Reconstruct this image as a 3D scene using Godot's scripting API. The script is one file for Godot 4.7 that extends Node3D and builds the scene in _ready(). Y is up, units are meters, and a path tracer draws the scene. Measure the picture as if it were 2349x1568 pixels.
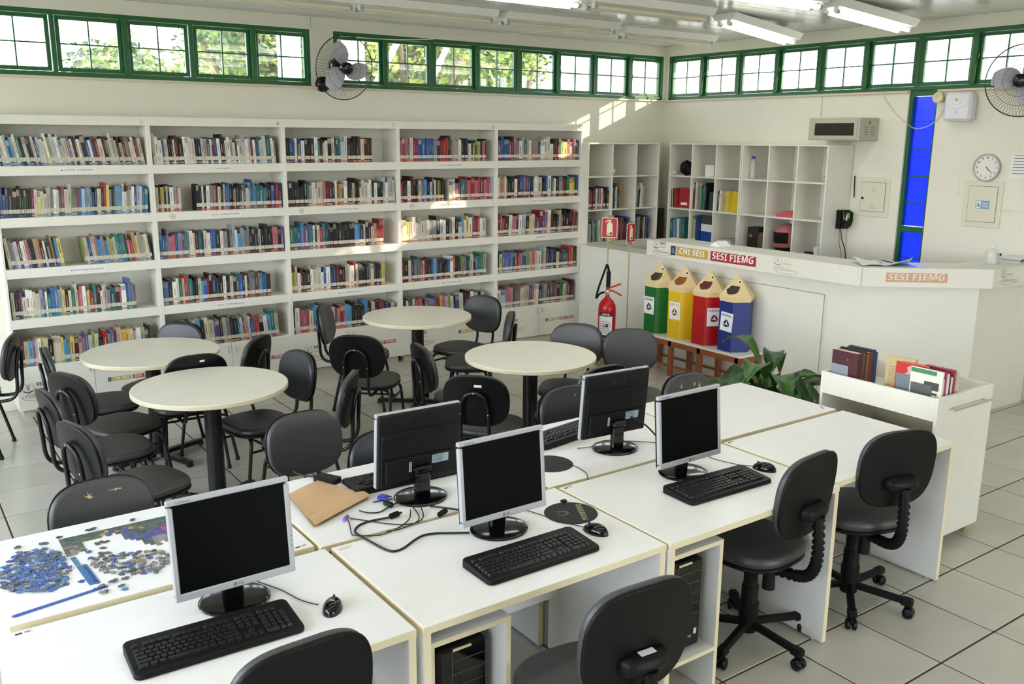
extends Node3D

# ---------------------------------------------------------------- mesh builder
class MB:
	var v := PackedVector3Array()
	var n := PackedVector3Array()
	var c := PackedColorArray()
	var ix := PackedInt32Array()
	var col := Color(1, 1, 1)
	func vert(p: Vector3, nn: Vector3) -> int:
		v.append(p); n.append(nn); c.append(col)
		return v.size() - 1
	func tri(a: Vector3, b: Vector3, d: Vector3, nn := Vector3.ZERO) -> void:
		var g := (d - a).cross(b - a)
		if nn == Vector3.ZERO: nn = g.normalized()
		var i := vert(a, nn); vert(b, nn); vert(d, nn)
		if g.dot(nn) >= 0.0: ix.append_array([i, i + 1, i + 2])
		else: ix.append_array([i, i + 2, i + 1])
	func quad(a: Vector3, b: Vector3, d: Vector3, e: Vector3, nn := Vector3.ZERO) -> void:
		var g := (d - a).cross(b - a)
		if nn == Vector3.ZERO: nn = g.normalized()
		var i := vert(a, nn); vert(b, nn); vert(d, nn); vert(e, nn)
		if g.dot(nn) >= 0.0: ix.append_array([i, i + 1, i + 2, i, i + 2, i + 3])
		else: ix.append_array([i, i + 2, i + 1, i, i + 3, i + 2])
	# box given by its two corners, in an optional frame
	func bb(lo: Vector3, hi: Vector3, t := Transform3D()) -> void:
		box((lo + hi) * 0.5, hi - lo, t)
	func box(ctr: Vector3, s: Vector3, t := Transform3D()) -> void:
		var h := s * 0.5
		for a in 3:
			for sg in [-1.0, 1.0]:
				var nn := Vector3.ZERO; nn[a] = sg
				var b: int = (a + 1) % 3
				var d: int = (a + 2) % 3
				var q: Array[Vector3] = []
				for k in [[-1, -1], [1, -1], [1, 1], [-1, 1]]:
					var p := ctr; p[a] += sg * h[a]; p[b] += k[0] * h[b]; p[d] += k[1] * h[d]
					q.append(t * p)
				quad(q[0], q[1], q[2], q[3], (t.basis * nn).normalized())
	# box with chamfered edges
	func cbox(ctr: Vector3, s: Vector3, r: float, t := Transform3D()) -> void:
		var h := s * 0.5
		r = minf(r, minf(h.x, minf(h.y, h.z)) * 0.98)
		var P := func(sx: float, sy: float, sz: float, ax: int) -> Vector3:
			var p := Vector3(sx * h.x, sy * h.y, sz * h.z)
			for k in 3:
				if k != ax: p[k] -= signf(p[k]) * r
			return t * (ctr + p)
		for a in 3:
			var b: int = (a + 1) % 3
			var d: int = (a + 2) % 3
			for sg in [-1.0, 1.0]:
				var nn := Vector3.ZERO; nn[a] = sg
				var q: Array[Vector3] = []
				for k in [[-1, -1], [1, -1], [1, 1], [-1, 1]]:
					var w := Vector3.ZERO; w[a] = sg; w[b] = k[0]; w[d] = k[1]
					q.append(P.call(w.x, w.y, w.z, a))
				quad(q[0], q[1], q[2], q[3], (t.basis * nn).normalized())
			# edges that run along axis a
			for sb in [-1.0, 1.0]:
				for sd in [-1.0, 1.0]:
					var q2: Array[Vector3] = []
					for e in [[-1.0, b], [1.0, b], [1.0, d], [-1.0, d]]:
						var w2 := Vector3.ZERO; w2[a] = e[0]; w2[b] = sb; w2[d] = sd
						q2.append(P.call(w2.x, w2.y, w2.z, e[1]))
					var n2 := Vector3.ZERO; n2[b] = sb; n2[d] = sd
					quad(q2[0], q2[1], q2[2], q2[3], (t.basis * n2).normalized())
		for sx in [-1.0, 1.0]:
			for sy in [-1.0, 1.0]:
				for sz in [-1.0, 1.0]:
					tri(P.call(sx, sy, sz, 0), P.call(sx, sy, sz, 1), P.call(sx, sy, sz, 2), (t.basis * Vector3(sx, sy, sz)).normalized())
	# smooth surface over a grid of points
	func grid(pts: Array, closed_u := false, flip := false) -> void:
		var nu: int = pts.size()
		var nv: int = pts[0].size()
		var base := v.size()
		for i in nu:
			for j in nv:
				var a: Vector3 = pts[(i + 1) % nu][j] if (closed_u or i < nu - 1) else pts[i][j]
				var b: Vector3 = pts[(i - 1 + nu) % nu][j] if (closed_u or i > 0) else pts[i][j]
				var d: Vector3 = pts[i][mini(j + 1, nv - 1)]
				var e: Vector3 = pts[i][maxi(j - 1, 0)]
				var nn := (a - b).cross(d - e)
				if nn.length() < 1e-12:
					nn = (pts[(i + 1) % nu][clampi(j, 1, nv - 2)] - pts[(i - 1 + nu) % nu][clampi(j, 1, nv - 2)]).cross(d - e)
				nn = nn.normalized()
				if flip: nn = -nn
				vert(pts[i][j], nn)
		for i in (nu if closed_u else nu - 1):
			for j in nv - 1:
				var p: int = base + i * nv + j
				var q: int = base + ((i + 1) % nu) * nv + j
				var g := (v[q + 1] - v[p]).cross(v[q] - v[p])
				if g.length() < 1e-14: g = (v[p + 1] - v[p]).cross(v[q + 1] - v[p])
				if g.dot(n[p] + n[q + 1]) >= 0.0: ix.append_array([p, q, q + 1, p, q + 1, p + 1])
				else: ix.append_array([p, q + 1, q, p, p + 1, q + 1])
	func tube(path: Array, r: float, sides := 8, caps := true, closed := false, rr := []) -> void:
		var m := path.size()
		var rings := []
		var up := Vector3.UP
		var t0: Vector3 = (path[1] - path[0]).normalized()
		if absf(t0.dot(up)) > 0.95: up = Vector3.RIGHT
		var s := t0.cross(up).normalized()
		for i in m:
			var t: Vector3
			if closed: t = (path[(i + 1) % m] - path[(i - 1 + m) % m]).normalized()
			else: t = (path[mini(i + 1, m - 1)] - path[maxi(i - 1, 0)]).normalized()
			s = (s - t * s.dot(t)).normalized()
			var w := t.cross(s)
			var ring := []
			var rad: float = rr[i] if rr.size() > i else r
			for k in sides + 1:
				var a := TAU * k / sides
				ring.append(path[i] + (s * cos(a) + w * sin(a)) * rad)
			rings.append(ring)
		# normals straight from the ring centres
		var base := v.size()
		for i in m:
			for k in sides + 1:
				vert(rings[i][k], (rings[i][k] - path[i]).normalized())
		for i in (m if closed else m - 1):
			for k in sides:
				var p: int = base + i * (sides + 1) + k
				var q: int = base + ((i + 1) % m) * (sides + 1) + k
				var g := (v[q + 1] - v[p]).cross(v[q] - v[p])
				if g.dot(n[p]) >= 0.0: ix.append_array([p, q, q + 1, p, q + 1, p + 1])
				else: ix.append_array([p, q + 1, q, p, p + 1, q + 1])
		if caps and not closed:
			for e in [0, m - 1]:
				var nn: Vector3 = (path[0] - path[1]).normalized() if e == 0 else (path[m - 1] - path[m - 2]).normalized()
				for k in range(1, sides - 1): tri(rings[e][0], rings[e][k], rings[e][k + 1], nn)
	# profile of (radius, height) turned about y; a repeated point makes a sharp edge
	func lathe(prof: Array, segs := 24, t := Transform3D()) -> void:
		var run := []
		var runs := []
		for i in prof.size():
			if i > 0 and prof[i] == prof[i - 1]:
				runs.append(run); run = []
			run.append(prof[i])
		runs.append(run)
		for rn in runs:
			if rn.size() < 2: continue
			var pts := []
			var base := v.size()
			for i in rn.size():
				var a: Vector2 = rn[mini(i + 1, rn.size() - 1)]
				var b: Vector2 = rn[maxi(i - 1, 0)]
				var d := (a - b).normalized()
				for k in segs + 1:
					var an := TAU * k / segs
					var o := Vector3(cos(an), 0, sin(an))
					vert(t * (o * rn[i].x + Vector3(0, rn[i].y, 0)), (t.basis * (o * d.y + Vector3(0, -d.x, 0))).normalized())
			for i in rn.size() - 1:
				for k in segs:
					var p: int = base + i * (segs + 1) + k
					var q: int = p + segs + 1
					var g := (v[q + 1] - v[p]).cross(v[q] - v[p])
					if g.length() < 1e-14: g = (v[p + 1] - v[p]).cross(v[q + 1] - v[p])
					if g.dot(n[p] + n[q]) >= 0.0: ix.append_array([p, q, q + 1, p, q + 1, p + 1])
					else: ix.append_array([p, q + 1, q, p, p + 1, q + 1])
	# polygon in x, y pushed from z0 to z1
	func prism(poly: PackedVector2Array, z0: float, z1: float, t := Transform3D()) -> void:
		var idx := Geometry2D.triangulate_polygon(poly)
		for z in [z0, z1]:
			var nn := t.basis * Vector3(0, 0, 1.0 if z == maxf(z0, z1) else -1.0)
			for k in range(0, idx.size(), 3):
				tri(t * Vector3(poly[idx[k]].x, poly[idx[k]].y, z), t * Vector3(poly[idx[k + 1]].x, poly[idx[k + 1]].y, z), t * Vector3(poly[idx[k + 2]].x, poly[idx[k + 2]].y, z), nn.normalized())
		var ccw := not Geometry2D.is_polygon_clockwise(poly)
		for k in poly.size():
			var a := poly[k]
			var b := poly[(k + 1) % poly.size()]
			var d := (b - a)
			var nn2 := Vector3(d.y, -d.x, 0) if ccw else Vector3(-d.y, d.x, 0)
			quad(t * Vector3(a.x, a.y, z0), t * Vector3(b.x, b.y, z0), t * Vector3(b.x, b.y, z1), t * Vector3(a.x, a.y, z1), (t.basis * nn2).normalized())
	# upholstered pad: rounded outline in x, y, thickness along z, bowed by "dome"
	func pad(w: float, h: float, th: float, ex: float, dome: float, t := Transform3D(), curve := 0.0, segs := 40, ey := 0.0) -> void:
		var rings := []
		# (inset fraction, z)
		var e := minf(th * 0.5, 0.022)
		var prof := [[0.0, th * 0.5 + dome], [0.45, th * 0.5 + dome * 0.85], [0.75, th * 0.5 + dome * 0.45]]
		for k in 5:
			var a := PI * 0.5 * k / 4.0
			prof.append([-1.0, a])
		for k in 5:
			var a2 := PI * 0.5 + PI * 0.5 * k / 4.0
			prof.append([-1.0, a2])
		prof.append([0.5, -th * 0.5]); prof.append([0.0, -th * 0.5])
		for i in segs:
			var an := TAU * i / segs
			var ca := cos(an)
			var sa := sin(an)
			var o := Vector2(signf(ca) * pow(absf(ca), 2.0 / ex) * w * 0.5, signf(sa) * pow(absf(sa), 2.0 / (ey if ey > 0.0 else ex)) * h * 0.5)
			var inn := Vector2(o.x * (1.0 - 2.0 * e / w), o.y * (1.0 - 2.0 * e / h))
			var line := []
			for p in prof:
				var xy: Vector2
				var z: float
				if p[0] >= 0.0:
					xy = inn * float(p[0]); z = p[1]
				else:
					xy = inn + (o - inn) * sin(p[1]); z = cos(p[1]) * th * 0.5
				z += curve * (xy.x / (w * 0.5)) * (xy.x / (w * 0.5))
				line.append(t * Vector3(xy.x, xy.y, z))
			rings.append(line)
		grid(rings, true, true)
		# make all faces look outwards
		pass
	# low slab with a rounded plan (x by z), its top leaning from h0 at -z to h1 at +z
	func slab(w: float, d: float, rc: float, h0: float, h1: float, bev: float, t := Transform3D()) -> void:
		var pl := []
		for q in [[1, 1, 0.0], [-1, 1, 90.0], [-1, -1, 180.0], [1, -1, 270.0]]:
			for k in 6:
				var a := deg_to_rad(q[2] + 90.0 * k / 5.0)
				pl.append(Vector2(q[0] * (w * 0.5 - rc) + cos(a) * rc, q[1] * (d * 0.5 - rc) + sin(a) * rc))
		var rings := []
		for p: Vector2 in pl:
			var top := lerpf(h0, h1, p.y / d + 0.5)
			var inn := Vector2(p.x * (1.0 - 2.0 * bev / w), p.y * (1.0 - 2.0 * bev / d))
			var mid: Vector2 = p.lerp(inn, 0.3)
			rings.append([t * Vector3(inn.x, 0, inn.y), t * Vector3(p.x, minf(0.003, top * 0.3), p.y), t * Vector3(p.x, top - bev, p.y), t * Vector3(mid.x, top - bev * 0.3, mid.y), t * Vector3(inn.x, top, inn.y), t * Vector3(inn.x * 0.9, lerpf(h0, h1, inn.y * 0.9 / d + 0.5), inn.y * 0.9), t * Vector3(0, (h0 + h1) * 0.5, 0)])
		grid(rings, true, false)
	func mesh() -> ArrayMesh:
		var arr := []
		arr.resize(Mesh.ARRAY_MAX)
		arr[Mesh.ARRAY_VERTEX] = v
		arr[Mesh.ARRAY_NORMAL] = n
		arr[Mesh.ARRAY_COLOR] = c
		arr[Mesh.ARRAY_INDEX] = ix
		var m := ArrayMesh.new()
		m.add_surface_from_arrays(Mesh.PRIMITIVE_TRIANGLES, arr)
		return m

# ---------------------------------------------------------------- scene helpers
var used := {}
var M := {}
var rng := RandomNumberGenerator.new()

func numbered(s: String) -> String:
	if not used.has(s):
		used[s] = 0
		return s
	used[s] += 1
	return "%s_%03d" % [s, used[s]]

func rgb(r: int, g: int, b: int) -> Color:
	return Color(r / 255.0, g / 255.0, b / 255.0)

func mat(key: String, c: Color, rough := 0.6, metal := 0.0, spec := 0.5) -> StandardMaterial3D:
	if M.has(key): return M[key]
	var m := StandardMaterial3D.new()
	m.albedo_color = c; m.roughness = rough; m.metallic = metal; m.metallic_specular = spec
	m.resource_name = key
	M[key] = m
	return m

func flat(c: Color, rough := 0.6) -> StandardMaterial3D:
	return mat("c_" + c.to_html(false) + "_%d" % int(rough * 100), c, rough)

func thing(called: String, label: String, category: String, at := Vector3.ZERO, turn := 0.0, group := "") -> Node3D:
	var o := Node3D.new()
	o.name = numbered(called)
	add_child(o)
	o.position = at
	o.rotation.y = turn
	tag(o, label, category, group)
	return o

func tag(o: Node, label: String, category: String, group := "") -> void:
	o.set_meta("label", label)
	o.set_meta("category", category)
	if group != "": o.set_meta("group", group)

func put(b, called: String, m: Material, parent: Node = null, t := Transform3D()) -> MeshInstance3D:
	var o := MeshInstance3D.new()
	o.mesh = b.mesh() if b is MB else b
	o.material_override = m
	o.transform = t
	if parent == null:
		o.name = numbered(called)
		add_child(o)
	else:
		o.name = called
		parent.add_child(o, true)
	return o

func struct(b, called: String, m: Material, label := "") -> MeshInstance3D:
	var o := put(b, called, m)
	o.set_meta("kind", "structure")
	if label != "": o.set_meta("label", label)
	return o

func boxm(lo: Vector3, hi: Vector3, ch := 0.0) -> MB:
	var b := MB.new()
	if ch > 0.0: b.cbox((lo + hi) * 0.5, hi - lo, ch)
	else: b.bb(lo, hi)
	return b

func T(at: Vector3, b := Basis()) -> Transform3D:
	return Transform3D(b, at)

func RY(deg: float) -> Basis: return Basis(Vector3.UP, deg_to_rad(deg))
func RX(deg: float) -> Basis: return Basis(Vector3.RIGHT, deg_to_rad(deg))
func RZ(deg: float) -> Basis: return Basis(Vector3.BACK, deg_to_rad(deg))

var fonts := {}
func font(kind: String) -> Font:
	if not fonts.has(kind):
		var f := SystemFont.new()
		f.font_names = PackedStringArray(["Droid Serif"] if "serif" in kind else ["Droid Sans"])
		var v := FontVariation.new()
		v.base_font = f
		if "bold" in kind: f.font_weight = 700
		if "italic" in kind: v.variation_transform = Transform2D(Vector2(1, 0), Vector2(0.22, 1), Vector2.ZERO)
		fonts[kind] = v
	return fonts[kind]

var text_cache := {}
# lettering, cap height h metres, centred on the frame t, looking along its +z
func text(s: String, h: float, t: Transform3D, m: Material, parent: Node, kind := "bold", width := 0.0, called := "lettering") -> MeshInstance3D:
	var key := s + kind
	if not text_cache.has(key):
		var tm := TextMesh.new()
		tm.font = font(kind)
		tm.font_size = 40
		tm.pixel_size = 0.01
		tm.depth = 0.004
		tm.curve_step = 3.0
		tm.text = s
		text_cache[key] = tm
	var tm2: TextMesh = text_cache[key]
	var sc := h / 0.29
	var b := t.basis
	var sx := sc
	if width > 0.0: sx = width / tm2.get_aabb().size.x
	var f := Transform3D(Basis(b.x * sx, b.y * sc, b.z * 0.25), t.origin)
	return put(tm2, called, m, parent, f)

func arc_pts(pts: Array, steps := 6) -> Array:
	# a smooth curve through points
	var cv := Curve3D.new()
	for i in pts.size():
		var tn := Vector3.ZERO
		if i > 0 and i < pts.size() - 1: tn = (pts[i + 1] - pts[i - 1]) / 6.0
		cv.add_point(pts[i], -tn, tn)
	var out := []
	for i in pts.size() - 1:
		for k in steps: out.append(cv.sample(i, float(k) / steps))
	out.append(pts[pts.size() - 1])
	return out

func nth(k: int) -> String:
	var w := ["first", "second", "third", "fourth", "fifth", "sixth", "seventh", "eighth", "ninth", "tenth", "eleventh", "twelfth"]
	if k <= 12: return w[k - 1]
	var s := "th"
	if k % 10 == 1 and k % 100 != 11: s = "st"
	elif k % 10 == 2 and k % 100 != 12: s = "nd"
	elif k % 10 == 3 and k % 100 != 13: s = "rd"
	return str(k) + s

func noise_tex(freq: float, lo: Color, hi: Color, sz := 512, oct := 4, seed := 1, normal := false, bump := 4.0) -> NoiseTexture2D:
	var f := FastNoiseLite.new()
	f.noise_type = FastNoiseLite.TYPE_SIMPLEX_SMOOTH
	f.frequency = freq
	f.fractal_octaves = oct
	f.seed = seed
	var t := NoiseTexture2D.new()
	t.width = sz; t.height = sz
	t.seamless = true
	t.noise = f
	if normal:
		t.as_normal_map = true; t.bump_strength = bump
	else:
		var g := Gradient.new()
		g.set_color(0, lo); g.set_color(1, hi)
		t.color_ramp = g
	return t

# ---------------------------------------------------------------- the scene
func _ready() -> void:
	rng.seed = 20240611
	# camera
	var cam := Camera3D.new()
	cam.name = "camera"
	add_child(cam)
	var yaw := 0.6183
	var pitch := -0.2222
	var roll := 0.0070
	var fw := Vector3(sin(yaw) * cos(pitch), sin(pitch), -cos(yaw) * cos(pitch))
	var r0 := Vector3(cos(yaw), 0, sin(yaw))
	var u0 := r0.cross(fw)
	var r1 := r0 * cos(roll) + u0 * sin(roll)
	var u1 := -r0 * sin(roll) + u0 * cos(roll)
	cam.transform = Transform3D(Basis(r1, u1, -fw), Vector3(-7.8936, 2.1705, 8.0029))
	cam.fov = 41.352
	cam.near = 0.05
	cam.far = 400.0
	cam.current = true
	# sky, exposure
	var we := WorldEnvironment.new()
	we.name = "world_environment"
	var env := Environment.new()
	env.background_mode = Environment.BG_SKY
	var sm := ProceduralSkyMaterial.new()
	sm.sky_top_color = Color(0.86, 0.92, 1.0)
	sm.sky_horizon_color = Color(1.0, 1.0, 1.0)
	sm.ground_horizon_color = Color(0.80, 0.80, 0.78)
	sm.ground_bottom_color = Color(0.55, 0.54, 0.50)
	sm.sun_angle_max = 1.0
	sm.sky_energy_multiplier = 3.4
	sm.ground_energy_multiplier = 1.0
	var sky := Sky.new()
	sky.sky_material = sm
	env.sky = sky
	env.tonemap_mode = Environment.TONE_MAPPER_LINEAR
	env.tonemap_exposure = 0.60
	env.sdfgi_enabled = true
	env.ssao_enabled = true
	env.ssil_enabled = true
	we.environment = env
	add_child(we)
	# low sun that reaches in through the right hand clerestory
	var sun := DirectionalLight3D.new()
	sun.name = "sun"
	sun.light_energy = 3.8
	sun.light_color = Color(1.0, 0.93, 0.80)
	sun.light_angular_distance = 0.5
	sun.shadow_enabled = true
	add_child(sun)
	sun.look_at_from_position(Vector3.ZERO, Vector3(-1.03, -0.42, -1.0), Vector3.UP)

	make_materials()
	build_shell()
	build_outside()
	build_ceiling_lights()
	build_bookcases()
	build_cube_shelves()
	build_counter()
	build_desks()
	build_round_tables()
	build_chairs()
	build_swivel_chairs()
	build_computers()
	build_books()
	build_cube_contents()
	build_bins_and_extinguisher()
	build_cart_and_plant()
	build_wall_items()
	build_puzzle()
	build_desk_clutter()

func make_materials() -> void:
	var w := mat("wall_paint", Color(1, 1, 1), 0.75)
	w.albedo_texture = noise_tex(0.006, rgb(234, 231, 215), rgb(238, 235, 221), 512, 5, 3)
	w.uv1_triplanar = true; w.uv1_world_triplanar = true; w.uv1_scale = Vector3(0.35, 0.35, 0.35)
	var lam := mat("white_laminate", Color(1, 1, 1), 0.42)
	lam.albedo_texture = noise_tex(0.02, rgb(232, 230, 217), rgb(236, 234, 222), 512, 4, 5)
	lam.uv1_triplanar = true; lam.uv1_scale = Vector3(0.8, 0.8, 0.8)
	var dk := mat("desk_laminate", Color(1, 1, 1), 0.34)
	dk.albedo_texture = noise_tex(0.015, rgb(239, 239, 235), rgb(242, 242, 239), 512, 4, 6)
	dk.uv1_triplanar = true; dk.uv1_scale = Vector3(0.9, 0.9, 0.9)
	mat("edge_band", rgb(238, 226, 190), 0.45)
	mat("table_laminate", rgb(238, 234, 216), 0.30)
	mat("table_edge", rgb(222, 212, 176), 0.45)
	mat("green_frame", rgb(22, 98, 46), 0.36)
	var vin := mat("vinyl", rgb(58, 59, 59), 0.46, 0.0, 0.6)
	vin.normal_enabled = true
	vin.normal_texture = noise_tex(0.12, Color.BLACK, Color.WHITE, 256, 3, 9, true, 2.0)
	vin.normal_scale = 0.35
	vin.uv1_triplanar = true; vin.uv1_scale = Vector3(6, 6, 6)
	mat("black_shell", rgb(8, 8, 9), 0.36, 0.0, 0.4)
	mat("black_steel", rgb(9, 9, 10), 0.32)
	mat("black_plastic", rgb(10, 10, 10), 0.5, 0.0, 0.35)
	mat("gloss_black", rgb(9, 9, 11), 0.10)
	mat("key_cap", rgb(20, 20, 22), 0.45)
	mat("key_well", rgb(16, 16, 17), 0.6)
	mat("silver", rgb(176, 178, 181), 0.38, 0.10)
	mat("screen_off", rgb(8, 10, 9), 0.4, 0.0, 0.16)
	mat("monitor_back", rgb(22, 23, 24), 0.6, 0.0, 0.35)
	mat("chrome", rgb(205, 206, 208), 0.18, 1.0)
	mat("cable", rgb(18, 18, 19), 0.5)
	mat("paper", rgb(240, 240, 240), 0.8)
	mat("sticker", rgb(228, 228, 226), 0.5)
	mat("ink", rgb(30, 30, 34), 0.7)
	mat("ink_grey", rgb(120, 120, 122), 0.7)
	mat("logo_navy", rgb(38, 48, 92), 0.6)
	mat("logo_orange", rgb(198, 128, 72), 0.6)
	mat("logo_ochre", rgb(205, 172, 92), 0.6)
	mat("logo_red", rgb(168, 44, 52), 0.6)
	mat("logo_white", rgb(244, 242, 236), 0.6)
	mat("page_block", rgb(226, 216, 188), 0.85)
	mat("call_label", rgb(204, 198, 178), 0.7)
	mat("bookend_steel", rgb(120, 130, 138), 0.4)
	mat("wood_red", rgb(146, 82, 44), 0.5)
	mat("fixture_white", rgb(236, 236, 230), 0.45)
	var st := mat("stuff_colours", Color(1, 1, 1), 0.62)
	st.vertex_color_use_as_albedo = true
	var gl := mat("window_glass", Color(0.92, 0.97, 0.96, 0.07), 0.02)
	gl.transparency = BaseMaterial3D.TRANSPARENCY_ALPHA
	var tub := mat("tube_lit", Color(1, 1, 1), 0.5)
	tub.emission_enabled = true; tub.emission = Color(1.0, 0.99, 0.94); tub.emission_energy_multiplier = 6.0
	mat("tube_dead", rgb(228, 222, 200), 0.25)
	var vinyl_old := mat("vinyl_blue_sheen", rgb(42, 45, 51), 0.36)
	vinyl_old.normal_enabled = true
	vinyl_old.normal_texture = vin.normal_texture; vinyl_old.normal_scale = 0.35
	vinyl_old.uv1_triplanar = true; vinyl_old.uv1_scale = Vector3(6, 6, 6)

# ---------------------------------------------------------------- room
const CEIL := 3.21
const WB := 2.61
const WT := 3.10

func build_shell() -> void:
	var wall: Material = M.wall_paint
	# floor: grout bed with a tile on every place
	var bed := boxm(Vector3(-10.65, -0.12, -0.15), Vector3(0.15, -0.004, 12.15))
	var fl := struct(bed, "floor", mat("grout", rgb(84, 64, 52), 0.9), "pale glossy ceramic floor tiles with dark brown grout")
	var pitch := 0.4375
	var gap := 0.0095
	var tile_m := []
	for k in 3:
		var tm := mat("tile_%d" % k, Color(1, 1, 1), 0.22)
		var lo := rgb(192 + 4 * k, 189 + 4 * k, 175 + 4 * k)
		tm.albedo_texture = noise_tex(0.012, lo, lo.lightened(0.18), 256, 4, 20 + k)
		tm.uv1_triplanar = true; tm.uv1_world_triplanar = true; tm.uv1_scale = Vector3(0.7, 0.7, 0.7)
		tile_m.append(tm)
	var cells := []
	var eye := Vector3(-7.89, 2.17, 8.0)
	var look := Vector3(sin(0.6183), 0, -cos(0.6183))
	for i in range(-24, 8):
		for j in range(-15, 16):
			var x0 := -3.07 + i * pitch
			var z0 := 5.805 + j * pitch
			var a := Vector2(maxf(x0, -10.5), maxf(z0, 0.0))
			var b := Vector2(minf(x0 + pitch, 0.0), minf(z0 + pitch, 12.0))
			if b.x - a.x < 0.02 or b.y - a.y < 0.02: continue
			var ce := Vector3((a.x + b.x) * 0.5, 0, (a.y + b.y) * 0.5)
			var d := ce - eye
			var f := d.dot(look)
			var side := d.dot(Vector3(cos(0.6183), 0, sin(0.6183)))
			var seen := f > 1.0 and absf(side) < 0.60 * f + 0.3 and (2.17 / maxf(f, 0.01)) < 0.72
			cells.append([d.length() if seen else 1000.0 + d.length(), a, b])
	cells.sort_custom(func(p, q): return p[0] < q[0])
	var tile_mesh := {}
	var rest := MB.new()
	for k in cells.size():
		var a: Vector2 = cells[k][1]
		var b: Vector2 = cells[k][2]
		var s := Vector3(b.x - a.x - gap, 0.008, b.y - a.y - gap)
		var ce := Vector3((a.x + b.x) * 0.5, -0.004, (a.y + b.y) * 0.5)
		if k < 290:
			var key := "%.3f_%.3f" % [s.x, s.z]
			if not tile_mesh.has(key):
				var mb := MB.new()
				mb.cbox(Vector3.ZERO, s, 0.0025)
				tile_mesh[key] = mb.mesh()
			put(tile_mesh[key], "tile", tile_m[rng.randi() % 3], fl, T(ce + Vector3(0, rng.randf_range(-0.0006, 0.0), 0)))
		else:
			rest.cbox(ce, s, 0.0025)
	var ro := put(rest, "tile_field", tile_m[1], fl)
	ro.set_meta("kind", "stuff")

	# wall with the bookcases
	var b := MB.new()
	b.bb(Vector3(-10.65, 0, -0.15), Vector3(0.15, WB, 0.0))
	b.bb(Vector3(-10.65, WT, -0.15), Vector3(0.15, CEIL + 0.04, 0.0))
	b.bb(Vector3(-10.65, WB, -0.15), Vector3(-8.65, WT, 0.0))
	b.bb(Vector3(-4.45, WB, -0.15), Vector3(-4.223, WT, 0.0))
	b.bb(Vector3(-0.045, WB, -0.15), Vector3(0.15, WT, 0.0))
	var wb := struct(b, "wall_back", wall, "cream painted wall behind the tall bookcases")
	# right hand wall with the clerestory and the blue slot window
	b = MB.new()
	var z1 := 4.74
	b.bb(Vector3(0, 0, 0.0), Vector3(0.15, WB, 3.125))
	b.bb(Vector3(0, 0, 3.40), Vector3(0.15, WB, 12.15))
	b.bb(Vector3(0, 0, 3.125), Vector3(0.15, 0.25, 3.40))
	b.bb(Vector3(0, WT, 0.0), Vector3(0.15, CEIL + 0.04, 12.15))
	b.bb(Vector3(0, WB, z1), Vector3(0.15, WT, 12.15))
	b.bb(Vector3(0, WB, 0.0), Vector3(0.15, WT, 0.045))
	var wr := struct(b, "wall_right", wall, "cream painted wall behind the reception counter")
	# joints in the plaster of the walls
	put(boxm(Vector3(-4.44, 3.105, 0.0), Vector3(-4.434, CEIL, 0.003)), "joint_strip", flat(rgb(196, 190, 172)), wb)
	put(boxm(Vector3(-0.003, 2.38, 2.19), Vector3(0.0, WB, 2.20)), "joint_strip", flat(rgb(206, 196, 160)), wr)
	# left wall, with large windows out of the picture
	b = MB.new()
	b.bb(Vector3(-10.65, 0, 0), Vector3(-10.5, 0.95, 12.15))
	b.bb(Vector3(-10.65, 2.95, 0), Vector3(-10.5, CEIL + 0.04, 12.15))
	for q in [[0.0, 0.6], [3.2, 3.6], [6.2, 6.6], [9.4, 12.15]]: b.bb(Vector3(-10.65, 0.95, q[0]), Vector3(-10.5, 2.95, q[1]))
	struct(b, "wall_left", wall)
	# wall behind the camera, with glass doors under an added roof slab
	b = MB.new()
	b.bb(Vector3(-10.5, 0, 12.0), Vector3(-5.5, CEIL + 0.04, 12.15))
	b.bb(Vector3(-2.3, 0, 12.0), Vector3(0.0, CEIL + 0.04, 12.15))
	b.bb(Vector3(-5.5, 2.5, 12.0), Vector3(-2.3, CEIL + 0.04, 12.15))
	struct(b, "wall_front", wall)
	# ceiling of plastic boards
	var ce2 := struct(boxm(Vector3(-10.65, CEIL + 0.012, -0.15), Vector3(0.15, CEIL + 0.05, 12.15)), "ceiling", flat(rgb(150, 150, 146)), "pale grey glossy ceiling of narrow plastic boards")
	var pvc := mat("ceiling_board", rgb(192, 193, 188), 0.22)
	var bw := 0.20
	var bm := MB.new()
	bm.cbox(Vector3.ZERO, Vector3(10.5, 0.014, bw - 0.005), 0.003)
	var bmesh := bm.mesh()
	for k in 60:
		put(bmesh, "board", pvc, ce2, T(Vector3(-5.25, CEIL + 0.007, (k + 0.5) * bw)))
	# roof with its eaves
	b = MB.new()
	b.bb(Vector3(-11.4, 3.27, -0.75), Vector3(0.90, 3.40, 12.4))
	struct(b, "roof", flat(rgb(190, 186, 178)))
	struct(boxm(Vector3(-11.4, 3.27, 12.4), Vector3(2.2, 3.40, 18.6)), "roof_added_sun_blocker", flat(rgb(190, 186, 178)))  # added unseen slab, keeps the sun out of the opening behind the camera
	# sills
	var sill := mat("sill", rgb(222, 212, 188), 0.5)
	put(boxm(Vector3(-8.65, WB - 0.022, -0.02), Vector3(-0.02, WB - 0.002, 0.028), 0.004), "sill", sill, wb)
	put(boxm(Vector3(-0.028, WB - 0.022, 0.03), Vector3(0.0, WB - 0.002, 3.12), 0.004), "sill", sill, wr)
	put(boxm(Vector3(-0.028, WB - 0.022, 3.405), Vector3(0.0, WB - 0.002, 4.74), 0.004), "sill", sill, wr)
	# windows
	window_bank("window_1", T(Vector3(-8.65, 0, 0)), 4.20, 8, "green framed clerestory window left of the wall fan, trees and sky outside")
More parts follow.
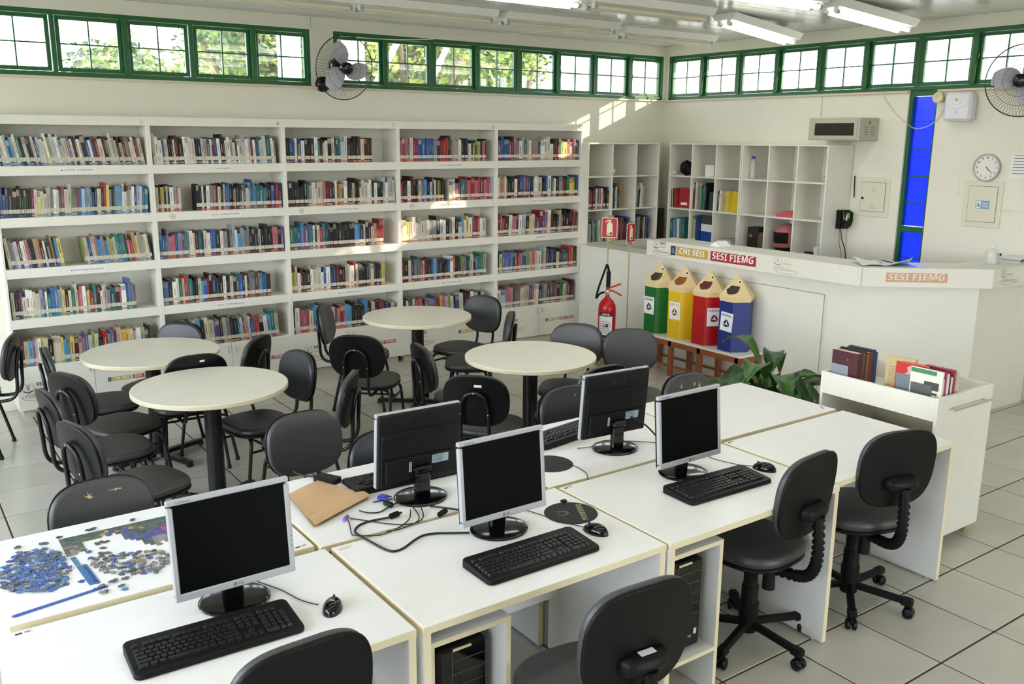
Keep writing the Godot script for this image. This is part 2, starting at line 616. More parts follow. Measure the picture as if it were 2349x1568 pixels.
	window_bank("window_2", T(Vector3(-4.223, 0, 0)), 4.178, 8, "green framed clerestory window between the wall fan and the corner")
	window_bank("window_3", T(Vector3(0, 0, 0.045), Basis(Vector3(0, 0, 1), Vector3.UP, Vector3(-1, 0, 0))), 4.695, 9, "green framed clerestory window above the reception counter")
	blue_window()

# a row of four-paned sashes; local x along the wall, z into the room
func window_bank(called: String, t: Transform3D, w: float, cnt: int, label: String) -> void:
	var o := Node3D.new()
	o.name = called
	add_child(o)
	o.transform = t
	o.set_meta("kind", "structure")
	o.set_meta("label", label)
	var g: Material = M.green_frame
	var b := MB.new()
	var z0 := -0.09
	var z1 := -0.005
	b.cbox(Vector3(w * 0.5, WB + 0.016, (z0 + z1) * 0.5), Vector3(w, 0.036, z1 - z0), 0.003)
	b.cbox(Vector3(w * 0.5, WT - 0.016, (z0 + z1) * 0.5), Vector3(w, 0.036, z1 - z0), 0.003)
	for k in cnt + 1:
		var ww := 0.034 if k % 2 == 0 else 0.046
		var x := w * k / cnt
		var zz := z1 + (0.0 if k % 2 == 0 else 0.022)
		if k == 0: x += ww * 0.5
		if k == cnt: x -= ww * 0.5
		b.cbox(Vector3(x, (WB + WT) * 0.5, (z0 + zz) * 0.5), Vector3(ww, WT - WB - 0.06, zz - z0), 0.003)
	put(b, "frame", g, o)
	var p := w / cnt
	var sw := p - 0.046
	var sh := WT - WB - 0.074
	var sb := MB.new()
	var st := 0.030
	sb.cbox(Vector3(0, sh * 0.5 - st * 0.5, 0), Vector3(sw, st, 0.034), 0.003)
	sb.cbox(Vector3(0, -sh * 0.5 + st * 0.5, 0), Vector3(sw, st, 0.034), 0.003)
	sb.cbox(Vector3(-sw * 0.5 + st * 0.5, 0, 0), Vector3(st, sh - 2 * st, 0.034), 0.003)
	sb.cbox(Vector3(sw * 0.5 - st * 0.5, 0, 0), Vector3(st, sh - 2 * st, 0.034), 0.003)
	var smesh := sb.mesh()
	var mb := MB.new()
	mb.cbox(Vector3.ZERO, Vector3(0.011, sh - 2 * st, 0.020), 0.002)
	mb.cbox(Vector3.ZERO, Vector3(sw - 2 * st, 0.011, 0.019), 0.002)
	var mmesh := mb.mesh()
	var pw := (sw - 2 * st - 0.011) * 0.5
	var ph := (sh - 2 * st - 0.011) * 0.5
	var pm := MB.new()
	pm.box(Vector3.ZERO, Vector3(pw, ph, 0.003))
	var pmesh := pm.mesh()
	var hb := MB.new()
	hb.tube(arc_pts([Vector3(0, 0.07, 0), Vector3(0.004, 0.02, 0.018), Vector3(-0.004, -0.03, 0.02), Vector3(0, -0.08, 0.004)], 4), 0.005, 6)
	hb.cbox(Vector3(0, 0.05, 0.004), Vector3(0.016, 0.05, 0.010), 0.002)
	var hmesh := hb.mesh()
	for k in cnt:
		var s := put(smesh, "sash", g, o, T(Vector3(p * (k + 0.5), (WB + WT) * 0.5, -0.035)))
		put(mmesh, "muntin", g, s)
		for sx in [-1, 1]:
			for sy in [-1, 1]:
				put(pmesh, "pane", M.window_glass, s, T(Vector3(sx * (pw + 0.011) * 0.5, sy * (ph + 0.011) * 0.5, -0.004)))
		if k % 2 == 1: put(hmesh, "latch", g, s, T(Vector3(-sw * 0.5 + 0.004, -0.01, 0.022)))

func blue_window() -> void:
	var o := Node3D.new()
	o.name = "window_4"
	add_child(o)
	o.set_meta("kind", "structure")
	o.set_meta("label", "tall narrow slot window of blue panes in a green frame")
	var g: Material = M.green_frame
	var b := MB.new()
	for q in [[3.125, 3.155], [3.375, 3.40]]: b.cbox(Vector3(0.05, 1.43, (q[0] + q[1]) * 0.5), Vector3(0.06, 2.36, q[1] - q[0]), 0.003)
	for y in [0.27, 1.36, 2.585]: b.cbox(Vector3(0.05, y, 3.265), Vector3(0.058, 0.05, 0.23), 0.003)
	put(b, "frame", g, o)
	var blue := mat("blue_pane", Color(0.05, 0.15, 0.80, 0.12), 0.2)
	blue.refraction_enabled = true
	blue.refraction_scale = 0.05
	var ys := [0.30, 0.56, 0.83, 1.09, 1.335, 1.385, 1.60, 1.845, 2.09, 2.335, 2.56]
	var mu := MB.new()
	for k in ys.size() - 1:
		if ys[k] == 1.335: continue
		put(boxm(Vector3(0.062, ys[k] + 0.004, 3.155), Vector3(0.066, ys[k + 1] - 0.004, 3.375)), "pane", blue, o)
		if k > 0 and ys[k] != 1.385: mu.box(Vector3(0.066, ys[k], 3.265), Vector3(0.018, 0.012, 0.22))
	put(mu, "muntin", g, o)

func build_outside() -> void:
	# ground, street buildings, trees and a lamp post beyond the windows
	struct(boxm(Vector3(-60, -0.5, -70), Vector3(70, -0.15, 40)), "ground", flat(rgb(176, 168, 146), 0.95))
	var greens := [rgb(136, 150, 56), rgb(108, 132, 50), rgb(72, 98, 44), rgb(48, 72, 40), rgb(160, 164, 70)]
	var spots := [
		[Vector3(-1.55, 0, -9.0), 1.5, 3.9, "broad sunlit tree beyond the panes left of the wall fan"],
		[Vector3(1.55, 0, -9.0), 1.55, 4.0, "tall sunlit tree just right of the wall fan"],
		[Vector3(4.15, 0, -9.4), 1.0, 4.0, "narrow tree where the foliage ends toward the corner"],
		[Vector3(0.4, 0, -13.4), 2.0, 4.2, "dark tree behind the two sunlit trees"],
		[Vector3(4.9, 0, -13.4), 2.1, 4.2, "dense tree behind the middle of the clerestory right of the fan"],
		[Vector3(-3.7, 0, -10.5), 0.95, 2.9, "low bush crown at the bottom of the left clerestory"],
	]
	var bark := mat("bark", rgb(96, 82, 66), 0.9)
	var leaf := mat("leaves", Color(1, 1, 1), 0.6)
	leaf.vertex_color_use_as_albedo = true
	leaf.backlight_enabled = true
	leaf.backlight = Color(0.5, 0.55, 0.2)
	for s in spots:
		var o := thing("leafy_tree", s[3], "tree", s[0] + Vector3(0, -0.15, 0), 0.0, "trees outside the back windows")
		var b := MB.new()
		b.tube(arc_pts([Vector3(0, -0.1, 0), Vector3(0.1, 1.2, 0), Vector3(-0.05, 2.4, 0.1), Vector3(0.05, s[2] + 0.4, 0)], 4), 0.16, 8)
		for k in 6:
			var an := k * 1.1
			b.tube([Vector3(0, 1.8 + 0.2 * k, 0), Vector3(cos(an) * s[1] * 0.45, 2.5 + 0.25 * k, sin(an) * s[1] * 0.45), Vector3(cos(an) * s[1] * 0.8, s[2] - 0.4 + 0.25 * k, sin(an) * s[1] * 0.8)], 0.05, 6)
		put(b, "trunk", bark, o)
		var c := MB.new()
		var clumps := []
		for k in 64:
			var d := Vector3(rng.randfn(), rng.randfn(), rng.randfn()).normalized() * pow(rng.randf(), 0.4)
			clumps.append([Vector3(d.x * s[1], s[2] + d.y * s[1] * 0.85, d.z * s[1]), rng.randf_range(0.3, 0.62), rng.randi() % 5])
		for q in clumps:
			for k in 120:
				var d: Vector3 = Vector3(rng.randfn(), rng.randfn(), rng.randfn()).normalized() * q[1] * pow(rng.randf(), 0.33)
				var p: Vector3 = q[0] + d
				var ax := Vector3(rng.randfn(), rng.randfn() * 0.6, rng.randfn()).normalized() * rng.randf_range(0.05, 0.10)
				var bx := ax.cross(Vector3(rng.randfn(), rng.randfn(), rng.randfn())).normalized() * rng.randf_range(0.03, 0.05)
				var cc: Color = greens[(q[2] + (rng.randi() % 2)) % 5]
				c.col = cc.lightened(rng.randf_range(-0.0, 0.12)).srgb_to_linear()
				c.quad(p - ax, p + bx, p + ax, p - bx)
		var cr := put(c, "crown", leaf, o)
		cr.set_meta("kind", "stuff")
	# concrete lamp posts with a stay
	var conc := mat("pale_concrete", rgb(214, 212, 206), 0.8)
	var posts := [[Vector3(-2.95, 0, -4.2), "pale concrete street post left of the wall fan"], [Vector3(-2.10, 0, -4.0), "pale concrete street post behind the wall fan"]]
	for q in posts:
		var o := thing("street_post", q[1], "post", q[0] + Vector3(0, -0.15, 0))
		put(boxm(Vector3(-0.13, 0, -0.13), Vector3(0.13, 8.0, 0.13), 0.03), "shaft", conc, o)
		put(boxm(Vector3(-0.9, 6.6, -0.05), Vector3(0.9, 6.72, 0.05), 0.01), "crossarm", mat("bark2", rgb(120, 104, 86), 0.9), o)
		var sb := MB.new()
		var zo := 0.2 if q[0].x > -2.5 else 0.75
		sb.tube([Vector3(0.1, 1.2, 0.13), Vector3(3.1, 6.6, zo)], 0.045, 8)
		put(sb, "stay", conc, o)
	# pale low buildings in the glare
	var pale := mat("pale_wall", rgb(226, 222, 214), 0.9)
	var lav := mat("lavender_wall", rgb(196, 196, 214), 0.9)
	var rooft := mat("roof_tile", rgb(212, 196, 176), 0.9)
	var bs := [
		[Vector3(-13.5, 0, -20), Vector3(9, 3.9, 5), "long pale low building beyond the leftmost panes", pale],
		[Vector3(12.5, 0, -15), Vector3(6, 4.1, 5), "pale house behind the corner of the room", pale],
		[Vector3(17.0, 0, -5.5), Vector3(5, 4.55, 3.2), "lavender grey house beyond the counter wall windows", lav],
		[Vector3(22.0, 0, -1.0), Vector3(5, 4.9, 3.0), "lavender grey low block right of the grey house", lav],
		[Vector3(24.0, 0, 3.2), Vector3(8, 4.7, 2.5), "long pale building beyond the right end windows", lav],
	]
	for q in bs:
		var o := thing("low_building", q[2], "building", q[0] + Vector3(0, -0.15, 0), 0.0, "buildings outside")
		var s: Vector3 = q[1]
		put(boxm(Vector3(-s.x * 0.5, 0, -s.z * 0.5), Vector3(s.x * 0.5, s.y, s.z * 0.5)), "wall", q[3], o)
		put(boxm(Vector3(-s.x * 0.5 - 0.15, s.y, -s.z * 0.5 - 0.15), Vector3(s.x * 0.5 + 0.15, s.y + 0.18, s.z * 0.5 + 0.15), 0.03), "roof", rooft, o)
		for k in 3:
			put(boxm(Vector3(-s.x * 0.5 - 0.02, s.y - 1.3, -s.z * 0.36 + k * s.z * 0.3), Vector3(-s.x * 0.5, s.y - 0.5, -s.z * 0.36 + k * s.z * 0.3 + 0.5)), "window", mat("far_pane", rgb(150, 156, 176), 0.3), o)
	# added unseen pillar, placed to block the sun from some clerestory sashes
	struct(boxm(Vector3(1.35, -0.15, 3.85), Vector3(1.85, 6.0, 4.45), 0.02), "wall_added_sun_blocker", conc)

# ---------------------------------------------------------------- ceiling lights
func build_ceiling_lights() -> void:
	# [x, z, lit, turn, tilt, label]
	var L := [
		[-6.55, 1.27, false, 0, 0, ""],
		[-5.27, 1.27, false, 0, 0, "unlit twin tube ceiling light above the left clerestory, cut by the frame"],
		[-3.99, 1.29, false, 0, 0, "unlit twin tube ceiling light right of the wall fan"],
		[-2.61, 1.28, false, 0, 0, "unlit twin tube ceiling light in the middle of the row nearest the bookcases"],
		[-1.10, 1.10, false, 0, 0, "unlit twin tube ceiling light nearest the corner"],
		[-3.99, 2.45, true, 0, 0, "lit twin tube ceiling light at the top centre edge of the photo"],
		[-2.66, 2.49, false, 0, 0, "unlit twin tube ceiling light between two lit ones"],
		[-1.13, 2.30, true, 12, 3.0, "lit ceiling light hanging askew nearest the corner"],
		[-2.55, 3.50, true, 0, 0, "lit ceiling light at the top edge left of the rightmost light"],
		[-1.15, 3.43, true, 7, 2.0, "lit ceiling light hanging askew over the reception counter"],
		[-3.95, 3.60, true, 0, 0, ""], [-5.3, 3.60, false, 0, 0, ""], [-6.6, 2.45, false, 0, 0, ""], [-5.3, 2.45, false, 0, 0, ""],
		[-6.7, 4.8, true, 0, 0, ""], [-5.3, 4.8, true, 0, 0, ""], [-3.95, 4.8, true, 0, 0, ""], [-2.5, 4.8, false, 0, 0, ""],
		[-8.2, 6.2, true, 0, 0, ""], [-6.7, 6.2, true, 0, 0, ""], [-5.3, 6.2, true, 0, 0, ""], [-3.95, 6.2, true, 0, 0, ""], [-2.5, 6.2, false, 0, 0, ""], [-1.1, 5.6, false, 0, 0, ""],
		[-8.2, 8.0, true, 0, 0, ""], [-6.0, 8.0, true, 0, 0, ""], [-3.5, 8.0, true, 0, 0, ""],
	]
	var hb := MB.new()
	# inverted tray: wide at the ceiling, narrow at the tubes
	var prof := PackedVector2Array([Vector2(-0.12, 0.0), Vector2(0.12, 0.0), Vector2(0.085, -0.055), Vector2(-0.085, -0.055)])
	hb.prism(prof, -0.64, 0.64, T(Vector3.ZERO, RY(90)))
	var hmesh := hb.mesh()
	var sb := MB.new()
	for s in [-1, 1]:
		for z in [-0.045, 0.045]: sb.cbox(Vector3(s * 0.622, -0.075, z), Vector3(0.018, 0.042, 0.03), 0.003)
	var smesh := sb.mesh()
	var tb := MB.new()
	tb.tube([Vector3(-0.61, 0, 0), Vector3(0.61, 0, 0)], 0.0165, 12)
	var tmesh := tb.mesh()
	var eb := MB.new()
	for s in [-1, 1]: eb.tube([Vector3(s * 0.585, 0, 0), Vector3(s * 0.612, 0, 0)], 0.0172, 12)
	var emesh := eb.mesh()
	for q in L:
		var lab: String = q[5]
		if lab == "": lab = "twin tube ceiling light fitting out of the picture"
		var o := thing("ceiling_light", lab, "light", Vector3(q[0], CEIL - (0.035 if q[4] > 0 else 0.0), q[1]), deg_to_rad(q[3]), "fluorescent ceiling lights")
		if q[4] > 0: o.rotation.z = -deg_to_rad(q[4])
		put(hmesh, "housing", M.fixture_white, o)
		put(smesh, "lamp_holder", M.fixture_white, o)
		for z in [-0.045, 0.045]:
			var tu := put(tmesh, "tube", M.tube_lit if q[2] else M.tube_dead, o, T(Vector3(0, -0.085, z)))
			put(emesh, "end_cap", M.silver, tu)
		if q[2]:
			var al := AreaLight3D.new()
			al.name = "tube_light"
			al.area_size = Vector2(1.18, 0.12)
			al.light_energy = 0.55
			al.light_color = Color(1.0, 0.985, 0.94)
			al.area_range = 14.0
			al.shadow_enabled = true
			o.add_child(al)
			al.transform = Transform3D(RX(-90), Vector3(0, -0.108, 0))
	# cord from the fan up across the ceiling
	var cb := MB.new()
	cb.tube(arc_pts([Vector3(-4.15, 3.02, 0.34), Vector3(-3.6, 3.02, 0.6), Vector3(-2.9, 3.06, 1.6), Vector3(-2.35, 3.09, 2.18)], 6), 0.003, 5)
	var co := put(cb, "overhead_cable", flat(rgb(230, 226, 210)))
	tag(co, "thin white cord strung from the wall fan to the ceiling lights", "cord")

# ---------------------------------------------------------------- bookcases
const SHELF_Y := [1.937, 1.555, 1.170, 0.783, 0.405]
const BC_X := [-1.50, -2.62, -3.74, -4.86, -5.98, -7.10]   # right edges of cases 1..5, then the left end

# the sponsor's mark with the open book; t is the centre, w its width
func logo_book(t: Transform3D, w: float, parent: Node, faded := false) -> void:
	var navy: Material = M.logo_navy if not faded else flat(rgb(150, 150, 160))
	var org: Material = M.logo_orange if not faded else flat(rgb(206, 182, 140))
	var u := w / 0.30
	var b := MB.new()
	# open book
	for s in [-1.0, 1.0]:
		b.tube([Vector3(-0.085 + s * 0.002, 0.022, 0), Vector3(-0.085 + s * 0.015, 0.076, 0), Vector3(-0.085 + s * 0.036, 0.074, 0), Vector3(-0.085 + s * 0.042, 0.024, 0)].map(func(p): return t * (p * u)), 0.0012 * u, 4)
	b.tube([t * (Vector3(-0.085, 0.022, 0) * u), t * (Vector3(-0.085, 0.066, 0) * u)], 0.001 * u, 4)
	var wing := PackedVector2Array([Vector2(-0.135, 0.020), Vector2(-0.105, 0.014), Vector2(-0.085, 0.004), Vector2(-0.065, 0.014), Vector2(-0.035, 0.022), Vector2(-0.06, 0.006), Vector2(-0.085, -0.006), Vector2(-0.11, 0.006)])
	var wp := PackedVector2Array()
	for p in wing: wp.append(p * u)
	b.prism(wp, 0.0, 0.0008, t)
	# long loop under the script
	var lp := []
	for k in 26:
		var a := PI * 0.55 + PI * 1.25 * k / 25.0
		lp.append(t * (Vector3(cos(a) * 0.14 + 0.005, sin(a) * 0.028 - 0.040, 0) * u))
	b.tube(lp, 0.0014 * u, 4)
	var ring := []
	for k in 14: ring.append(t * (Vector3(0.135 + cos(TAU * k / 14) * 0.013, -0.046 + sin(TAU * k / 14) * 0.016, 0) * u))
	b.tube(ring, 0.0012 * u, 4, false, true)
	put(b, "emblem", navy, parent)
	if not faded: text("SESI", 0.030 * u, T(t * (Vector3(0.015, 0.060, 0) * u), t.basis), navy, parent, "bold italic")
	text("Indústria do", 0.014 * u, T(t * (Vector3(0.02, 0.022, 0) * u), t.basis), org, parent, "sans", 0.085 * u)
	text("Conhecimento", 0.026 * u, T(t * (Vector3(0.0, -0.034, 0) * u), t.basis), org, parent, "serif italic", 0.215 * u)

func logo_strip(t: Transform3D, w: float, parent: Node, which := 3) -> void:
	# blue seal, ochre plate and red plate in one line, w wide
	var h := w * 0.085
	var x := -w * 0.5
	if which & 1:
		var sb := MB.new()
		sb.box(Vector3(x + w * 0.04, 0, 0.0004), Vector3(w * 0.06, h, 0.0008), t)
		put(sb, "seal_plate", M.logo_navy, parent)
		var em := MB.new()
		em.box(Vector3(x + w * 0.04, 0, 0.001), Vector3(w * 0.006, h * 0.7, 0.0006), t)
		for k in 3: em.box(Vector3(x + w * 0.04, h * (0.22 - 0.2 * k), 0.001), Vector3(w * (0.018 + 0.008 * k), h * 0.09, 0.0006), t)
		put(em, "seal_mark", flat(rgb(170, 176, 196)), parent)
		var ob := MB.new()
		ob.box(Vector3(x + w * 0.27, 0, 0.0004), Vector3(w * 0.38, h, 0.0008), t)
		put(ob, "ochre_plate", M.logo_ochre, parent)
		text("CNI", h * 0.62, T(t * Vector3(x + w * 0.18, 0, 0.0012), t.basis), M.logo_white, parent, "bold italic")
		text("SESI", h * 0.62, T(t * Vector3(x + w * 0.35, 0, 0.0012), t.basis), M.logo_white, parent, "bold italic")
	if which & 2:
		var rb := MB.new()
		rb.box(Vector3(x + w * 0.74, 0, 0.0004), Vector3(w * 0.50, h, 0.0008), t)
		put(rb, "red_plate", M.logo_red, parent)
		text("SESI FIEMG", h * 0.70, T(t * Vector3(x + w * 0.74, 0, 0.0012), t.basis), M.logo_white, parent, "bold italic", w * 0.45)

func build_bookcases() -> void:
	var lam: Material = M.white_laminate
	var place := ["rightmost", "second from right", "middle", "second from left", "leftmost"]
	var shelf_text := {
		5: ["LITER. ESPÍRITA", "", "PSICOLOGIA / AUTOAJUDA", "", ""],
		4: ["Religião", "LIT. ESTRANGEIRA", "", "LIT. ESTRANGEIRA", ""],
		3: ["", "LIT. ESTRANGEIRA", "", "LIT. ESTRANGEIRA", ""],
		2: ["LIT. ESTRANGEIRA", "LIT. BRASILEIRA", "", "LIT. BRASILEIRA", ""],
		1: ["", "LIT. BRASILEIRA", "CONTOS", "", ""]}
	var dots := {5: [rgb(40, 110, 170), rgb(60, 90, 90)], 4: [rgb(210, 160, 70), rgb(210, 160, 70)], 3: [rgb(210, 160, 70), rgb(190, 80, 60)], 2: [rgb(160, 40, 60), rgb(160, 40, 60)], 1: [rgb(150, 40, 60), rgb(150, 40, 60)]}
	for k in 5:
		var num := k + 1
		var xr: float = BC_X[k]
		var xl: float = BC_X[k + 1]
		var w := xr - xl
		var cx := (xl + xr) * 0.5
		var o := thing("bookcase", "tall white bookcase full of books, %s of the five, marked %d" % [place[k], num], "bookcase", Vector3(cx, 0, 0.0), 0.0, "row of bookcases")
		var h := w * 0.5
		for s in [-1, 1]:
			put(boxm(Vector3(s * h - (0.018 if s > 0 else 0.0), 0.06, 0.002), Vector3(s * h + (0.018 if s < 0 else 0.0), 2.31, 0.30), 0.0015), "side_panel", lam, o)
		put(boxm(Vector3(-h + 0.018, 0.06, 0.002), Vector3(h - 0.018, 2.30, 0.008)), "back_panel", lam, o)
		var tp := put(boxm(Vector3(-h + 0.018, 2.285, 0.008), Vector3(h - 0.018, 2.31, 0.298), 0.001), "top_panel", lam, o)
		put(boxm(Vector3(-h + 0.018, 2.24, 0.282), Vector3(h - 0.018, 2.308, 0.2995), 0.001), "fascia", lam, tp)
		put(boxm(Vector3(-h + 0.03, 0.0, 0.03), Vector3(h - 0.03, 0.06, 0.27)), "plinth", flat(rgb(196, 190, 172)), o)
		for r in 5:
			var y: float = SHELF_Y[r]
			var sh := put(boxm(Vector3(-h + 0.018, y - 0.022, 0.008), Vector3(h - 0.018, y, 0.284), 0.001), "shelf", lam, o)
			if r < 4:
				put(boxm(Vector3(-h + 0.018, y - 0.072, 0.284), Vector3(h - 0.018, y, 0.2995), 0.0015), "fascia", lam, sh)
				var s: String = shelf_text[num][r]
				if s != "":
					var wd := minf(0.22, 0.0145 * s.length())
					var xo := 0.03
					put(boxm(Vector3(xo - wd * 0.5 - 0.025, y - 0.050, 0.2995), Vector3(xo + wd * 0.5 + 0.015, y - 0.022, 0.3)), "shelf_label", M.paper, sh)
					text(s, 0.0125, T(Vector3(xo, y - 0.036, 0.3005)), flat(rgb(90, 92, 98)), sh, "serif", wd)
					var db := MB.new()
					db.lathe([Vector2(0, 0.0006), Vector2(0.006, 0.0006), Vector2(0.006, 0.0006), Vector2(0.006, 0)], 10, T(Vector3(xo - wd * 0.5 - 0.012, y - 0.036, 0.3), RX(90)))
					put(db, "colour_dot", flat(dots[num][1 if r > 1 else 0]), sh)
				if (num == 4 or num == 3 or num == 2) and r == 1:
					var rb := MB.new()
					var ring := []
					for q in 20: ring.append(Vector3(-h + 0.14 + cos(TAU * q / 20) * 0.022, y - 0.036 + sin(TAU * q / 20) * 0.022, 0.300))
					rb.tube(ring, 0.0012, 4, false, true)
					put(rb, "round_sticker", M.ink, sh)
					text("33" if num != 2 else "32", 0.014, T(Vector3(-h + 0.14, y - 0.036, 0.3003)), flat(rgb(120, 110, 70)), sh, "bold")
				if r == 1: text("•• •••", 0.006, T(Vector3(h - 0.05, y - 0.012, 0.3003)), M.ink, sh, "bold", 0.04)
		# doors
		for s in [-1, 1]:
			var d := put(boxm(Vector3(0.0015 if s > 0 else -h + 0.003, 0.065, 0.282), Vector3(h - 0.003 if s > 0 else -0.0015, 0.400, 0.2995), 0.0015), "door", lam, o)
			var hb := MB.new()
			var hx: float = s * 0.032
			hb.tube(arc_pts([Vector3(hx, 0.372, 0.30), Vector3(hx, 0.366, 0.318), Vector3(hx + s * 0.004, 0.345, 0.322), Vector3(hx, 0.324, 0.318), Vector3(hx, 0.318, 0.30)], 4), 0.0042, 8)
			put(hb, "handle", M.chrome, d)
			if s < 0: logo_book(T(Vector3(-h * 0.60 if num != 5 else -h * 0.72, 0.205, 0.3003)), 0.29, d)
			else: logo_strip(T(Vector3(h * 0.52, 0.225, 0.2997)), 0.40, d)
		var hand := flat([rgb(110, 70, 80), rgb(90, 90, 120), rgb(120, 100, 60), rgb(120, 60, 110), rgb(190, 90, 130)][k])
		text(str(num), 0.032, T(Vector3(h - 0.045, 2.272, 0.2998)), hand, tp, "sans")

func cubes(o: Node3D, w: float, cols: int, doors: bool) -> void:
	# unit with open pigeonholes above, closed below; local x along the front, z towards the room
	var lam: Material = M.white_laminate
	var th := 0.016
	var d := 0.40
	var ys := [1.045, 1.405, 1.765, 2.12]
	for k in cols + 1:
		var x := w * k / cols
		var lo := clampf(x - th * 0.5, 0.0, w - th)
		var edge := k == 0 or k == cols
		put(boxm(Vector3(lo, 0.0 if edge else ys[0], 0.008), Vector3(lo + th, 2.12, d), 0.0015), "side_panel" if edge else "divider", lam, o)
	put(boxm(Vector3(th, 0.0, 0.001), Vector3(w - th, 2.115, 0.007)), "back_panel", lam, o)
	for y in ys:
		for k in cols:
			var xa := w * k / cols + (th if k == 0 else th * 0.5)
			var xb := w * (k + 1) / cols - (th if k == cols - 1 else th * 0.5)
			put(boxm(Vector3(xa, y - th, 0.008), Vector3(xb, y, d - 0.002), 0.001), "shelf", lam, o)
	if doors:
		for s in [0, 1]:
			var dd := put(boxm(Vector3(th + 0.002 + s * (w * 0.5 - th), 0.06, d - 0.018), Vector3(w * 0.5 - 0.001 + s * (w * 0.5 - th - 0.001), ys[0] - th - 0.003, d), 0.0015), "door", lam, o)
			var hb := MB.new()
			var hx := w * 0.5 + (-0.03 if s == 0 else 0.03)
			hb.tube(arc_pts([Vector3(hx, 0.985, d), Vector3(hx, 0.98, d + 0.018), Vector3(hx, 0.955, d + 0.022), Vector3(hx, 0.93, d + 0.018), Vector3(hx, 0.925, d)], 4), 0.0042, 8)
			put(hb, "handle", M.chrome, dd)
			if s == 0: logo_book(T(Vector3(0.22, 0.66, d + 0.0006)), 0.30, dd)

func build_cube_shelves() -> void:
	var a := thing("pigeonhole_cabinet", "white pigeonhole cabinet with doors below, between the bookcases and the corner", "cabinet", Vector3(-1.498, 0, 0.0), 0.0, "pigeonhole cabinets")
	cubes(a, 1.058, 3, true)
	var t := Basis(Vector3(0, 0, 1), Vector3.UP, Vector3(-1, 0, 0))
	var b := thing("pigeonhole_cabinet", "white pigeonhole cabinet along the right wall, the unit nearer the corner, holding books", "cabinet", Vector3.ZERO, 0.0, "pigeonhole cabinets")
	b.transform = T(Vector3(0, 0, 0.515), t)
	cubes(b, 1.040, 3, false)
	var c := thing("pigeonhole_cabinet", "white pigeonhole cabinet along the right wall, the unit with the motorcycle helmet", "cabinet", Vector3.ZERO, 0.0, "pigeonhole cabinets")
	c.transform = T(Vector3(0, 0, 1.562), t)
	cubes(c, 1.044, 3, false)
	# hand-written numbers in the pigeonholes
	var nums := [["", "02", "03"], ["04", "05", "06"]]
	var nums2 := [["10", "11", ""], ["13", "14", "15"]]
	var nums3 := [["", "", ""], ["12", "13", "7"]]
	var units := [b, c]
	for u in 2:
		for k in 3:
			for r in 3:
				var s: String = [nums[u][k], nums2[u][k], nums3[u][k]][r]
				if s == "" : continue
				text(s, 0.022, T(Vector3(1.04 * k / 3.0 + 0.045, [1.765, 1.405, 1.045][r] + 0.035, 0.0085)), M.ink_grey, units[u], "sans")

# ---------------------------------------------------------------- reception counter
func counter_prism(b: MB, off: float, y0: float, y1: float, th: float) -> void:
	# outer line of the counter, pulled in by off
	var P := counter_line(off)
	var Q := counter_line(off + th)
	var n := P.size()
	for i in n - 1:
		var poly := PackedVector2Array([P[i], P[i + 1], Q[i + 1], Q[i]])
		var d := Basis(Vector3(1, 0, 0), Vector3(0, 0, 1), Vector3(0, -1, 0))   # polygon y becomes z
		b.prism(poly, -y0, -y1, Transform3D(d, Vector3.ZERO))

func counter_line(off: float) -> PackedVector2Array:
	# (x, z) of the front: along z, a slanting corner, then along x to the wall
	var k := off
	return PackedVector2Array([Vector2(-1.74 + k, 1.60), Vector2(-1.70 + k, 3.93 - k * 0.45), Vector2(-0.94 + k * 0.40, 4.55 - k), Vector2(-0.02, 4.57 - k)])

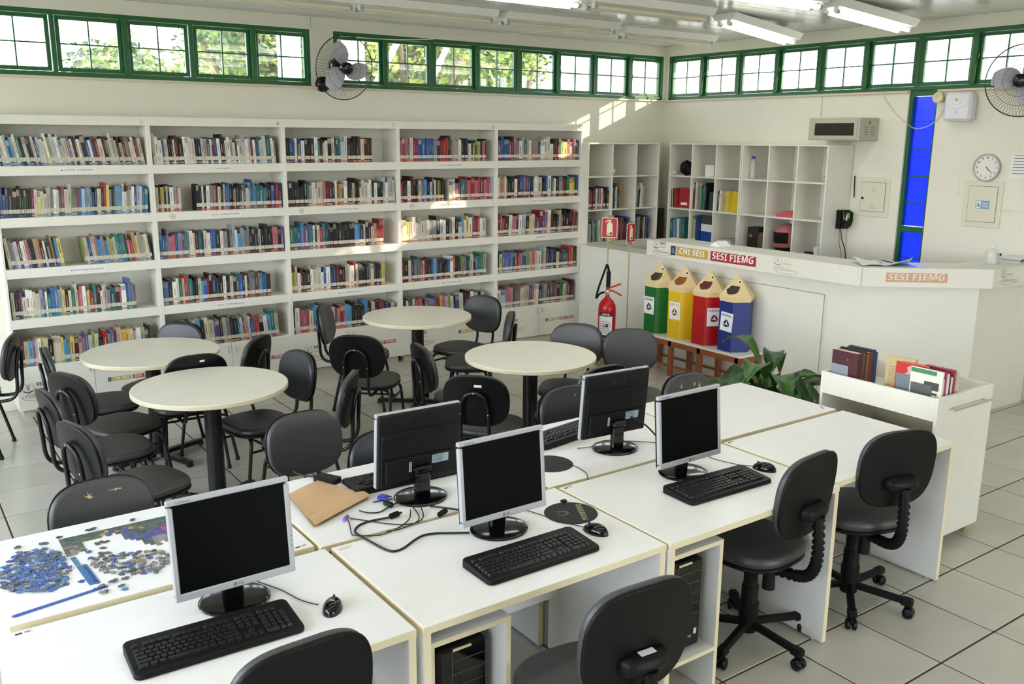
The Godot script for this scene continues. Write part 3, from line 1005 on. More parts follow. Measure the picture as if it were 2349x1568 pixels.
func build_counter() -> void:
	var lam: Material = M.white_laminate
	var o := thing("reception_counter", "white angled reception counter with sponsor plates along its fascia", "counter")
	var b := MB.new()
	counter_prism(b, 0.12, 0.0, 1.075, 0.03)
	put(b, "front_panel", lam, o)
	b = MB.new()
	counter_prism(b, 0.0, 1.068, 1.214, 0.02)
	var fa := put(b, "fascia", lam, o)
	b = MB.new()
	counter_prism(b, 0.02, 1.192, 1.213, 0.34)
	put(b, "upper_ledge", lam, o)
	b = MB.new()
	counter_prism(b, 0.15, 0.72, 0.745, 0.50)
	put(b, "work_top", lam, o)
	# seams in the front panel
	var seam := flat(rgb(150, 146, 134))
	put(boxm(Vector3(-1.622, 0.94, 1.65), Vector3(-1.619, 0.944, 3.55)), "seam", seam, o)
	put(boxm(Vector3(-1.613, 0.10, 3.548), Vector3(-1.610, 0.942, 3.553)), "seam", seam, o)
	# left end panel
	put(boxm(Vector3(-1.62, 0.0, 1.602), Vector3(-1.1, 1.19, 1.622)), "end_panel", lam, o)
	# low swing gate between counter and cabinets
	var g := thing("counter_gate", "low white gate panel between the counter end and the pigeonhole cabinet", "gate", Vector3(-1.56, 0, 0.42))
	put(boxm(Vector3(-0.012, 0.06, 0.0), Vector3(0.012, 1.02, 1.165), 0.002), "panel", lam, g)
	put(boxm(Vector3(-0.05, 1.02, 0.0), Vector3(0.25, 1.042, 1.165), 0.002), "flap_top", lam, g)
	put(boxm(Vector3(-0.02, 0.0, 0.03), Vector3(0.02, 0.06, 1.13)), "foot", lam, g)
	# plates on the fascia, facing -x
	var P := counter_line(0.0)
	var dir := Vector3(P[1].x - P[0].x, 0, P[1].y - P[0].y)
	var ln := dir.length()
	dir = dir.normalized()
	var fb := Basis(dir, Vector3.UP, dir.cross(Vector3.UP))
	var org := Vector3(P[0].x, 1.142, P[0].y)
	var F := func(s: float) -> Transform3D: return T(org + dir * s + fb.z * 0.0008, fb)
	logo_book(F.call(0.20), 0.26, fa)
	logo_strip(T(F.call(0.82).origin, fb), 1.02, fa)
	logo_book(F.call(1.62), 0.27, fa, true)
	var dir2 := Vector3(P[2].x - P[1].x, 0, P[2].y - P[1].y)
	var l2 := dir2.length()
	dir2 = dir2.normalized()
	var fb2 := Basis(dir2, Vector3.UP, dir2.cross(Vector3.UP))
	var c2 := Vector3(P[1].x, 1.142, P[1].y) + dir2 * l2 * 0.42 + fb2.z * 0.0008
	var pb := MB.new()
	pb.box(Vector3(0, 0, 0.0004), Vector3(0.46, 0.072, 0.0008), T(c2, fb2))
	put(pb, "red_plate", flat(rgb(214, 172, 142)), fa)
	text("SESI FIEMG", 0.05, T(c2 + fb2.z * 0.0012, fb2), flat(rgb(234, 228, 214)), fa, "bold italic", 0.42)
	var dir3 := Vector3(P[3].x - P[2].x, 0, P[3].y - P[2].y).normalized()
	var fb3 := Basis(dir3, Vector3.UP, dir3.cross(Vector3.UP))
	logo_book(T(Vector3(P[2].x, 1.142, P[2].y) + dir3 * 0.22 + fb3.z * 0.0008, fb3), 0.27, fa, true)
	# joint line at the bend
	put(boxm(Vector3(P[1].x - 0.0015, 1.07, P[1].y - 0.0015), Vector3(P[1].x + 0.0015, 1.212, P[1].y + 0.0015)), "seam", seam, fa)

# ---------------------------------------------------------------- desks
const DH := 0.74
func make_desk(called: String, label: String, x0: float, x1: float, z0: float, z1: float, back_at_far: bool) -> Node3D:
	var o := thing(called, label, "desk", Vector3((x0 + x1) * 0.5, 0, (z0 + z1) * 0.5), 0.0, "computer desks")
	var hx := (x1 - x0) * 0.5
	var hz := (z1 - z0) * 0.5
	var dk: Material = M.desk_laminate
	var eb: Material = M.edge_band
	var tp := put(boxm(Vector3(-hx + 0.001, DH - 0.025, -hz + 0.001), Vector3(hx - 0.001, DH, hz - 0.001), 0.0008), "desktop", dk, o)
	for q in [[Vector3(-hx, DH - 0.0255, hz - 0.001), Vector3(hx, DH - 0.0012, hz + 0.0005)], [Vector3(-hx, DH - 0.0255, -hz - 0.0005), Vector3(hx, DH - 0.0012, -hz + 0.001)], [Vector3(-hx - 0.0005, DH - 0.0255, -hz), Vector3(-hx + 0.001, DH - 0.0012, hz)], [Vector3(hx - 0.001, DH - 0.0255, -hz), Vector3(hx + 0.0005, DH - 0.0012, hz)]]:
		put(boxm(q[0], q[1]), "edge_band", eb, tp)
	for s in [-1, 1]:
		var lo := -hx if s < 0 else hx - 0.025
		var sp := put(boxm(Vector3(lo, 0.01, -hz + 0.005), Vector3(lo + 0.025, DH - 0.026, hz - 0.003), 0.001), "side_panel", dk, o)
		put(boxm(Vector3(lo, 0.01, hz - 0.003), Vector3(lo + 0.025, DH - 0.026, hz - 0.002)), "edge_band", eb, sp)
		put(boxm(Vector3(lo, 0.01, -hz + 0.004), Vector3(lo + 0.025, DH - 0.026, -hz + 0.005)), "edge_band", eb, sp)
		var f := MB.new()
		for z in [-hz + 0.06, hz - 0.06]: f.lathe([Vector2(0, 0), Vector2(0.012, 0), Vector2(0.012, 0), Vector2(0.009, 0.012)], 10, T(Vector3(lo + 0.0125, 0, z)))
		put(f, "glide", M.silver, sp)
	var zb := -hz + 0.05 if back_at_far else hz - 0.07
	put(boxm(Vector3(-hx + 0.0255, 0.28, zb), Vector3(hx - 0.0255, DH - 0.026, zb + 0.018)), "modesty_panel", dk, o)
	return o

func asset_tag(o: Node3D, x: float, z: float, turn := 0.0, faded := false) -> void:
	var t := T(Vector3(x, DH, z), RY(turn))
	var b := MB.new()
	b.box(Vector3(0, 0.0003, 0), Vector3(0.048, 0.0006, 0.016), t)
	var s := put(b, "asset_sticker", flat(rgb(226, 216, 184)) if faded else M.sticker, o)
	if not faded:
		var c := MB.new()
		c.box(Vector3(-0.012, 0.0008, 0.001), Vector3(0.018, 0.0004, 0.008), t)
		c.box(Vector3(0.012, 0.0008, 0.003), Vector3(0.016, 0.0004, 0.002), t)
		c.box(Vector3(0.012, 0.0008, -0.002), Vector3(0.016, 0.0004, 0.002), t)
		put(c, "print", M.ink, s)

func build_desks() -> void:
	var back := [[-7.692, -6.727, 4.475, 5.150, "white desk with the jigsaw puzzle, back row at far left"], [-6.712, -5.704, 4.505, 5.175, "white desk with envelope and tangled cables, back row"], [-5.692, -4.634, 4.500, 5.185, "white back row desk under the second monitor turned away"], [-4.612, -3.712, 4.505, 5.172, "empty white back row desk by the plant"]]
	var front := [[-7.695, -6.705, 5.192, 5.850, "white front row desk with monitor and optical mouse, nearest the lower left"], [-6.683, -5.676, 5.200, 5.858, "white front row desk with the round mouse pad"], [-5.662, -4.664, 5.212, 5.868, "white front row desk with the third monitor facing the camera"], [-4.645, -3.700, 5.205, 5.835, "empty white front row desk at the right end beside the cart"]]
	var bd := []
	for q in back: bd.append(make_desk("computer_desk", q[4], q[0], q[1], q[2], q[3], false))
	var fd := []
	for q in front: fd.append(make_desk("computer_desk", q[4], q[0], q[1], q[2], q[3], true))
	asset_tag(bd[0], 0.44, 0.315, 8)
	asset_tag(bd[3], 0.41, 0.27, 60)
	asset_tag(fd[0], -0.465, -0.31, 5)
	asset_tag(fd[1], -0.465, -0.30, 8, true)
	asset_tag(fd[2], -0.465, -0.31, 10)
	asset_tag(fd[3], -0.440, -0.30, 10)
	# open stands for the computers, under the front desks
	var st := [[-6.650, -6.345, "white open computer stand under the desk with the mouse pad"], [-5.632, -5.335, "white open computer stand under the third front desk"]]
	for q in st:
		var o := thing("computer_stand", q[2], "stand", Vector3((q[0] + q[1]) * 0.5, 0, 5.62), 0.0, "computer stands")
		var h: float = (q[1] - q[0]) * 0.5
		var zf := 0.21
		var zb := -0.19
		for s in [-1, 1]:
			var lo: float = -h if s < 0 else h - 0.018
			var sp := put(boxm(Vector3(lo, 0.0, zb), Vector3(lo + 0.018, 0.642, zf), 0.001), "side_panel", M.desk_laminate, o)
			put(boxm(Vector3(lo, 0.0, zf), Vector3(lo + 0.018, 0.642, zf + 0.001)), "edge_band", M.edge_band, sp)
		for y in [0.66, 0.205]:
			var full: bool = y > 0.5
			var sp2 := put(boxm(Vector3(-h if full else -h + 0.018, y - 0.018, zb), Vector3(h if full else h - 0.018, y, zf), 0.001), "top" if full else "shelf", M.desk_laminate, o)
			put(boxm(Vector3(-h if full else -h + 0.018, y - 0.018, zf), Vector3(h if full else h - 0.018, y, zf + 0.001)), "edge_band", M.edge_band, sp2)
		var hb := MB.new()
		hb.lathe([Vector2(0, 0.001), Vector2(0.007, 0.001), Vector2(0.007, 0.001), Vector2(0.007, 0)], 10, T(Vector3(h - 0.0182, 0.12, 0.05), RZ(90)))
		put(hb, "screw_cap", M.ink, o)

# ---------------------------------------------------------------- round tables
func build_round_tables() -> void:
	var q := [[-6.435, 1.765, 20.0, "round cream table nearest the leftmost bookcases"], [-6.37, 2.828, 35.0, "round cream table in front at left, nearest the desks"], [-4.325, 1.653, 50.0, "round cream table in the middle beside the bookcases"], [-4.375, 3.272, 65.0, "round cream table behind the monitors turned away"]]
	var r := 0.44
	var b := MB.new()
	b.lathe([Vector2(0, 0.75), Vector2(r - 0.004, 0.75), Vector2(r - 0.004, 0.75), Vector2(r - 0.0005, 0.7475)], 64)
	b.lathe([Vector2(r - 0.006, 0.722), Vector2(0.0, 0.722)], 64)
	var top_mesh := b.mesh()
	b = MB.new()
	b.lathe([Vector2(r - 0.0005, 0.7475), Vector2(r, 0.745), Vector2(r, 0.745), Vector2(r, 0.726), Vector2(r, 0.726), Vector2(r - 0.006, 0.722)].map(func(p): return Vector2(p.x, p.y)), 64)
	var edge_mesh := b.mesh()
	b = MB.new()
	b.lathe([Vector2(0.0, 0.04), Vector2(0.05, 0.04), Vector2(0.05, 0.04), Vector2(0.05, 0.70), Vector2(0.05, 0.70), Vector2(0.10, 0.706), Vector2(0.10, 0.722), Vector2(0.10, 0.722), Vector2(0.0, 0.722)], 28)
	var col_mesh := b.mesh()
	b = MB.new()
	b.cbox(Vector3(0.19, 0.028, 0), Vector3(0.30, 0.030, 0.05), 0.006)
	b.cbox(Vector3(0.33, 0.012, 0), Vector3(0.03, 0.024, 0.04), 0.004)
	var foot_mesh := b.mesh()
	for t in q:
		var o := thing("round_table", t[3], "table", Vector3(t[0], 0, t[1]), 0.0, "round reading tables")
		var tp := put(top_mesh, "tabletop", M.table_laminate, o)
		put(edge_mesh, "edge_band", M.table_edge, tp)
		put(col_mesh, "column", M.black_steel, o)
		for k in 4: put(foot_mesh, "foot", M.black_steel, o, T(Vector3.ZERO, RY(t[2] + 90 * k)))

# ---------------------------------------------------------------- chairs
var chair_parts := {}
func chair_meshes() -> void:
	var b := MB.new()
	b.pad(0.42, 0.40, 0.046, 3.0, 0.010, T(Vector3(0, 0.427, 0), RX(-90)), 0.0, 48)
	chair_parts.seat = b.mesh()
	b = MB.new()
	b.pad(0.425, 0.405, 0.014, 3.0, 0.0, T(Vector3(0, 0.402, 0), RX(-90)), 0.0, 48)
	chair_parts.pan = b.mesh()
	# back pad: front looks along +z
	var bt := T(Vector3(0, 0.675, -0.305), RX(-9))
	b = MB.new()
	b.pad(0.395, 0.315, 0.040, 3.0, 0.006, bt, 0.018, 48, 2.5)
	chair_parts.back = b.mesh()
	b = MB.new()
	b.pad(0.402, 0.322, 0.012, 3.0, 0.0, bt * T(Vector3(0, 0, -0.021)), 0.018, 48, 2.5)
	chair_parts.shell = b.mesh()
	# bent tube that carries the back
	b = MB.new()
	var pts := [Vector3(-0.085, 0.388, 0.10), Vector3(-0.085, 0.384, -0.10), Vector3(-0.085, 0.380, -0.24), Vector3(-0.085, 0.398, -0.305), Vector3(-0.085, 0.450, -0.334), Vector3(-0.085, 0.55, -0.341), Vector3(-0.080, 0.645, -0.349), Vector3(-0.055, 0.705, -0.357), Vector3(0.0, 0.730, -0.361)]
	var full := pts.duplicate()
	for k in range(pts.size() - 2, -1, -1): full.append(Vector3(-pts[k].x, pts[k].y, pts[k].z))
	b.tube(arc_pts(full, 5), 0.0115, 10)
	chair_parts.bracket = b.mesh()
	b = MB.new()
	for p in [Vector3(0, 0.730, -0.373), Vector3(-0.083, 0.60, -0.357), Vector3(0.083, 0.60, -0.357)]:
		b.lathe([Vector2(0, 0.003), Vector2(0.004, 0.002), Vector2(0.005, 0)], 8, T(p, RX(-90)))
	chair_parts.screws = b.mesh()
	for s in [-1, 1]:
		b = MB.new()
		b.tube(arc_pts([Vector3(s * 0.06, 0.384, 0.115), Vector3(s * 0.14, 0.382, 0.13), Vector3(s * 0.178, 0.357, 0.142), Vector3(s * 0.19, 0.30, 0.155), Vector3(s * 0.205, 0.02, 0.195)], 5), 0.011, 10)
		b.lathe([Vector2(0, 0), Vector2(0.015, 0), Vector2(0.015, 0), Vector2(0.0135, 0.026)], 10, T(Vector3(s * 0.205, 0, 0.195)))
		chair_parts["front%d" % s] = b.mesh()
		b = MB.new()
		b.tube(arc_pts([Vector3(s * 0.06, 0.384, -0.10), Vector3(s * 0.14, 0.382, -0.115), Vector3(s * 0.175, 0.357, -0.13), Vector3(s * 0.186, 0.30, -0.15), Vector3(s * 0.20, 0.02, -0.215)], 5), 0.011, 10)
		b.lathe([Vector2(0, 0), Vector2(0.015, 0), Vector2(0.015, 0), Vector2(0.0135, 0.026)], 10, T(Vector3(s * 0.20, 0, -0.215)))
		chair_parts["rear%d" % s] = b.mesh()
	b = MB.new()
	for s in [-1, 1]: b.tube([Vector3(s * 0.189, 0.31, 0.153), Vector3(s * 0.186, 0.31, -0.147)], 0.008, 8)
	b.tube([Vector3(-0.187, 0.31, 0.02), Vector3(0.187, 0.31, 0.02)], 0.008, 8)
	b.cbox(Vector3(0, 0.388, 0.0), Vector3(0.20, 0.012, 0.26), 0.003)
	chair_parts.stretcher = b.mesh()

func make_chair(label: String, x: float, z: float, yaw: float, pad_m: Material) -> Node3D:
	var o := thing("visitor_chair", label, "chair", Vector3(x, 0, z), deg_to_rad(yaw), "black visitor chairs")
	var se := put(chair_parts.seat, "seat", pad_m, o)
	put(chair_parts.pan, "seat_pan", M.black_shell, se)
	var ba := put(chair_parts.back, "backrest", pad_m, o)
	put(chair_parts.shell, "back_shell", M.black_shell, ba)
	var br := put(chair_parts.bracket, "back_tube", M.black_steel, o)
	put(chair_parts.screws, "screw", M.silver, br)
	for s in [-1, 1]:
		put(chair_parts["front%d" % s], "leg", M.black_steel, o)
		put(chair_parts["rear%d" % s], "leg", M.black_steel, o)
	put(chair_parts.stretcher, "stretcher", M.black_steel, o)
	return o

func tear(o: Node3D, spots: Array, seed: int) -> void:
	# foam showing through split vinyl on the front of the back pad
	var r := RandomNumberGenerator.new()
	r.seed = seed
	var bt := T(Vector3(0, 0.675, -0.305), RX(-9))
	var b := MB.new()
	for s in spots:
		var poly := PackedVector2Array()
		var n := 14
		for k in n:
			var a := TAU * k / n
			var rad: float = (1.0 if k % 2 == 0 else 0.35) * r.randf_range(0.5, 1.0)
			poly.append(Vector2(s[0] + cos(a) * rad * s[2], s[1] + sin(a) * rad * s[3]))
		var zz: float = 0.0205 + 0.018 * pow(s[0] / 0.1975, 2.0) + 0.006 * (0.75 - absf(s[1]) / 0.2)
		b.prism(poly, zz - 0.004, zz + 0.0012, bt)
	put(b, "torn_patch", mat("foam", rgb(206, 178, 128), 0.9), o.get_node("backrest")).set_meta("label", "tan foam showing through torn vinyl")

func build_chairs() -> void:
	chair_meshes()
	var v: Material = M.vinyl
	var w: Material = M.vinyl_blue_sheen
	var list := [
		["black chair cut off by the left edge of the photo, turned to the left", -7.479, 0.959, -108, v],
		["black chair left of the far left table, backmost of four in a row", -6.74, 1.708, 84, v],
		["black chair at the left, second of the four in a row, its bent tube showing", -6.763, 2.27, 114, v],
		["black chair at the left, third of the four in a row, seen edge on", -6.9, 2.705, 96, v],
		["black chair at the left, frontmost of the four in a row", -6.893, 3.351, 105, v],
		["black chair half hidden behind the far left table, facing the camera", -6.359, 1.498, -53, w],
		["black chair between the two left tables, only its back edge above the nearer table", -6.311, 2.03, 180, v],
		["black chair right of the far left table, its bent tube showing", -6.022, 1.821, -135, v],
		["black chair right of the front left table, padded side showing", -6.057, 2.687, -81, w],
		["black chair with broad grey pad behind the envelope desk", -6.246, 4.209, 0, v],
		["black chair seen edge on right of the front left table", -5.957, 3.11, -127, v],
		["black chair with torn pad behind the jigsaw desk", -7.264, 4.606, 0, v],
		["black chair mostly hidden behind the left monitor turned away", -6.034, 4.686, 0, w],
		["bluish black chair left of the right monitor turned away, small nick in pad", -4.852, 4.561, 0, w],
		["black chair with torn pad behind the third monitor facing the camera", -4.103, 4.744, 0, v],
		["black chair left of the middle table, tall narrow pad showing", -4.697, 1.411, 53, v],
		["black chair with its back to the camera left of the middle table", -5.006, 2.149, 137, v],
		["black chair seen edge on left of the table behind the monitors", -4.685, 2.948, 80, v],
		["black chair right of the middle table near the rightmost bookcase", -3.915, 1.655, -72, v],
		["black chair seen edge on, back to the rightmost bookcase", -4.119, 2.128, -123, v],
		["black chair behind the table nearest the counter, left of the pair", -3.944, 3.152, -49, v],
		["black chair beside the red extinguisher, right of the pair", -3.694, 3.556, -37, v],
		["black chair with back to camera and a small white sticker", -4.889, 3.538, 132, v],
		["black chair with only its shell edge above the right monitor turned away", -4.355, 3.679, 180, v],
	]
	var made := []
	for q in list: made.append(make_chair(q[0], q[1], q[2], q[3], q[4]))
	tear(made[11], [[-0.045, 0.095, 0.022, 0.030], [0.060, 0.108, 0.055, 0.006], [0.055, 0.108, 0.004, 0.014]], 3)
	tear(made[14], [[-0.06, 0.085, 0.022, 0.010], [-0.055, 0.09, 0.006, 0.03], [0.055, 0.088, 0.024, 0.026], [0.09, 0.075, 0.022, 0.030]], 5)
	tear(made[13], [[0.05, 0.10, 0.006, 0.016]], 8)
	# sticker on the back of one
	var sb := MB.new()
	sb.box(Vector3(-0.02, 0.10, -0.0290), Vector3(0.045, 0.016, 0.0012), T(Vector3(0, 0.675, -0.305), RX(-9)))
	put(sb, "sticker", M.sticker, made[22].get_node("backrest"))
	var s2 := MB.new()
	s2.box(Vector3(-0.03, 0.12, -0.0290), Vector3(0.03, 0.012, 0.0012), T(Vector3(0, 0.675, -0.305), RX(-9)))
	put(s2, "sticker", M.sticker, made[6].get_node("backrest"))

func build_swivel_chairs() -> void:
	var b := MB.new()
	b.pad(0.43, 0.42, 0.055, 2.8, 0.012, T(Vector3(0, 0.470, 0.01), RX(-90)), 0.0, 48)
	var seat := b.mesh()
	b = MB.new()
	b.pad(0.42, 0.41, 0.02, 2.8, 0.0, T(Vector3(0, 0.436, 0.01), RX(-90)), 0.0, 48)
	var pan := b.mesh()
	var bt := T(Vector3(0, 0.765, -0.235), RX(-6))
	b = MB.new()
	b.pad(0.395, 0.355, 0.040, 3.2, 0.006, bt, 0.020, 48, 2.7)
	var back := b.mesh()
	b = MB.new()
	b.pad(0.402, 0.362, 0.016, 3.2, 0.0, bt * T(Vector3(0, 0, -0.020)), 0.020, 48, 2.7)
	var shell := b.mesh()
	b = MB.new()
	b.pad(0.170, 0.070, 0.060, 3.4, 0.004, bt * T(Vector3(0, -0.06, -0.046), RY(180)), -0.012, 32)
	var clamp := b.mesh()
	# ribbed sleeve over the back bar
	b = MB.new()
	var path := arc_pts([Vector3(0, 0.685, -0.292), Vector3(0, 0.58, -0.300), Vector3(0, 0.48, -0.298), Vector3(0, 0.42, -0.270), Vector3(0, 0.395, -0.215), Vector3(0, 0.388, -0.12)], 16)
	var rr := []
	for k in path.size(): rr.append(0.0225 + 0.0035 * (1.0 if (k / 2) % 2 == 0 else -1.0))
	b.tube(path, 0.02, 14, true, false, rr)
	var sleeve := b.mesh()
	b = MB.new()
	b.cbox(Vector3(0, 0.405, 0.0), Vector3(0.14, 0.045, 0.22), 0.010)
	b.lathe([Vector2(0, 0.300), Vector2(0.028, 0.300), Vector2(0.028, 0.300), Vector2(0.026, 0.37), Vector2(0.024, 0.39)], 10, T(Vector3(0.02, 0.0, -0.10)))
	var mech := b.mesh()
	b = MB.new()
	b.lathe([Vector2(0, 0.055), Vector2(0.040, 0.055), Vector2(0.040, 0.055), Vector2(0.043, 0.19), Vector2(0.043, 0.19), Vector2(0.037, 0.192), Vector2(0.037, 0.27), Vector2(0.037, 0.27), Vector2(0.031, 0.272), Vector2(0.031, 0.38), Vector2(0.031, 0.38), Vector2(0.0, 0.38)], 22)
	var column := b.mesh()
	b = MB.new()
	b.cbox(Vector3(0.14, 0.092, 0), Vector3(0.26, 0.030, 0.034), 0.007, T(Vector3.ZERO, RZ(-3)))
	b.cbox(Vector3(0.262, 0.086, 0), Vector3(0.056, 0.038, 0.042), 0.008, T(Vector3.ZERO, RZ(-2)))
	var arm := b.mesh()
	b = MB.new()
	for s in [-1, 1]:
		b.lathe([Vector2(0.0, 0.012), Vector2(0.018, 0.012), Vector2(0.0245, 0.007), Vector2(0.026, 0.0), Vector2(0.0245, -0.007), Vector2(0.012, -0.010), Vector2(0.0, -0.010)], 18, T(Vector3(0.275, 0.026, s * 0.015), RX(90)))
	b.tube([Vector3(0.270, 0.02, 0), Vector3(0.270, 0.075, 0)], 0.006, 8)
	b.cbox(Vector3(0.274, 0.042, 0), Vector3(0.036, 0.024, 0.020), 0.005)
	var caster := b.mesh()
	var list := [
		["black swivel chair at the bottom edge, only its back showing", -7.14, 5.785, 182, 20.0],
		["black swivel chair in front of the computer stands, white sticker on its bracket", -6.20, 6.05, 176, 50.0],
		["black swivel chair with ribbed back bar pulled up to the third front desk", -4.93, 5.65, 186, 12.0],
		["black swivel chair pulled up to the right end desk", -4.25, 5.69, 163, 55.0],
	]
	for q in list:
		var o := thing("swivel_chair", q[0], "chair", Vector3(q[1], 0, q[2]), deg_to_rad(q[3]), "black swivel chairs")
		var se := put(seat, "seat", M.vinyl, o)
		put(pan, "seat_pan", M.black_plastic, se)
		var ba := put(back, "backrest", M.vinyl, o)
		put(shell, "back_shell", M.black_plastic, ba)
		var cl := put(clamp, "back_clamp", M.black_plastic, o)
		if q[2] == 6.05:
			var s := MB.new()
			s.box(Vector3(0, 0.036, 0.0), Vector3(0.055, 0.001, 0.022), bt * T(Vector3(0, -0.06, -0.046)))
			put(s, "sticker", M.sticker, cl)
		put(sleeve, "ribbed_sleeve", M.black_plastic, o)
		put(mech, "mechanism", M.black_plastic, o)
		put(column, "column", M.black_plastic, o)
		for k in 5:
			var a := put(arm, "base_arm", M.black_plastic, o, T(Vector3.ZERO, RY(q[4] + 72 * k)))
			put(caster, "caster", M.black_shell, a)

# ---------------------------------------------------------------- computers
func make_monitor(label: String, x: float, z: float, yaw: float, tilt := 5.0) -> Node3D:
	var o := thing("flat_monitor", label, "monitor", Vector3(x, DH, z), deg_to_rad(yaw), "flat computer monitors")
	var W := 0.376
	var H := 0.314
	var pt := T(Vector3(0, 0.222, 0.022), RX(-tilt))
	var b := MB.new()
	# bezel: four bars
	b.cbox(Vector3(0, H * 0.5 - 0.008, 0), Vector3(W, 0.016, 0.020), 0.003, pt)
	b.cbox(Vector3(0, -H * 0.5 + 0.012, 0), Vector3(W, 0.024, 0.020), 0.003, pt)
	for s in [-1, 1]: b.cbox(Vector3(s * (W * 0.5 - 0.0085), -0.004, 0), Vector3(0.017, H - 0.036, 0.0198), 0.003, pt)
	var be := put(b, "bezel", M.silver, o)
	b = MB.new()
	b.box(Vector3(0, 0.004, 0.002), Vector3(W - 0.032, H - 0.038, 0.008), pt)
	put(b, "screen", M.screen_off, o)
	text("FLATRON", 0.0065, pt * T(Vector3(-W * 0.5 + 0.045, H * 0.5 - 0.008, 0.0102)), M.ink_grey, be, "sans", 0.042)
	text("LG", 0.009, pt * T(Vector3(0.010, -H * 0.5 + 0.012, 0.0102)), M.ink_grey, be, "bold")
	var lb := MB.new()
	lb.lathe([Vector2(0, 0.0006), Vector2(0.0062, 0.0006), Vector2(0.0062, 0.0006), Vector2(0.0062, 0)], 16, pt * T(Vector3(-0.008, -H * 0.5 + 0.012, 0.010), RX(90)))
	put(lb, "badge", M.ink_grey, be)
	for k in 4: 
		var kb := MB.new()
		kb.box(Vector3(W * 0.5 - 0.006, -0.02 - 0.016 * k, 0.0102), Vector3(0.003, 0.004, 0.001), pt)
		put(kb, "button", M.ink_grey, be)
	# back shell with its raised ledge
	b = MB.new()
	b.cbox(Vector3(0, 0, -0.016), Vector3(W - 0.008, H - 0.006, 0.016), 0.005, pt)
	b.cbox(Vector3(0, -0.045, -0.0245), Vector3(W - 0.030, H - 0.110, 0.008), 0.004, pt)
	b.cbox(Vector3(0, 0.062, -0.026), Vector3(W - 0.030, 0.024, 0.011), 0.0055, pt)
	b.cbox(Vector3(0, -0.085, -0.034), Vector3(W - 0.06, 0.10, 0.012), 0.005, pt)
	var sh := put(b, "back_shell", M.monitor_back, o)
	var rear := pt * T(Vector3(0, 0, 0), RY(180))
	var em := mat("embossed_grey", rgb(16, 16, 18), 0.3)
	text("LG", 0.026, rear * T(Vector3(0.022, 0.112, 0.0245)), em, sh, "bold")
	lb = MB.new()
	lb.lathe([Vector2(0, 0.001), Vector2(0.016, 0.001), Vector2(0.016, 0.001), Vector2(0.016, 0)], 24, rear * T(Vector3(-0.024, 0.112, 0.024), RX(90)))
	put(lb, "badge", em, sh)
	lb = MB.new()
	lb.box(Vector3(0.085, -0.060, 0.0403), Vector3(0.075, 0.036, 0.0008), rear)
	put(lb, "rating_label", flat(rgb(160, 184, 196), 0.4), sh)
	lb = MB.new()
	for k in 4: lb.box(Vector3(0.075 + 0.006 * (k % 2), -0.049 - 0.007 * k, 0.0408), Vector3(0.045 - 0.012 * (k % 2), 0.0018, 0.0004), rear)
	put(lb, "print", M.ink, sh)
	lb = MB.new()
	lb.box(Vector3(-0.050, -0.075, 0.0404), Vector3(0.011, 0.042, 0.0008), rear)
	put(lb, "barcode_sticker", M.sticker, sh)
	lb = MB.new()
	for k in 5: lb.box(Vector3(-0.050, -0.059 - 0.008 * k, 0.0409), Vector3(0.005, 0.0045, 0.0004), rear)
	put(lb, "print", M.ink, sh)
	# neck and foot
	b = MB.new()
	b.cbox(Vector3(0, 0.075, -0.014), Vector3(0.068, 0.126, 0.026), 0.006)
	b.cbox(Vector3(0, 0.130, -0.022), Vector3(0.080, 0.030, 0.040), 0.008)
	put(b, "neck", M.gloss_black, o)
	b = MB.new()
	b.lathe([Vector2(0, 0.018), Vector2(0.06, 0.0165), Vector2(0.100, 0.0125), Vector2(0.108, 0.010), Vector2(0.111, 0.006), Vector2(0.111, 0.006), Vector2(0.109, 0.0), Vector2(0.109, 0.0), Vector2(0, 0)], 48, T(Vector3(0, 0.0, 0.0), Basis().scaled(Vector3(1.0, 1.0, 0.93))))
	put(b, "foot", M.gloss_black, o)
	return o

var key_mesh := {}
func key(w: float) -> ArrayMesh:
	var k := "%.4f" % w
	if not key_mesh.has(k):
		var b := MB.new()
		var h := 0.0075
		var x := w * 0.5
		var z := 0.0083
		var lo: Array[Vector3] = [Vector3(-x, 0, -z), Vector3(x, 0, -z), Vector3(x, 0, z), Vector3(-x, 0, z)]
		var hi: Array[Vector3] = [Vector3(-x + 0.0024, h, -z + 0.0015), Vector3(x - 0.0024, h, -z + 0.0015), Vector3(x - 0.0024, h, z - 0.0032), Vector3(-x + 0.0024, h, z - 0.0032)]
		b.quad(hi[0], hi[1], hi[2], hi[3], Vector3.UP)
		var nn := [Vector3(0, 0.3, -1), Vector3(1, 0.3, 0), Vector3(0, 0.4, 1), Vector3(-1, 0.3, 0)]
		for i in 4: b.quad(lo[i], lo[(i + 1) % 4], hi[(i + 1) % 4], hi[i], nn[i].normalized())
		key_mesh[k] = b.mesh()
	return key_mesh[k]

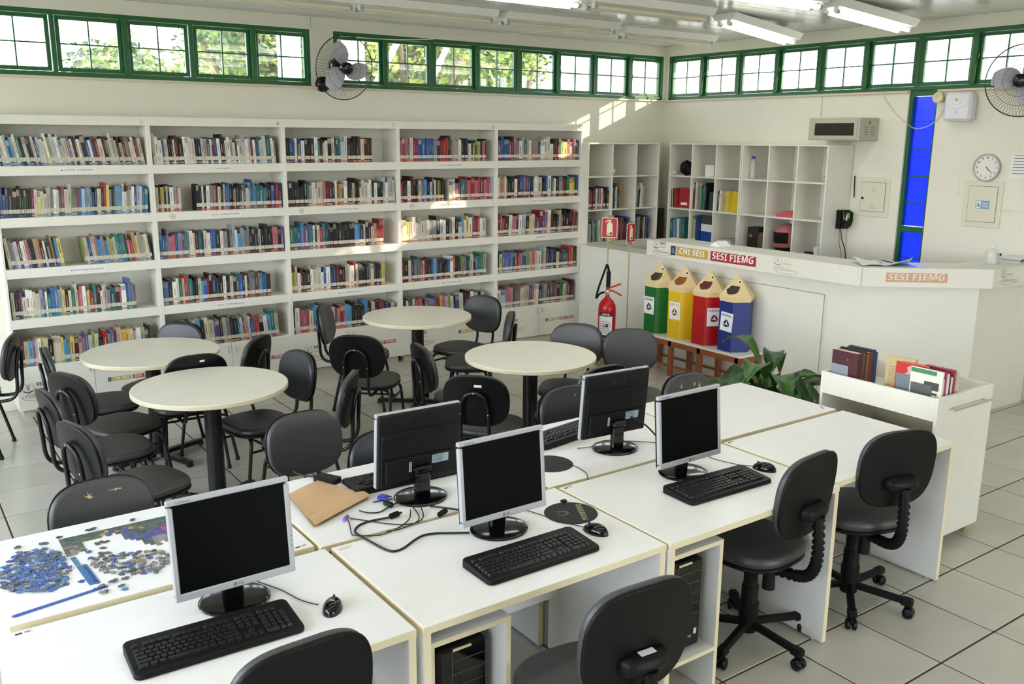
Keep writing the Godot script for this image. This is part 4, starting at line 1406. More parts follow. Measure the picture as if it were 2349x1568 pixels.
func make_keyboard(label: String, x: float, z: float, yaw: float) -> Node3D:
	var o := thing("keyboard", label, "keyboard", Vector3(x, DH, z), deg_to_rad(yaw), "black computer keyboards")
	var W := 0.478
	var D := 0.182
	var b := MB.new()
	b.slab(W, D, 0.020, 0.030, 0.017, 0.005)
	put(b, "case", M.black_plastic, o)
	var tl := atan2(0.013, 0.182)
	var kt := T(Vector3(0, 0.0236, 0.0), Basis(Vector3.RIGHT, tl))
	var p := 0.0189
	var x0 := -0.222
	var rows := [
		[-3.55, [[0, 1.0], [1.6, 1.0], [2.6, 1.0], [3.6, 1.0], [4.6, 1.0], [6.1, 1.0], [7.1, 1.0], [8.1, 1.0], [9.1, 1.0], [10.6, 1.0], [11.6, 1.0], [12.6, 1.0], [13.6, 1.0], [15.3, 1.0], [16.3, 1.0], [17.3, 1.0], [18.8, 1.0], [19.8, 1.0], [20.8, 1.0]]],
		[-2.2, []], [-1.2, []], [-0.2, []], [0.8, []], [1.8, []]]
	for k in 15 - 2: rows[1][1].append([k, 1.0])
	rows[1][1].append([13.0, 2.0])
	rows[2][1].append([0.0, 1.5])
	for k in 12: rows[2][1].append([1.5 + k, 1.0])
	rows[2][1].append([13.5, 1.5])
	rows[3][1].append([0.0, 1.75])
	for k in 11: rows[3][1].append([1.75 + k, 1.0])
	rows[3][1].append([12.75, 2.25])
	rows[4][1].append([0.0, 2.25])
	for k in 10: rows[4][1].append([2.25 + k, 1.0])
	rows[4][1].append([12.25, 2.75])
	for q in [[0.0, 1.5], [1.5, 1.25], [2.75, 1.25], [4.0, 6.0], [10.0, 1.25], [11.25, 1.25], [12.5, 1.25], [13.75, 1.25]]: rows[5][1].append(q)
	for r in [1, 2]:
		for k in 3: rows[r][1].append([15.3 + k, 1.0])
	rows[4][1].append([16.3, 1.0])
	for k in 3: rows[5][1].append([15.3 + k, 1.0])
	for r in [1, 2, 3, 4]:
		for k in 3: rows[r][1].append([18.8 + k, 1.0])
	for r in [1, 2, 3, 4]: rows[r][1].append([21.8, 1.0])
	rows[5][1].append([18.8, 2.0]); rows[5][1].append([20.8, 1.0]); rows[5][1].append([21.8, 1.0])
	for r in rows:
		for q in r[1]:
			var w: float = q[1] * p - 0.0014
			put(key(w), "key", M.key_cap, o, kt * T(Vector3(x0 + (q[0] + q[1] * 0.5) * p, -0.0012, (r[0] + 0.45) * p + 0.014)))
	return o

func make_mouse(label: String, x: float, z: float, yaw: float) -> Node3D:
	var o := thing("computer_mouse", label, "mouse", Vector3(x, DH, z), deg_to_rad(yaw), "computer mice")
	var pts := []
	for i in 28:
		var a := TAU * i / 28
		var line := []
		for j in 9:
			var e := PI * 0.5 * j / 8.0
			var hgt := 0.036 * pow(cos(e), 0.9)
			var rx := 0.031 * sin(e)
			var rz := 0.054 * sin(e)
			var zz := sin(a) * rz
			line.append(Vector3(cos(a) * rx * (1.0 - 0.12 * clampf(-zz / 0.054, 0, 1)), hgt * (1.0 - 0.15 * clampf(-zz / 0.054, -1, 1)), zz))
		pts.append(line)
	var b := MB.new()
	b.grid(pts, true, true)
	put(b, "shell", M.gloss_black, o)
	b = MB.new()
	b.lathe([Vector2(0, 0.003), Vector2(0.006, 0.003), Vector2(0.007, 0.0), Vector2(0.006, -0.003), Vector2(0, -0.003)], 14, T(Vector3(0, 0.0275, -0.028), RZ(90)))
	put(b, "wheel", M.key_cap, o)
	return o

func cable(label: String, pts: Array, r: float, called := "cable") -> MeshInstance3D:
	var b := MB.new()
	b.tube(arc_pts(pts, 7), r, 8)
	var o := put(b, called, M.cable)
	tag(o, label, "cable", "computer cables")
	return o

func D3(x: float, z: float, h := 0.004) -> Vector3:
	return Vector3(x, DH + h, z)

func build_computers() -> void:
	make_monitor("silver framed monitor facing the camera on the desk nearest the lower left", -7.091, 5.375, 0.0)
	make_monitor("silver framed monitor facing the camera behind the keyboard beside the mouse pad", -6.103, 5.410, 0.0)
	make_monitor("silver framed monitor facing the camera on the third front desk", -5.106, 5.385, 0.0)
	make_monitor("black monitor back turned to the camera beside the brown envelope", -6.190, 4.975, 178.0)
	make_monitor("black monitor back turned to the camera, the farther one", -5.139, 4.975, 176.0)
	make_keyboard("black keyboard on the desk nearest the lower left", -7.215, 5.580, -2.0)
	make_keyboard("black keyboard between mouse pad and swivel chair, second front desk", -6.142, 5.672, 0.0)
	make_keyboard("black keyboard on the third front desk", -5.107, 5.587, -1.5)
	make_keyboard("black keyboard behind the monitor beside the envelope", -6.155, 4.742, 178.0)
	make_keyboard("black keyboard left of the farther monitor turned away", -5.215, 4.690, 190.0)
	var m1 := make_mouse("small glossy black mouse with white print at the lower left desk", -6.860, 5.600, -35.0)
	text("ML", 0.008, T(Vector3(0, 0.0365, 0.012), RX(-90)), M.sticker, m1, "italic")
	make_mouse("black mouse touching the keyboard beside the mouse pad", -5.822, 5.635, 15.0)
	make_mouse("black mouse at the right end of the third front keyboard", -4.778, 5.560, 20.0)
	# mouse pads
	for q in [["round black mouse pad with printed word on the second front desk", -5.787, 5.446], ["round dark mouse pad half hidden behind the second monitor", -5.520, 4.965]]:
		var o := thing("mouse_pad", q[0], "mouse pad", Vector3(q[1], DH, q[2]), 0.0, "round mouse pads")
		var b := MB.new()
		b.lathe([Vector2(0, 0.003), Vector2(0.103, 0.003), Vector2(0.105, 0.0015), Vector2(0.104, 0.0)], 48)
		put(b, "pad", mat("pad_cloth", rgb(38, 40, 40), 0.85), o)
		if q[1] == -5.787:
			var pm := flat(rgb(150, 148, 108))
			text("POSITIVO", 0.022, T(Vector3(0.040, 0.0032, 0.018), RY(62) * RX(-90)), pm, o, "bold", 0.150)
			var h := MB.new()
			var hp := PackedVector2Array([Vector2(-0.03, -0.012), Vector2(-0.012, -0.018), Vector2(0.012, -0.016), Vector2(0.022, -0.006), Vector2(0.020, 0.010), Vector2(0.004, 0.012), Vector2(-0.002, 0.022), Vector2(-0.010, 0.024), Vector2(-0.010, 0.010), Vector2(-0.026, 0.006)])
			var loop := []
			for p in hp: loop.append(Vector3(p.x - 0.03, 0.0034, -p.y - 0.012))
			h.tube(loop, 0.0009, 4, false, true)
			for k in 3: h.tube([Vector3(-0.022, 0.0034, -0.018 + 0.008 * k), Vector3(-0.009, 0.0034, -0.019 + 0.008 * k)], 0.0009, 4)
			put(h, "hand_print", pm, o)
			put(boxm(Vector3(0.03, 0.003, -0.108), Vector3(0.055, 0.012, -0.088), 0.003), "clip", M.black_plastic, o)
	# towers
	for q in [["black computer tower in the stand under the desk with the mouse pad", -6.4975], ["black computer tower with blue ring button under the third front desk", -5.4835]]:
		var o := thing("computer_tower", q[0], "computer", Vector3(q[1] + 0.0, 0.205, 5.60), 0.0, "computer towers")
		put(boxm(Vector3(-0.092, 0.008, -0.18), Vector3(0.092, 0.375, 0.16), 0.004), "case", M.black_plastic, o)
		put(boxm(Vector3(-0.094, 0.004, 0.16), Vector3(0.094, 0.380, 0.184), 0.010), "front", M.gloss_black, o)
		put(boxm(Vector3(-0.088, 0.0, -0.17), Vector3(0.088, 0.008, 0.15)), "foot", M.black_plastic, o)
		var g := MB.new()
		for k in 5: g.box(Vector3(0.018, 0.330 - 0.045 * k, 0.1845), Vector3(0.120, 0.0016, 0.001))
		g.box(Vector3(-0.043, 0.20, 0.1845), Vector3(0.0016, 0.33, 0.001))
		put(g, "drive_seam", flat(rgb(96, 98, 100), 0.3), o)
		put(boxm(Vector3(-0.04, 0.366, 0.178), Vector3(0.03, 0.374, 0.1852), 0.001), "sticker", flat(rgb(232, 220, 170)), o)
		text("POSITIVO", 0.011, T(Vector3(0.0, 0.055, 0.1848)), M.silver, o, "bold", 0.085)
		var rb := MB.new()
		var ring := []
		for k in 20: ring.append(Vector3(0.028 + cos(TAU * k / 20) * 0.011, 0.165 + sin(TAU * k / 20) * 0.011, 0.185))
		rb.tube(ring, 0.0013, 6, false, true)
		put(rb, "power_ring", flat(rgb(76, 62, 190), 0.3), o)
		put(boxm(Vector3(0.056, 0.058, 0.1835), Vector3(0.072, 0.082, 0.1848)), "badge", flat(rgb(190, 214, 226), 0.3), o)

# ---------------------------------------------------------------- books
const PAL := {
	"w": [232, 228, 214, "white"], "e": [206, 194, 164, "beige"], "h": [168, 186, 196, "pale blue grey"], "s": [128, 132, 136, "grey"], "k": [30, 28, 32, "black"],
	"n": [34, 44, 84, "navy"], "b": [38, 92, 170, "blue"], "c": [72, 152, 204, "sky blue"], "t": [30, 112, 120, "teal"], "g": [36, 112, 70, "green"],
	"l": [146, 158, 92, "olive green"], "y": [222, 194, 64, "yellow"], "o": [206, 120, 58, "orange"], "r": [176, 40, 44, "red"], "m": [98, 30, 38, "maroon"],
	"p": [192, 92, 112, "pink"], "q": [176, 38, 106, "magenta"], "v": [104, 84, 150, "violet"], "d": [72, 50, 42, "dark brown"], "a": [170, 130, 92, "tan"]}
var rest_books: MB
var n_single := 0

func book_shapes(b: MB, w: float, h: float, d: float, part: String, t: Transform3D, v: Array) -> void:
	# local: x across the spine, y up, spine at z = 0, pages behind; origin at lower left corner
	var cv := 0.0015
	match part:
		"cover":
			b.box(Vector3(w * 0.5, h * 0.5, -cv * 0.5), Vector3(w, h, cv), t)
			b.box(Vector3(cv * 0.5, h * 0.5, -d * 0.5 - cv * 0.5), Vector3(cv, h, d - cv), t)
			b.box(Vector3(w - cv * 0.5, h * 0.5, -d * 0.5 - cv * 0.5), Vector3(cv, h, d - cv), t)
		"page_block":
			b.box(Vector3(w * 0.5, h * 0.5, -d * 0.5 - 0.001), Vector3(w - 2 * cv, h - 0.005, d - 0.006), t)
		"call_label":
			b.box(Vector3(w * 0.5, 0.045, 0.0002), Vector3(w * 0.96, 0.030, 0.0006), t)
		"spine_band":
			b.box(Vector3(w * 0.5, 0.012, 0.0002), Vector3(w * 0.9, 0.014, 0.0006), t)
		"title":
			b.box(Vector3(w * 0.5, v[0] * h, 0.0002), Vector3(w * v[2], v[1] * h, 0.0005), t)

func add_book(letter: String, x: float, y: float, zf: float, w: float, h: float, d: float, lean: float, band: Color, has_label: bool, single: String, mats: Array, base := Basis()) -> void:
	var q: Array = PAL[letter]
	var c := rgb(q[0], q[1], q[2])
	c = c.lerp(Color(c.get_luminance(), c.get_luminance(), c.get_luminance()), 0.16)
	c = c.lightened(rng.randf_range(0.0, 0.08)) if rng.randf() < 0.4 else c.darkened(rng.randf_range(0.0, 0.24))
	var lum := c.get_luminance()
	var tc := rgb(190, 180, 150) if lum < 0.45 else (rgb(84, 86, 104) if rng.randf() < 0.7 else rgb(140, 84, 76))
	tc = tc.lerp(c, rng.randf_range(0.1, 0.75))
	var tv := [rng.randf_range(0.50, 0.66), rng.randf_range(0.25, 0.55), rng.randf_range(0.14, 0.32)]
	var two := rng.randf() < 0.12
	band = band.lerp(c, rng.randf_range(0.0, 0.6)) if rng.randf() < 0.7 else band.lerp(rgb(214, 208, 190), 0.6)
	var t := T(Vector3(x, y, zf), base * RZ(-lean))
	if lean > 0.0: t.origin += base * Vector3(0, w * sin(deg_to_rad(lean)), 0)
	var parts := ["cover", "page_block", "title"]
	if has_label: parts.append_array(["call_label", "spine_band"])
	if single == "":
		for p in parts:
			if p == "cover": rest_books.col = c.srgb_to_linear()
			elif p == "page_block": rest_books.col = rgb(222, 212, 184).srgb_to_linear()
			elif p == "call_label": rest_books.col = rgb(204, 198, 178).lightened(rng.randf_range(0.0, 0.25)).srgb_to_linear()
			elif p == "spine_band": rest_books.col = band.srgb_to_linear()
			else: rest_books.col = tc.srgb_to_linear()
			if p == "title" and two: book_shapes(rest_books, w, h, d, p, t, [0.86, 0.2, 0.92])
			else: book_shapes(rest_books, w, h, d, p, t, tv)
		return
	n_single += 1
	var o := thing("book", q[3] + " " + single, "book", Vector3.ZERO, 0.0, "books")
	o.transform = t
	for p in parts:
		var b := MB.new()
		book_shapes(b, w, h, d, p, Transform3D(), [0.86, 0.2, 0.92] if (p == "title" and two) else tv)
		var m: Material
		if p == "cover": m = flat(quant(c), 0.45)
		elif p == "page_block": m = M.page_block
		elif p == "call_label": m = M.call_label
		elif p == "spine_band": m = flat(quant(band), 0.5)
		else: m = flat(quant(tc), 0.5)
		put(b, p, m, o)

func quant(c: Color) -> Color:
	return Color(roundf(c.r * 24) / 24.0, roundf(c.g * 24) / 24.0, roundf(c.b * 24) / 24.0)

func build_books() -> void:
	rest_books = MB.new()
	# one letter for each spine, left to right; "|" parts two groups
	var S := {
		5: ["wkwwhbcewtkwknebhewwlhwwhehevekewekbwvmpekmewewkemasewmae", "bbvkkkdkgkkqwyewehwetpewlspbhchcnkwekryskthccwwhewbhwbt", "esehmwwpkkeokwkakcy|lebwoccsclletttkprayhewek", "ekmvewweehbwtbchwykegeppwwyrtmmweestkpwbbab", "mmecpwwyekewyccymepbelekrebreyyeewetd"],
		4: ["ewwbekkwmkwwwekNwetwrbwkkwwewmwhwwwqwbtwhwtwe", "ekykwkwhpw|kkwkwspkekebbkkekkwtwhbccctttkkbmqn", "cbbsppbhqthwemtkwwbbkwskshwchsskkkkhkkkkpkv", "ckwwgertkkecbrknnkwkkwmtbkwkssdacbbk", "eekekkekkwckeevvkeskkthpewbprkwcte"],
		3: ["kbbwnwkknwtkewkwktthwkkkndemmk", "kkkkkkkkghwwwepmmkwoogwkkekkeewwwkwkkhwehe", "gtbcvtwmertnnkkkkkkkkkccnwkmearr", "yewmdkwewwbwbnmkkeewrwkkkksekkny", "kwpprecCsvkdnevorecckkkkckkekkmrkbke"],
		2: ["pppceqqbbnbbbshnrrrkpeewkkktwkygykpk", "rkkwmkkevckhnwkykk|ewpmtrprprmprph", "wwywwwwewwsskhwkswkecwywsrrww", "mkenvgpemkbcknkkbwpkklsktwkbggh", "kwterpksvbryphlekbekmkweke"],
		1: ["vbbrkpswwtewsobwwwewkrmgeypwpmt", "weowhkkwnvbrbneweknbwtwksrkgyykb", "mprkwpkwhhkywrbrbpwmkkemkkkmpm", "kybvbcdpmpbblepweshmkbkekvtmrod", "whspwmtpewevpewmcsrtmrkgelvm"]}
	var X := {
		5: [[[-7.075, -6.01]], [[-7.075, -6.01]], [[-7.075, -6.67], [-6.54, -6.01]], [[-7.07, -6.17]], [[-7.07, -6.08]]],
		4: [[[-5.955, -4.92]], [[-5.955, -5.75], [-5.63, -4.89]], [[-5.955, -4.89]], [[-5.955, -5.03]], [[-5.955, -4.97]]],
		3: [[[-4.835, -4.0]], [[-4.835, -3.77]], [[-4.835, -3.9]], [[-4.835, -3.9]], [[-4.835, -3.8]]],
		2: [[[-3.715, -2.73]], [[-3.715, -3.23], [-3.17, -2.645]], [[-3.715, -2.73]], [[-3.715, -2.73]], [[-3.715, -2.75]]],
		1: [[[-2.59, -1.525]], [[-2.59, -1.525]], [[-2.59, -1.525]], [[-2.59, -1.53]], [[-2.59, -1.56]]]}
	var leans := {5: [-9, 3, -6, 0, 1], 4: [-3, 1, 0, 0, -4], 3: [0, 0, 0, 0, 0], 2: [0, 0, 0, 0, -2], 1: [0, 0, 3, 1, 1]}
	var bands := {5: [rgb(60, 100, 150), rgb(60, 105, 150), rgb(50, 90, 150), rgb(60, 120, 84), rgb(74, 124, 84)], 4: [rgb(220, 216, 200), rgb(190, 92, 56), rgb(178, 84, 52), rgb(170, 78, 52), rgb(186, 84, 50)], 3: [rgb(184, 84, 58), rgb(184, 90, 60), rgb(170, 78, 54), rgb(196, 112, 64), rgb(190, 84, 48)], 2: [rgb(196, 104, 70), rgb(156, 40, 44), rgb(160, 44, 48), rgb(156, 42, 46), rgb(160, 46, 48)], 1: [rgb(160, 44, 48), rgb(156, 44, 46), rgb(190, 180, 160), rgb(200, 196, 176), rgb(196, 190, 170)]}
	var rown := ["top", "second", "third", "fourth", "bottom"]
	var casen := {5: "leftmost bookcase", 4: "bookcase marked 4"}
	for num in [5, 4, 3, 2, 1]:
		for r in [4, 3, 2, 1, 0]:
			var groups: PackedStringArray = S[num][r].to_lower().split("|")
			var count := 0
			for gi in groups.size():
				var st: String = groups[gi]
				var x0: float = X[num][r][gi][0]
				var x1: float = X[num][r][gi][1]
				var ws := []
				var tot := 0.0
				for ch in st:
					var wd := rng.randf_range(0.6, 1.4)
					if rng.randf() < 0.08: wd *= 1.5
					ws.append(wd); tot += wd
				var lean0: float = leans[num][r]
				var x := x0
				var room := x1 - x0 - absf(sin(deg_to_rad(lean0))) * 0.20
				if lean0 < 0: x += absf(sin(deg_to_rad(lean0))) * 0.20
				for i in st.length():
					var w: float = ws[i] / tot * room
					var ln := lean0
					var h := rng.randf_range(0.190, 0.222)
					if rng.randf() < 0.10: h = rng.randf_range(0.225, 0.245)
					if rng.randf() < 0.10: h = rng.randf_range(0.165, 0.19)
					var d := rng.randf_range(0.130, 0.165)
					count += 1
					var single := ""
					if (num == 5 or (num == 4 and r >= 3)) and n_single < 274:
						single = "book, %s from the left on the %s shelf, %s" % [nth(count), rown[r], casen[num]]
					var cw := w * cos(deg_to_rad(ln)) - 0.0006
					add_book(st[i], x, SHELF_Y[r] + 0.0005, 0.272 + rng.randf_range(-0.006, 0.004), maxf(cw, 0.006), h, d, ln, bands[num][r], true, single, [])
					x += w
	# bookends
	for q in [[-4.905, 0, "grey steel bookend on the top shelf of the bookcase marked 4"], [-3.195, 1, "grey steel bookend in the gap on the second shelf of the bookcase marked 2"]]:
		var o := thing("bookend", q[2], "bookend", Vector3(q[0], SHELF_Y[q[1]], 0.16), 0.0, "steel bookends")
		put(boxm(Vector3(-0.001, 0, -0.065), Vector3(0.001, 0.17, 0.065)), "plate", M.bookend_steel, o)
		put(boxm(Vector3(-0.001 if q[1] == 0 else -0.001, 0, -0.05), Vector3(0.012, 0.0004, 0.05)), "foot", M.bookend_steel, o)

# ---------------------------------------------------------------- what stands in the pigeonholes
func hole_books(base: Transform3D, st: String, x0: float, x1: float, y: float, hmin: float, hmax: float, lean: float, label: bool) -> void:
	var n := st.length()
	var x := x0
	for i in n:
		var w := (x1 - x0) / n
		var p := base * Vector3(x, y + 0.0005, 0.36 + rng.randf_range(-0.01, 0.01))
		add_book(st[i], p.x, p.y, p.z, w * 0.94, rng.randf_range(hmin, hmax), 0.20, lean, rgb(120, 120, 116), label, "", [], base.basis)
		x += w

func build_cube_contents() -> void:
	var A := T(Vector3(-1.498, 0, 0.0))
	var tb := Basis(Vector3(0, 0, 1), Vector3.UP, Vector3(-1, 0, 0))
	var B := T(Vector3(0, 0, 0.515), tb)
	var C := T(Vector3(0, 0, 1.562), tb)
	hole_books(A, "spkmmnwdhpwmkkm", 0.02, 0.345, 1.405, 0.20, 0.24, 0, true)
	hole_books(A, "pgebywltao", 0.362, 0.53, 1.405, 0.19, 0.29, 0, false)
	hole_books(A, "mwhkww", 0.712, 0.86, 1.405, 0.18, 0.27, 3, false)
	hole_books(A, "eehnstgewek", 0.02, 0.30, 1.045, 0.20, 0.25, -3, false)
	hole_books(A, "kyewyrnsrmkb", 0.362, 0.66, 1.045, 0.20, 0.26, 0, false)
	hole_books(A, "bkgcelmdekbna", 0.712, 0.98, 1.045, 0.21, 0.27, 1, false)
	hole_books(B, "gwekarmr", 0.02, 0.105, 1.405, 0.19, 0.225, -3, false)
	hole_books(B, "mewlsytgtk", 0.360, 0.545, 1.405, 0.22, 0.30, 0, false)
	hole_books(B, "kweeyyy", 0.712, 0.86, 1.405, 0.20, 0.225, 2, false)
	hole_books(B, "gtebcwlgt", 0.02, 0.24, 1.045, 0.22, 0.25, -3, false)
	hole_books(B, "lewtb", 0.362, 0.425, 1.045, 0.24, 0.31, 0, false)
	var ro := put(rest_books, "shelved_books", M.stuff_colours)
	ro.set_meta("kind", "stuff")
	tag(ro, "rows of paperbacks with call number stickers filling the remaining shelves", "books")
	# larger flat things that face out
	var cover := func(base: Transform3D, lab: String, x: float, y: float, w: float, h: float, c: Color, turn: float) -> Node3D:
		var o := thing("hardback_book", lab, "book", Vector3.ZERO, 0.0, "large books in the pigeonholes")
		o.transform = base * T(Vector3(x, y, 0.30), RY(turn))
		put(boxm(Vector3(-w * 0.5, 0, -0.012), Vector3(w * 0.5, h, 0.012), 0.002), "cover", flat(c, 0.4), o)
		put(boxm(Vector3(-w * 0.5 + 0.004, h - 0.003, -0.009), Vector3(w * 0.5 - 0.003, h + 0.0006, 0.009)), "page_block", M.page_block, o)
		return o
	var rb: Node3D = cover.call(B, "red covered book facing out of a pigeonhole near the corner", 0.180, 1.405, 0.15, 0.218, rgb(170, 22, 34), 12)
	put(boxm(Vector3(-0.05, 0.03, 0.012), Vector3(0.03, 0.06, 0.0126)), "sticker", M.paper, rb)
	var bb: Node3D = cover.call(B, "blue and white folder facing out of the lower pigeonhole", 0.530, 1.046, 0.19, 0.30, rgb(30, 78, 160), -8)
	put(boxm(Vector3(-0.093, 0.12, 0.012), Vector3(0.093, 0.20, 0.0126)), "white_band", M.paper, bb)
	put(boxm(Vector3(-0.093, 0.20, 0.012), Vector3(0.093, 0.297, 0.0126)), "picture_band", flat(rgb(74, 70, 62)), bb)
	var yb: Node3D = cover.call(B, "yellow book leaning open in the pigeonhole beside the grey one", 0.905, 1.405, 0.13, 0.222, rgb(222, 196, 34), -15)
	var dk: Node3D = cover.call(B, "dark slate book leaning at the right of the yellow one", 0.985, 1.405, 0.10, 0.19, rgb(64, 72, 82), -25)
	cover.call(B, "dark slate folder facing out beside the tall green books", 0.615, 1.405, 0.13, 0.19, rgb(58, 66, 74), 5)
	# black bag
	var o := thing("black_bag", "small crumpled black bag in the top corner pigeonhole", "bag")
	o.transform = B * T(Vector3(0.150, 1.765, 0.27))
	var pts := []
	for i in 24:
		var a := TAU * i / 24
		var line := []
		for j in 10:
			var e := PI * j / 9.0
			var r := 0.085 * (1.0 + 0.16 * sin(3 * a + 2 * e) + 0.10 * cos(5 * a - e))
			line.append(Vector3(sin(e) * cos(a) * r, 0.082 - cos(e) * 0.082 * (1.0 + 0.10 * sin(2 * a)), sin(e) * sin(a) * r * 0.9))
		pts.append(line)
	var b := MB.new()
	b.grid(pts, true)
	put(b, "body", M.black_plastic, o)
	put(boxm(Vector3(-0.06, 0.0, 0.085), Vector3(0.05, 0.012, 0.12), 0.003), "flap", flat(rgb(206, 180, 150)), o)
	# white carton, bottle, red folder, helmet, black box, cup
	o = thing("white_carton", "small white carton in the upper pigeonhole next to the black bag", "box")
	o.transform = B * T(Vector3(0.545, 1.765, 0.27))
	put(boxm(Vector3(-0.062, 0, -0.06), Vector3(0.062, 0.125, 0.06), 0.002), "carton", M.paper, o)
	o = thing("plastic_bottle", "empty clear plastic bottle with a blue cap in a pigeonhole", "bottle")
	o.transform = C * T(Vector3(0.052, 1.765, 0.28))
	b = MB.new()
	b.lathe([Vector2(0, 0.0), Vector2(0.030, 0.0), Vector2(0.034, 0.006), Vector2(0.034, 0.045), Vector2(0.030, 0.075), Vector2(0.033, 0.11), Vector2(0.033, 0.145), Vector2(0.026, 0.175), Vector2(0.014, 0.198), Vector2(0.013, 0.212)], 24)
	var pet := mat("clear_plastic", Color(0.88, 0.90, 0.88, 0.35), 0.15)
	pet.transparency = BaseMaterial3D.TRANSPARENCY_ALPHA
	put(b, "bottle_body", pet, o)
	b = MB.new()
	b.lathe([Vector2(0.016, 0.205), Vector2(0.021, 0.207), Vector2(0.021, 0.207), Vector2(0.021, 0.222), Vector2(0.010, 0.230), Vector2(0.0, 0.230)], 20)
	put(b, "cap", flat(rgb(38, 70, 178), 0.35), o)
	o = thing("red_folder", "crumpled red plastic folder in a middle pigeonhole", "folder")
	o.transform = C * T(Vector3(0.535, 1.405, 0.24), RY(20))
	b = MB.new()
	b.prism(PackedVector2Array([Vector2(-0.11, 0.0), Vector2(0.09, 0.0), Vector2(0.095, 0.085), Vector2(0.02, 0.055), Vector2(-0.06, 0.042), Vector2(-0.12, 0.022)]), -0.09, 0.09)
	b.prism(PackedVector2Array([Vector2(-0.09, 0.045), Vector2(0.02, 0.062), Vector2(0.095, 0.094), Vector2(0.09, 0.080), Vector2(0.0, 0.050)]), -0.08, 0.06)
	put(b, "sheet", flat(rgb(176, 16, 26), 0.3), o)
	o = thing("motorcycle_helmet", "pink full face motorcycle helmet in the lower pigeonhole", "helmet")
	o.transform = C * T(Vector3(0.510, 1.046, 0.24), RY(-18))
	pts = []
	for i in 40:
		var a := TAU * i / 40
		var line := []
		for j in 15:
			var e := PI * (0.02 + 0.80 * j / 14.0)
			line.append(Vector3(sin(e) * cos(a) * 0.118, 0.155 + cos(e) * (0.135 if e < PI * 0.5 else 0.195), sin(e) * sin(a) * 0.138))
		pts.append(line)
	b = MB.new()
	b.grid(pts, true, true)
	var pink := mat("helmet_pink", rgb(188, 112, 114), 0.18)
	put(b, "shell", pink, o)
	b = MB.new()
	var vis := []
	for i in 17:
		var a := PI * 0.5 + (i / 16.0 - 0.5) * 2.3
		vis.append([Vector3(cos(a) * 0.1225, 0.205, sin(a) * 0.142), Vector3(cos(a) * 0.1235, 0.150, sin(a) * 0.143), Vector3(cos(a) * 0.1225, 0.095, sin(a) * 0.140)])
	b.grid(vis, false, true)
	put(b, "visor", M.gloss_black, o)
	b = MB.new()
	b.lathe([Vector2(0.0, 0.0), Vector2(0.085, 0.0), Vector2(0.10, 0.012), Vector2(0.104, 0.045), Vector2(0.10, 0.055)], 28, T(Vector3.ZERO, Basis().scaled(Vector3(1, 1, 1.12))))
	put(b, "neck_roll", M.black_plastic, o)
	o = thing("black_box", "tall black gift box leaning in the lower pigeonhole beside the helmet", "box")
	o.transform = C * T(Vector3(0.150, 1.046, 0.26), RY(8))
	put(boxm(Vector3(-0.075, 0, -0.07), Vector3(0.055, 0.225, 0.07), 0.002), "carton", flat(rgb(24, 22, 22), 0.4), o)
	put(boxm(Vector3(-0.05, 0.12, 0.07), Vector3(-0.02, 0.15, 0.0707)), "print", flat(rgb(150, 120, 60)), o)
	o = thing("leopard_bag", "leopard print pouch standing beside the black box", "pouch")
	o.transform = C * T(Vector3(0.268, 1.046, 0.30), RY(-6))
	b = MB.new()
	b.prism(PackedVector2Array([Vector2(-0.05, 0.0), Vector2(0.05, 0.0), Vector2(0.056, 0.10), Vector2(0.050, 0.185), Vector2(-0.04, 0.175), Vector2(-0.056, 0.10)]), -0.03, 0.03)
	var leo := mat("leopard", Color(1, 1, 1), 0.8)
	leo.albedo_texture = noise_tex(0.09, rgb(46, 30, 20), rgb(170, 130, 74), 256, 2, 31)
	leo.uv1_triplanar = true; leo.uv1_scale = Vector3(6, 6, 6)
	put(b, "pouch", leo, o)
	o = thing("paper_cup", "white paper cup in the lower right pigeonhole", "cup")
	o.transform = C * T(Vector3(0.955, 1.046, 0.34))
	b = MB.new()
	b.lathe([Vector2(0, 0), Vector2(0.025, 0), Vector2(0.025, 0), Vector2(0.035, 0.095), Vector2(0.037, 0.097), Vector2(0.033, 0.095), Vector2(0.024, 0.004), Vector2(0, 0.004)], 24)
	put(b, "cup", M.paper, o)
	o = thing("juice_carton", "small lavender printed carton behind the paper cup", "carton")
	o.transform = C * T(Vector3(0.945, 1.046, 0.22))
	put(boxm(Vector3(-0.03, 0, -0.03), Vector3(0.03, 0.165, 0.03), 0.002), "carton", flat(rgb(176, 176, 206)), o)
	put(boxm(Vector3(-0.022, 0.12, 0.03), Vector3(0.022, 0.15, 0.0305)), "print", M.logo_navy, o)
	o = thing("coiled_cord", "coiled navy cord lying left of the paper cup", "cord")
	o.transform = C * T(Vector3(0.845, 1.046, 0.30))
	var cp := []
	for k in 60: cp.append(Vector3(cos(k * 0.55) * (0.05 + 0.012 * sin(k * 0.9)), 0.006 + 0.0005 * k, sin(k * 0.55) * 0.035))
	b = MB.new()
	b.tube(cp, 0.0045, 6)
	put(b, "cord", mat("navy_cord", rgb(36, 40, 72), 0.6), o)
	o = thing("paper_stack", "low stack of papers in the lower pigeonhole left of the black box", "papers")
	o.transform = B * T(Vector3(0.83, 1.046, 0.25))
	for k in 4: put(boxm(Vector3(-0.10 + 0.006 * k, 0.016 * k, -0.12), Vector3(0.11 - 0.004 * k, 0.016 * k + 0.015, 0.13 - 0.008 * k), 0.001), "sheaf", [M.paper, M.page_block, M.paper, flat(rgb(190, 184, 176))][k], o)
	# wooden board leaning in the corner behind the cabinets
	o = thing("wooden_board", "brown wooden board standing in the dark corner gap", "board", Vector3(-0.30, 0, 0.14))
	put(boxm(Vector3(-0.05, 0, -0.012), Vector3(0.06, 1.62, 0.012), 0.002), "board", mat("board_brown", rgb(112, 66, 44), 0.6), o)
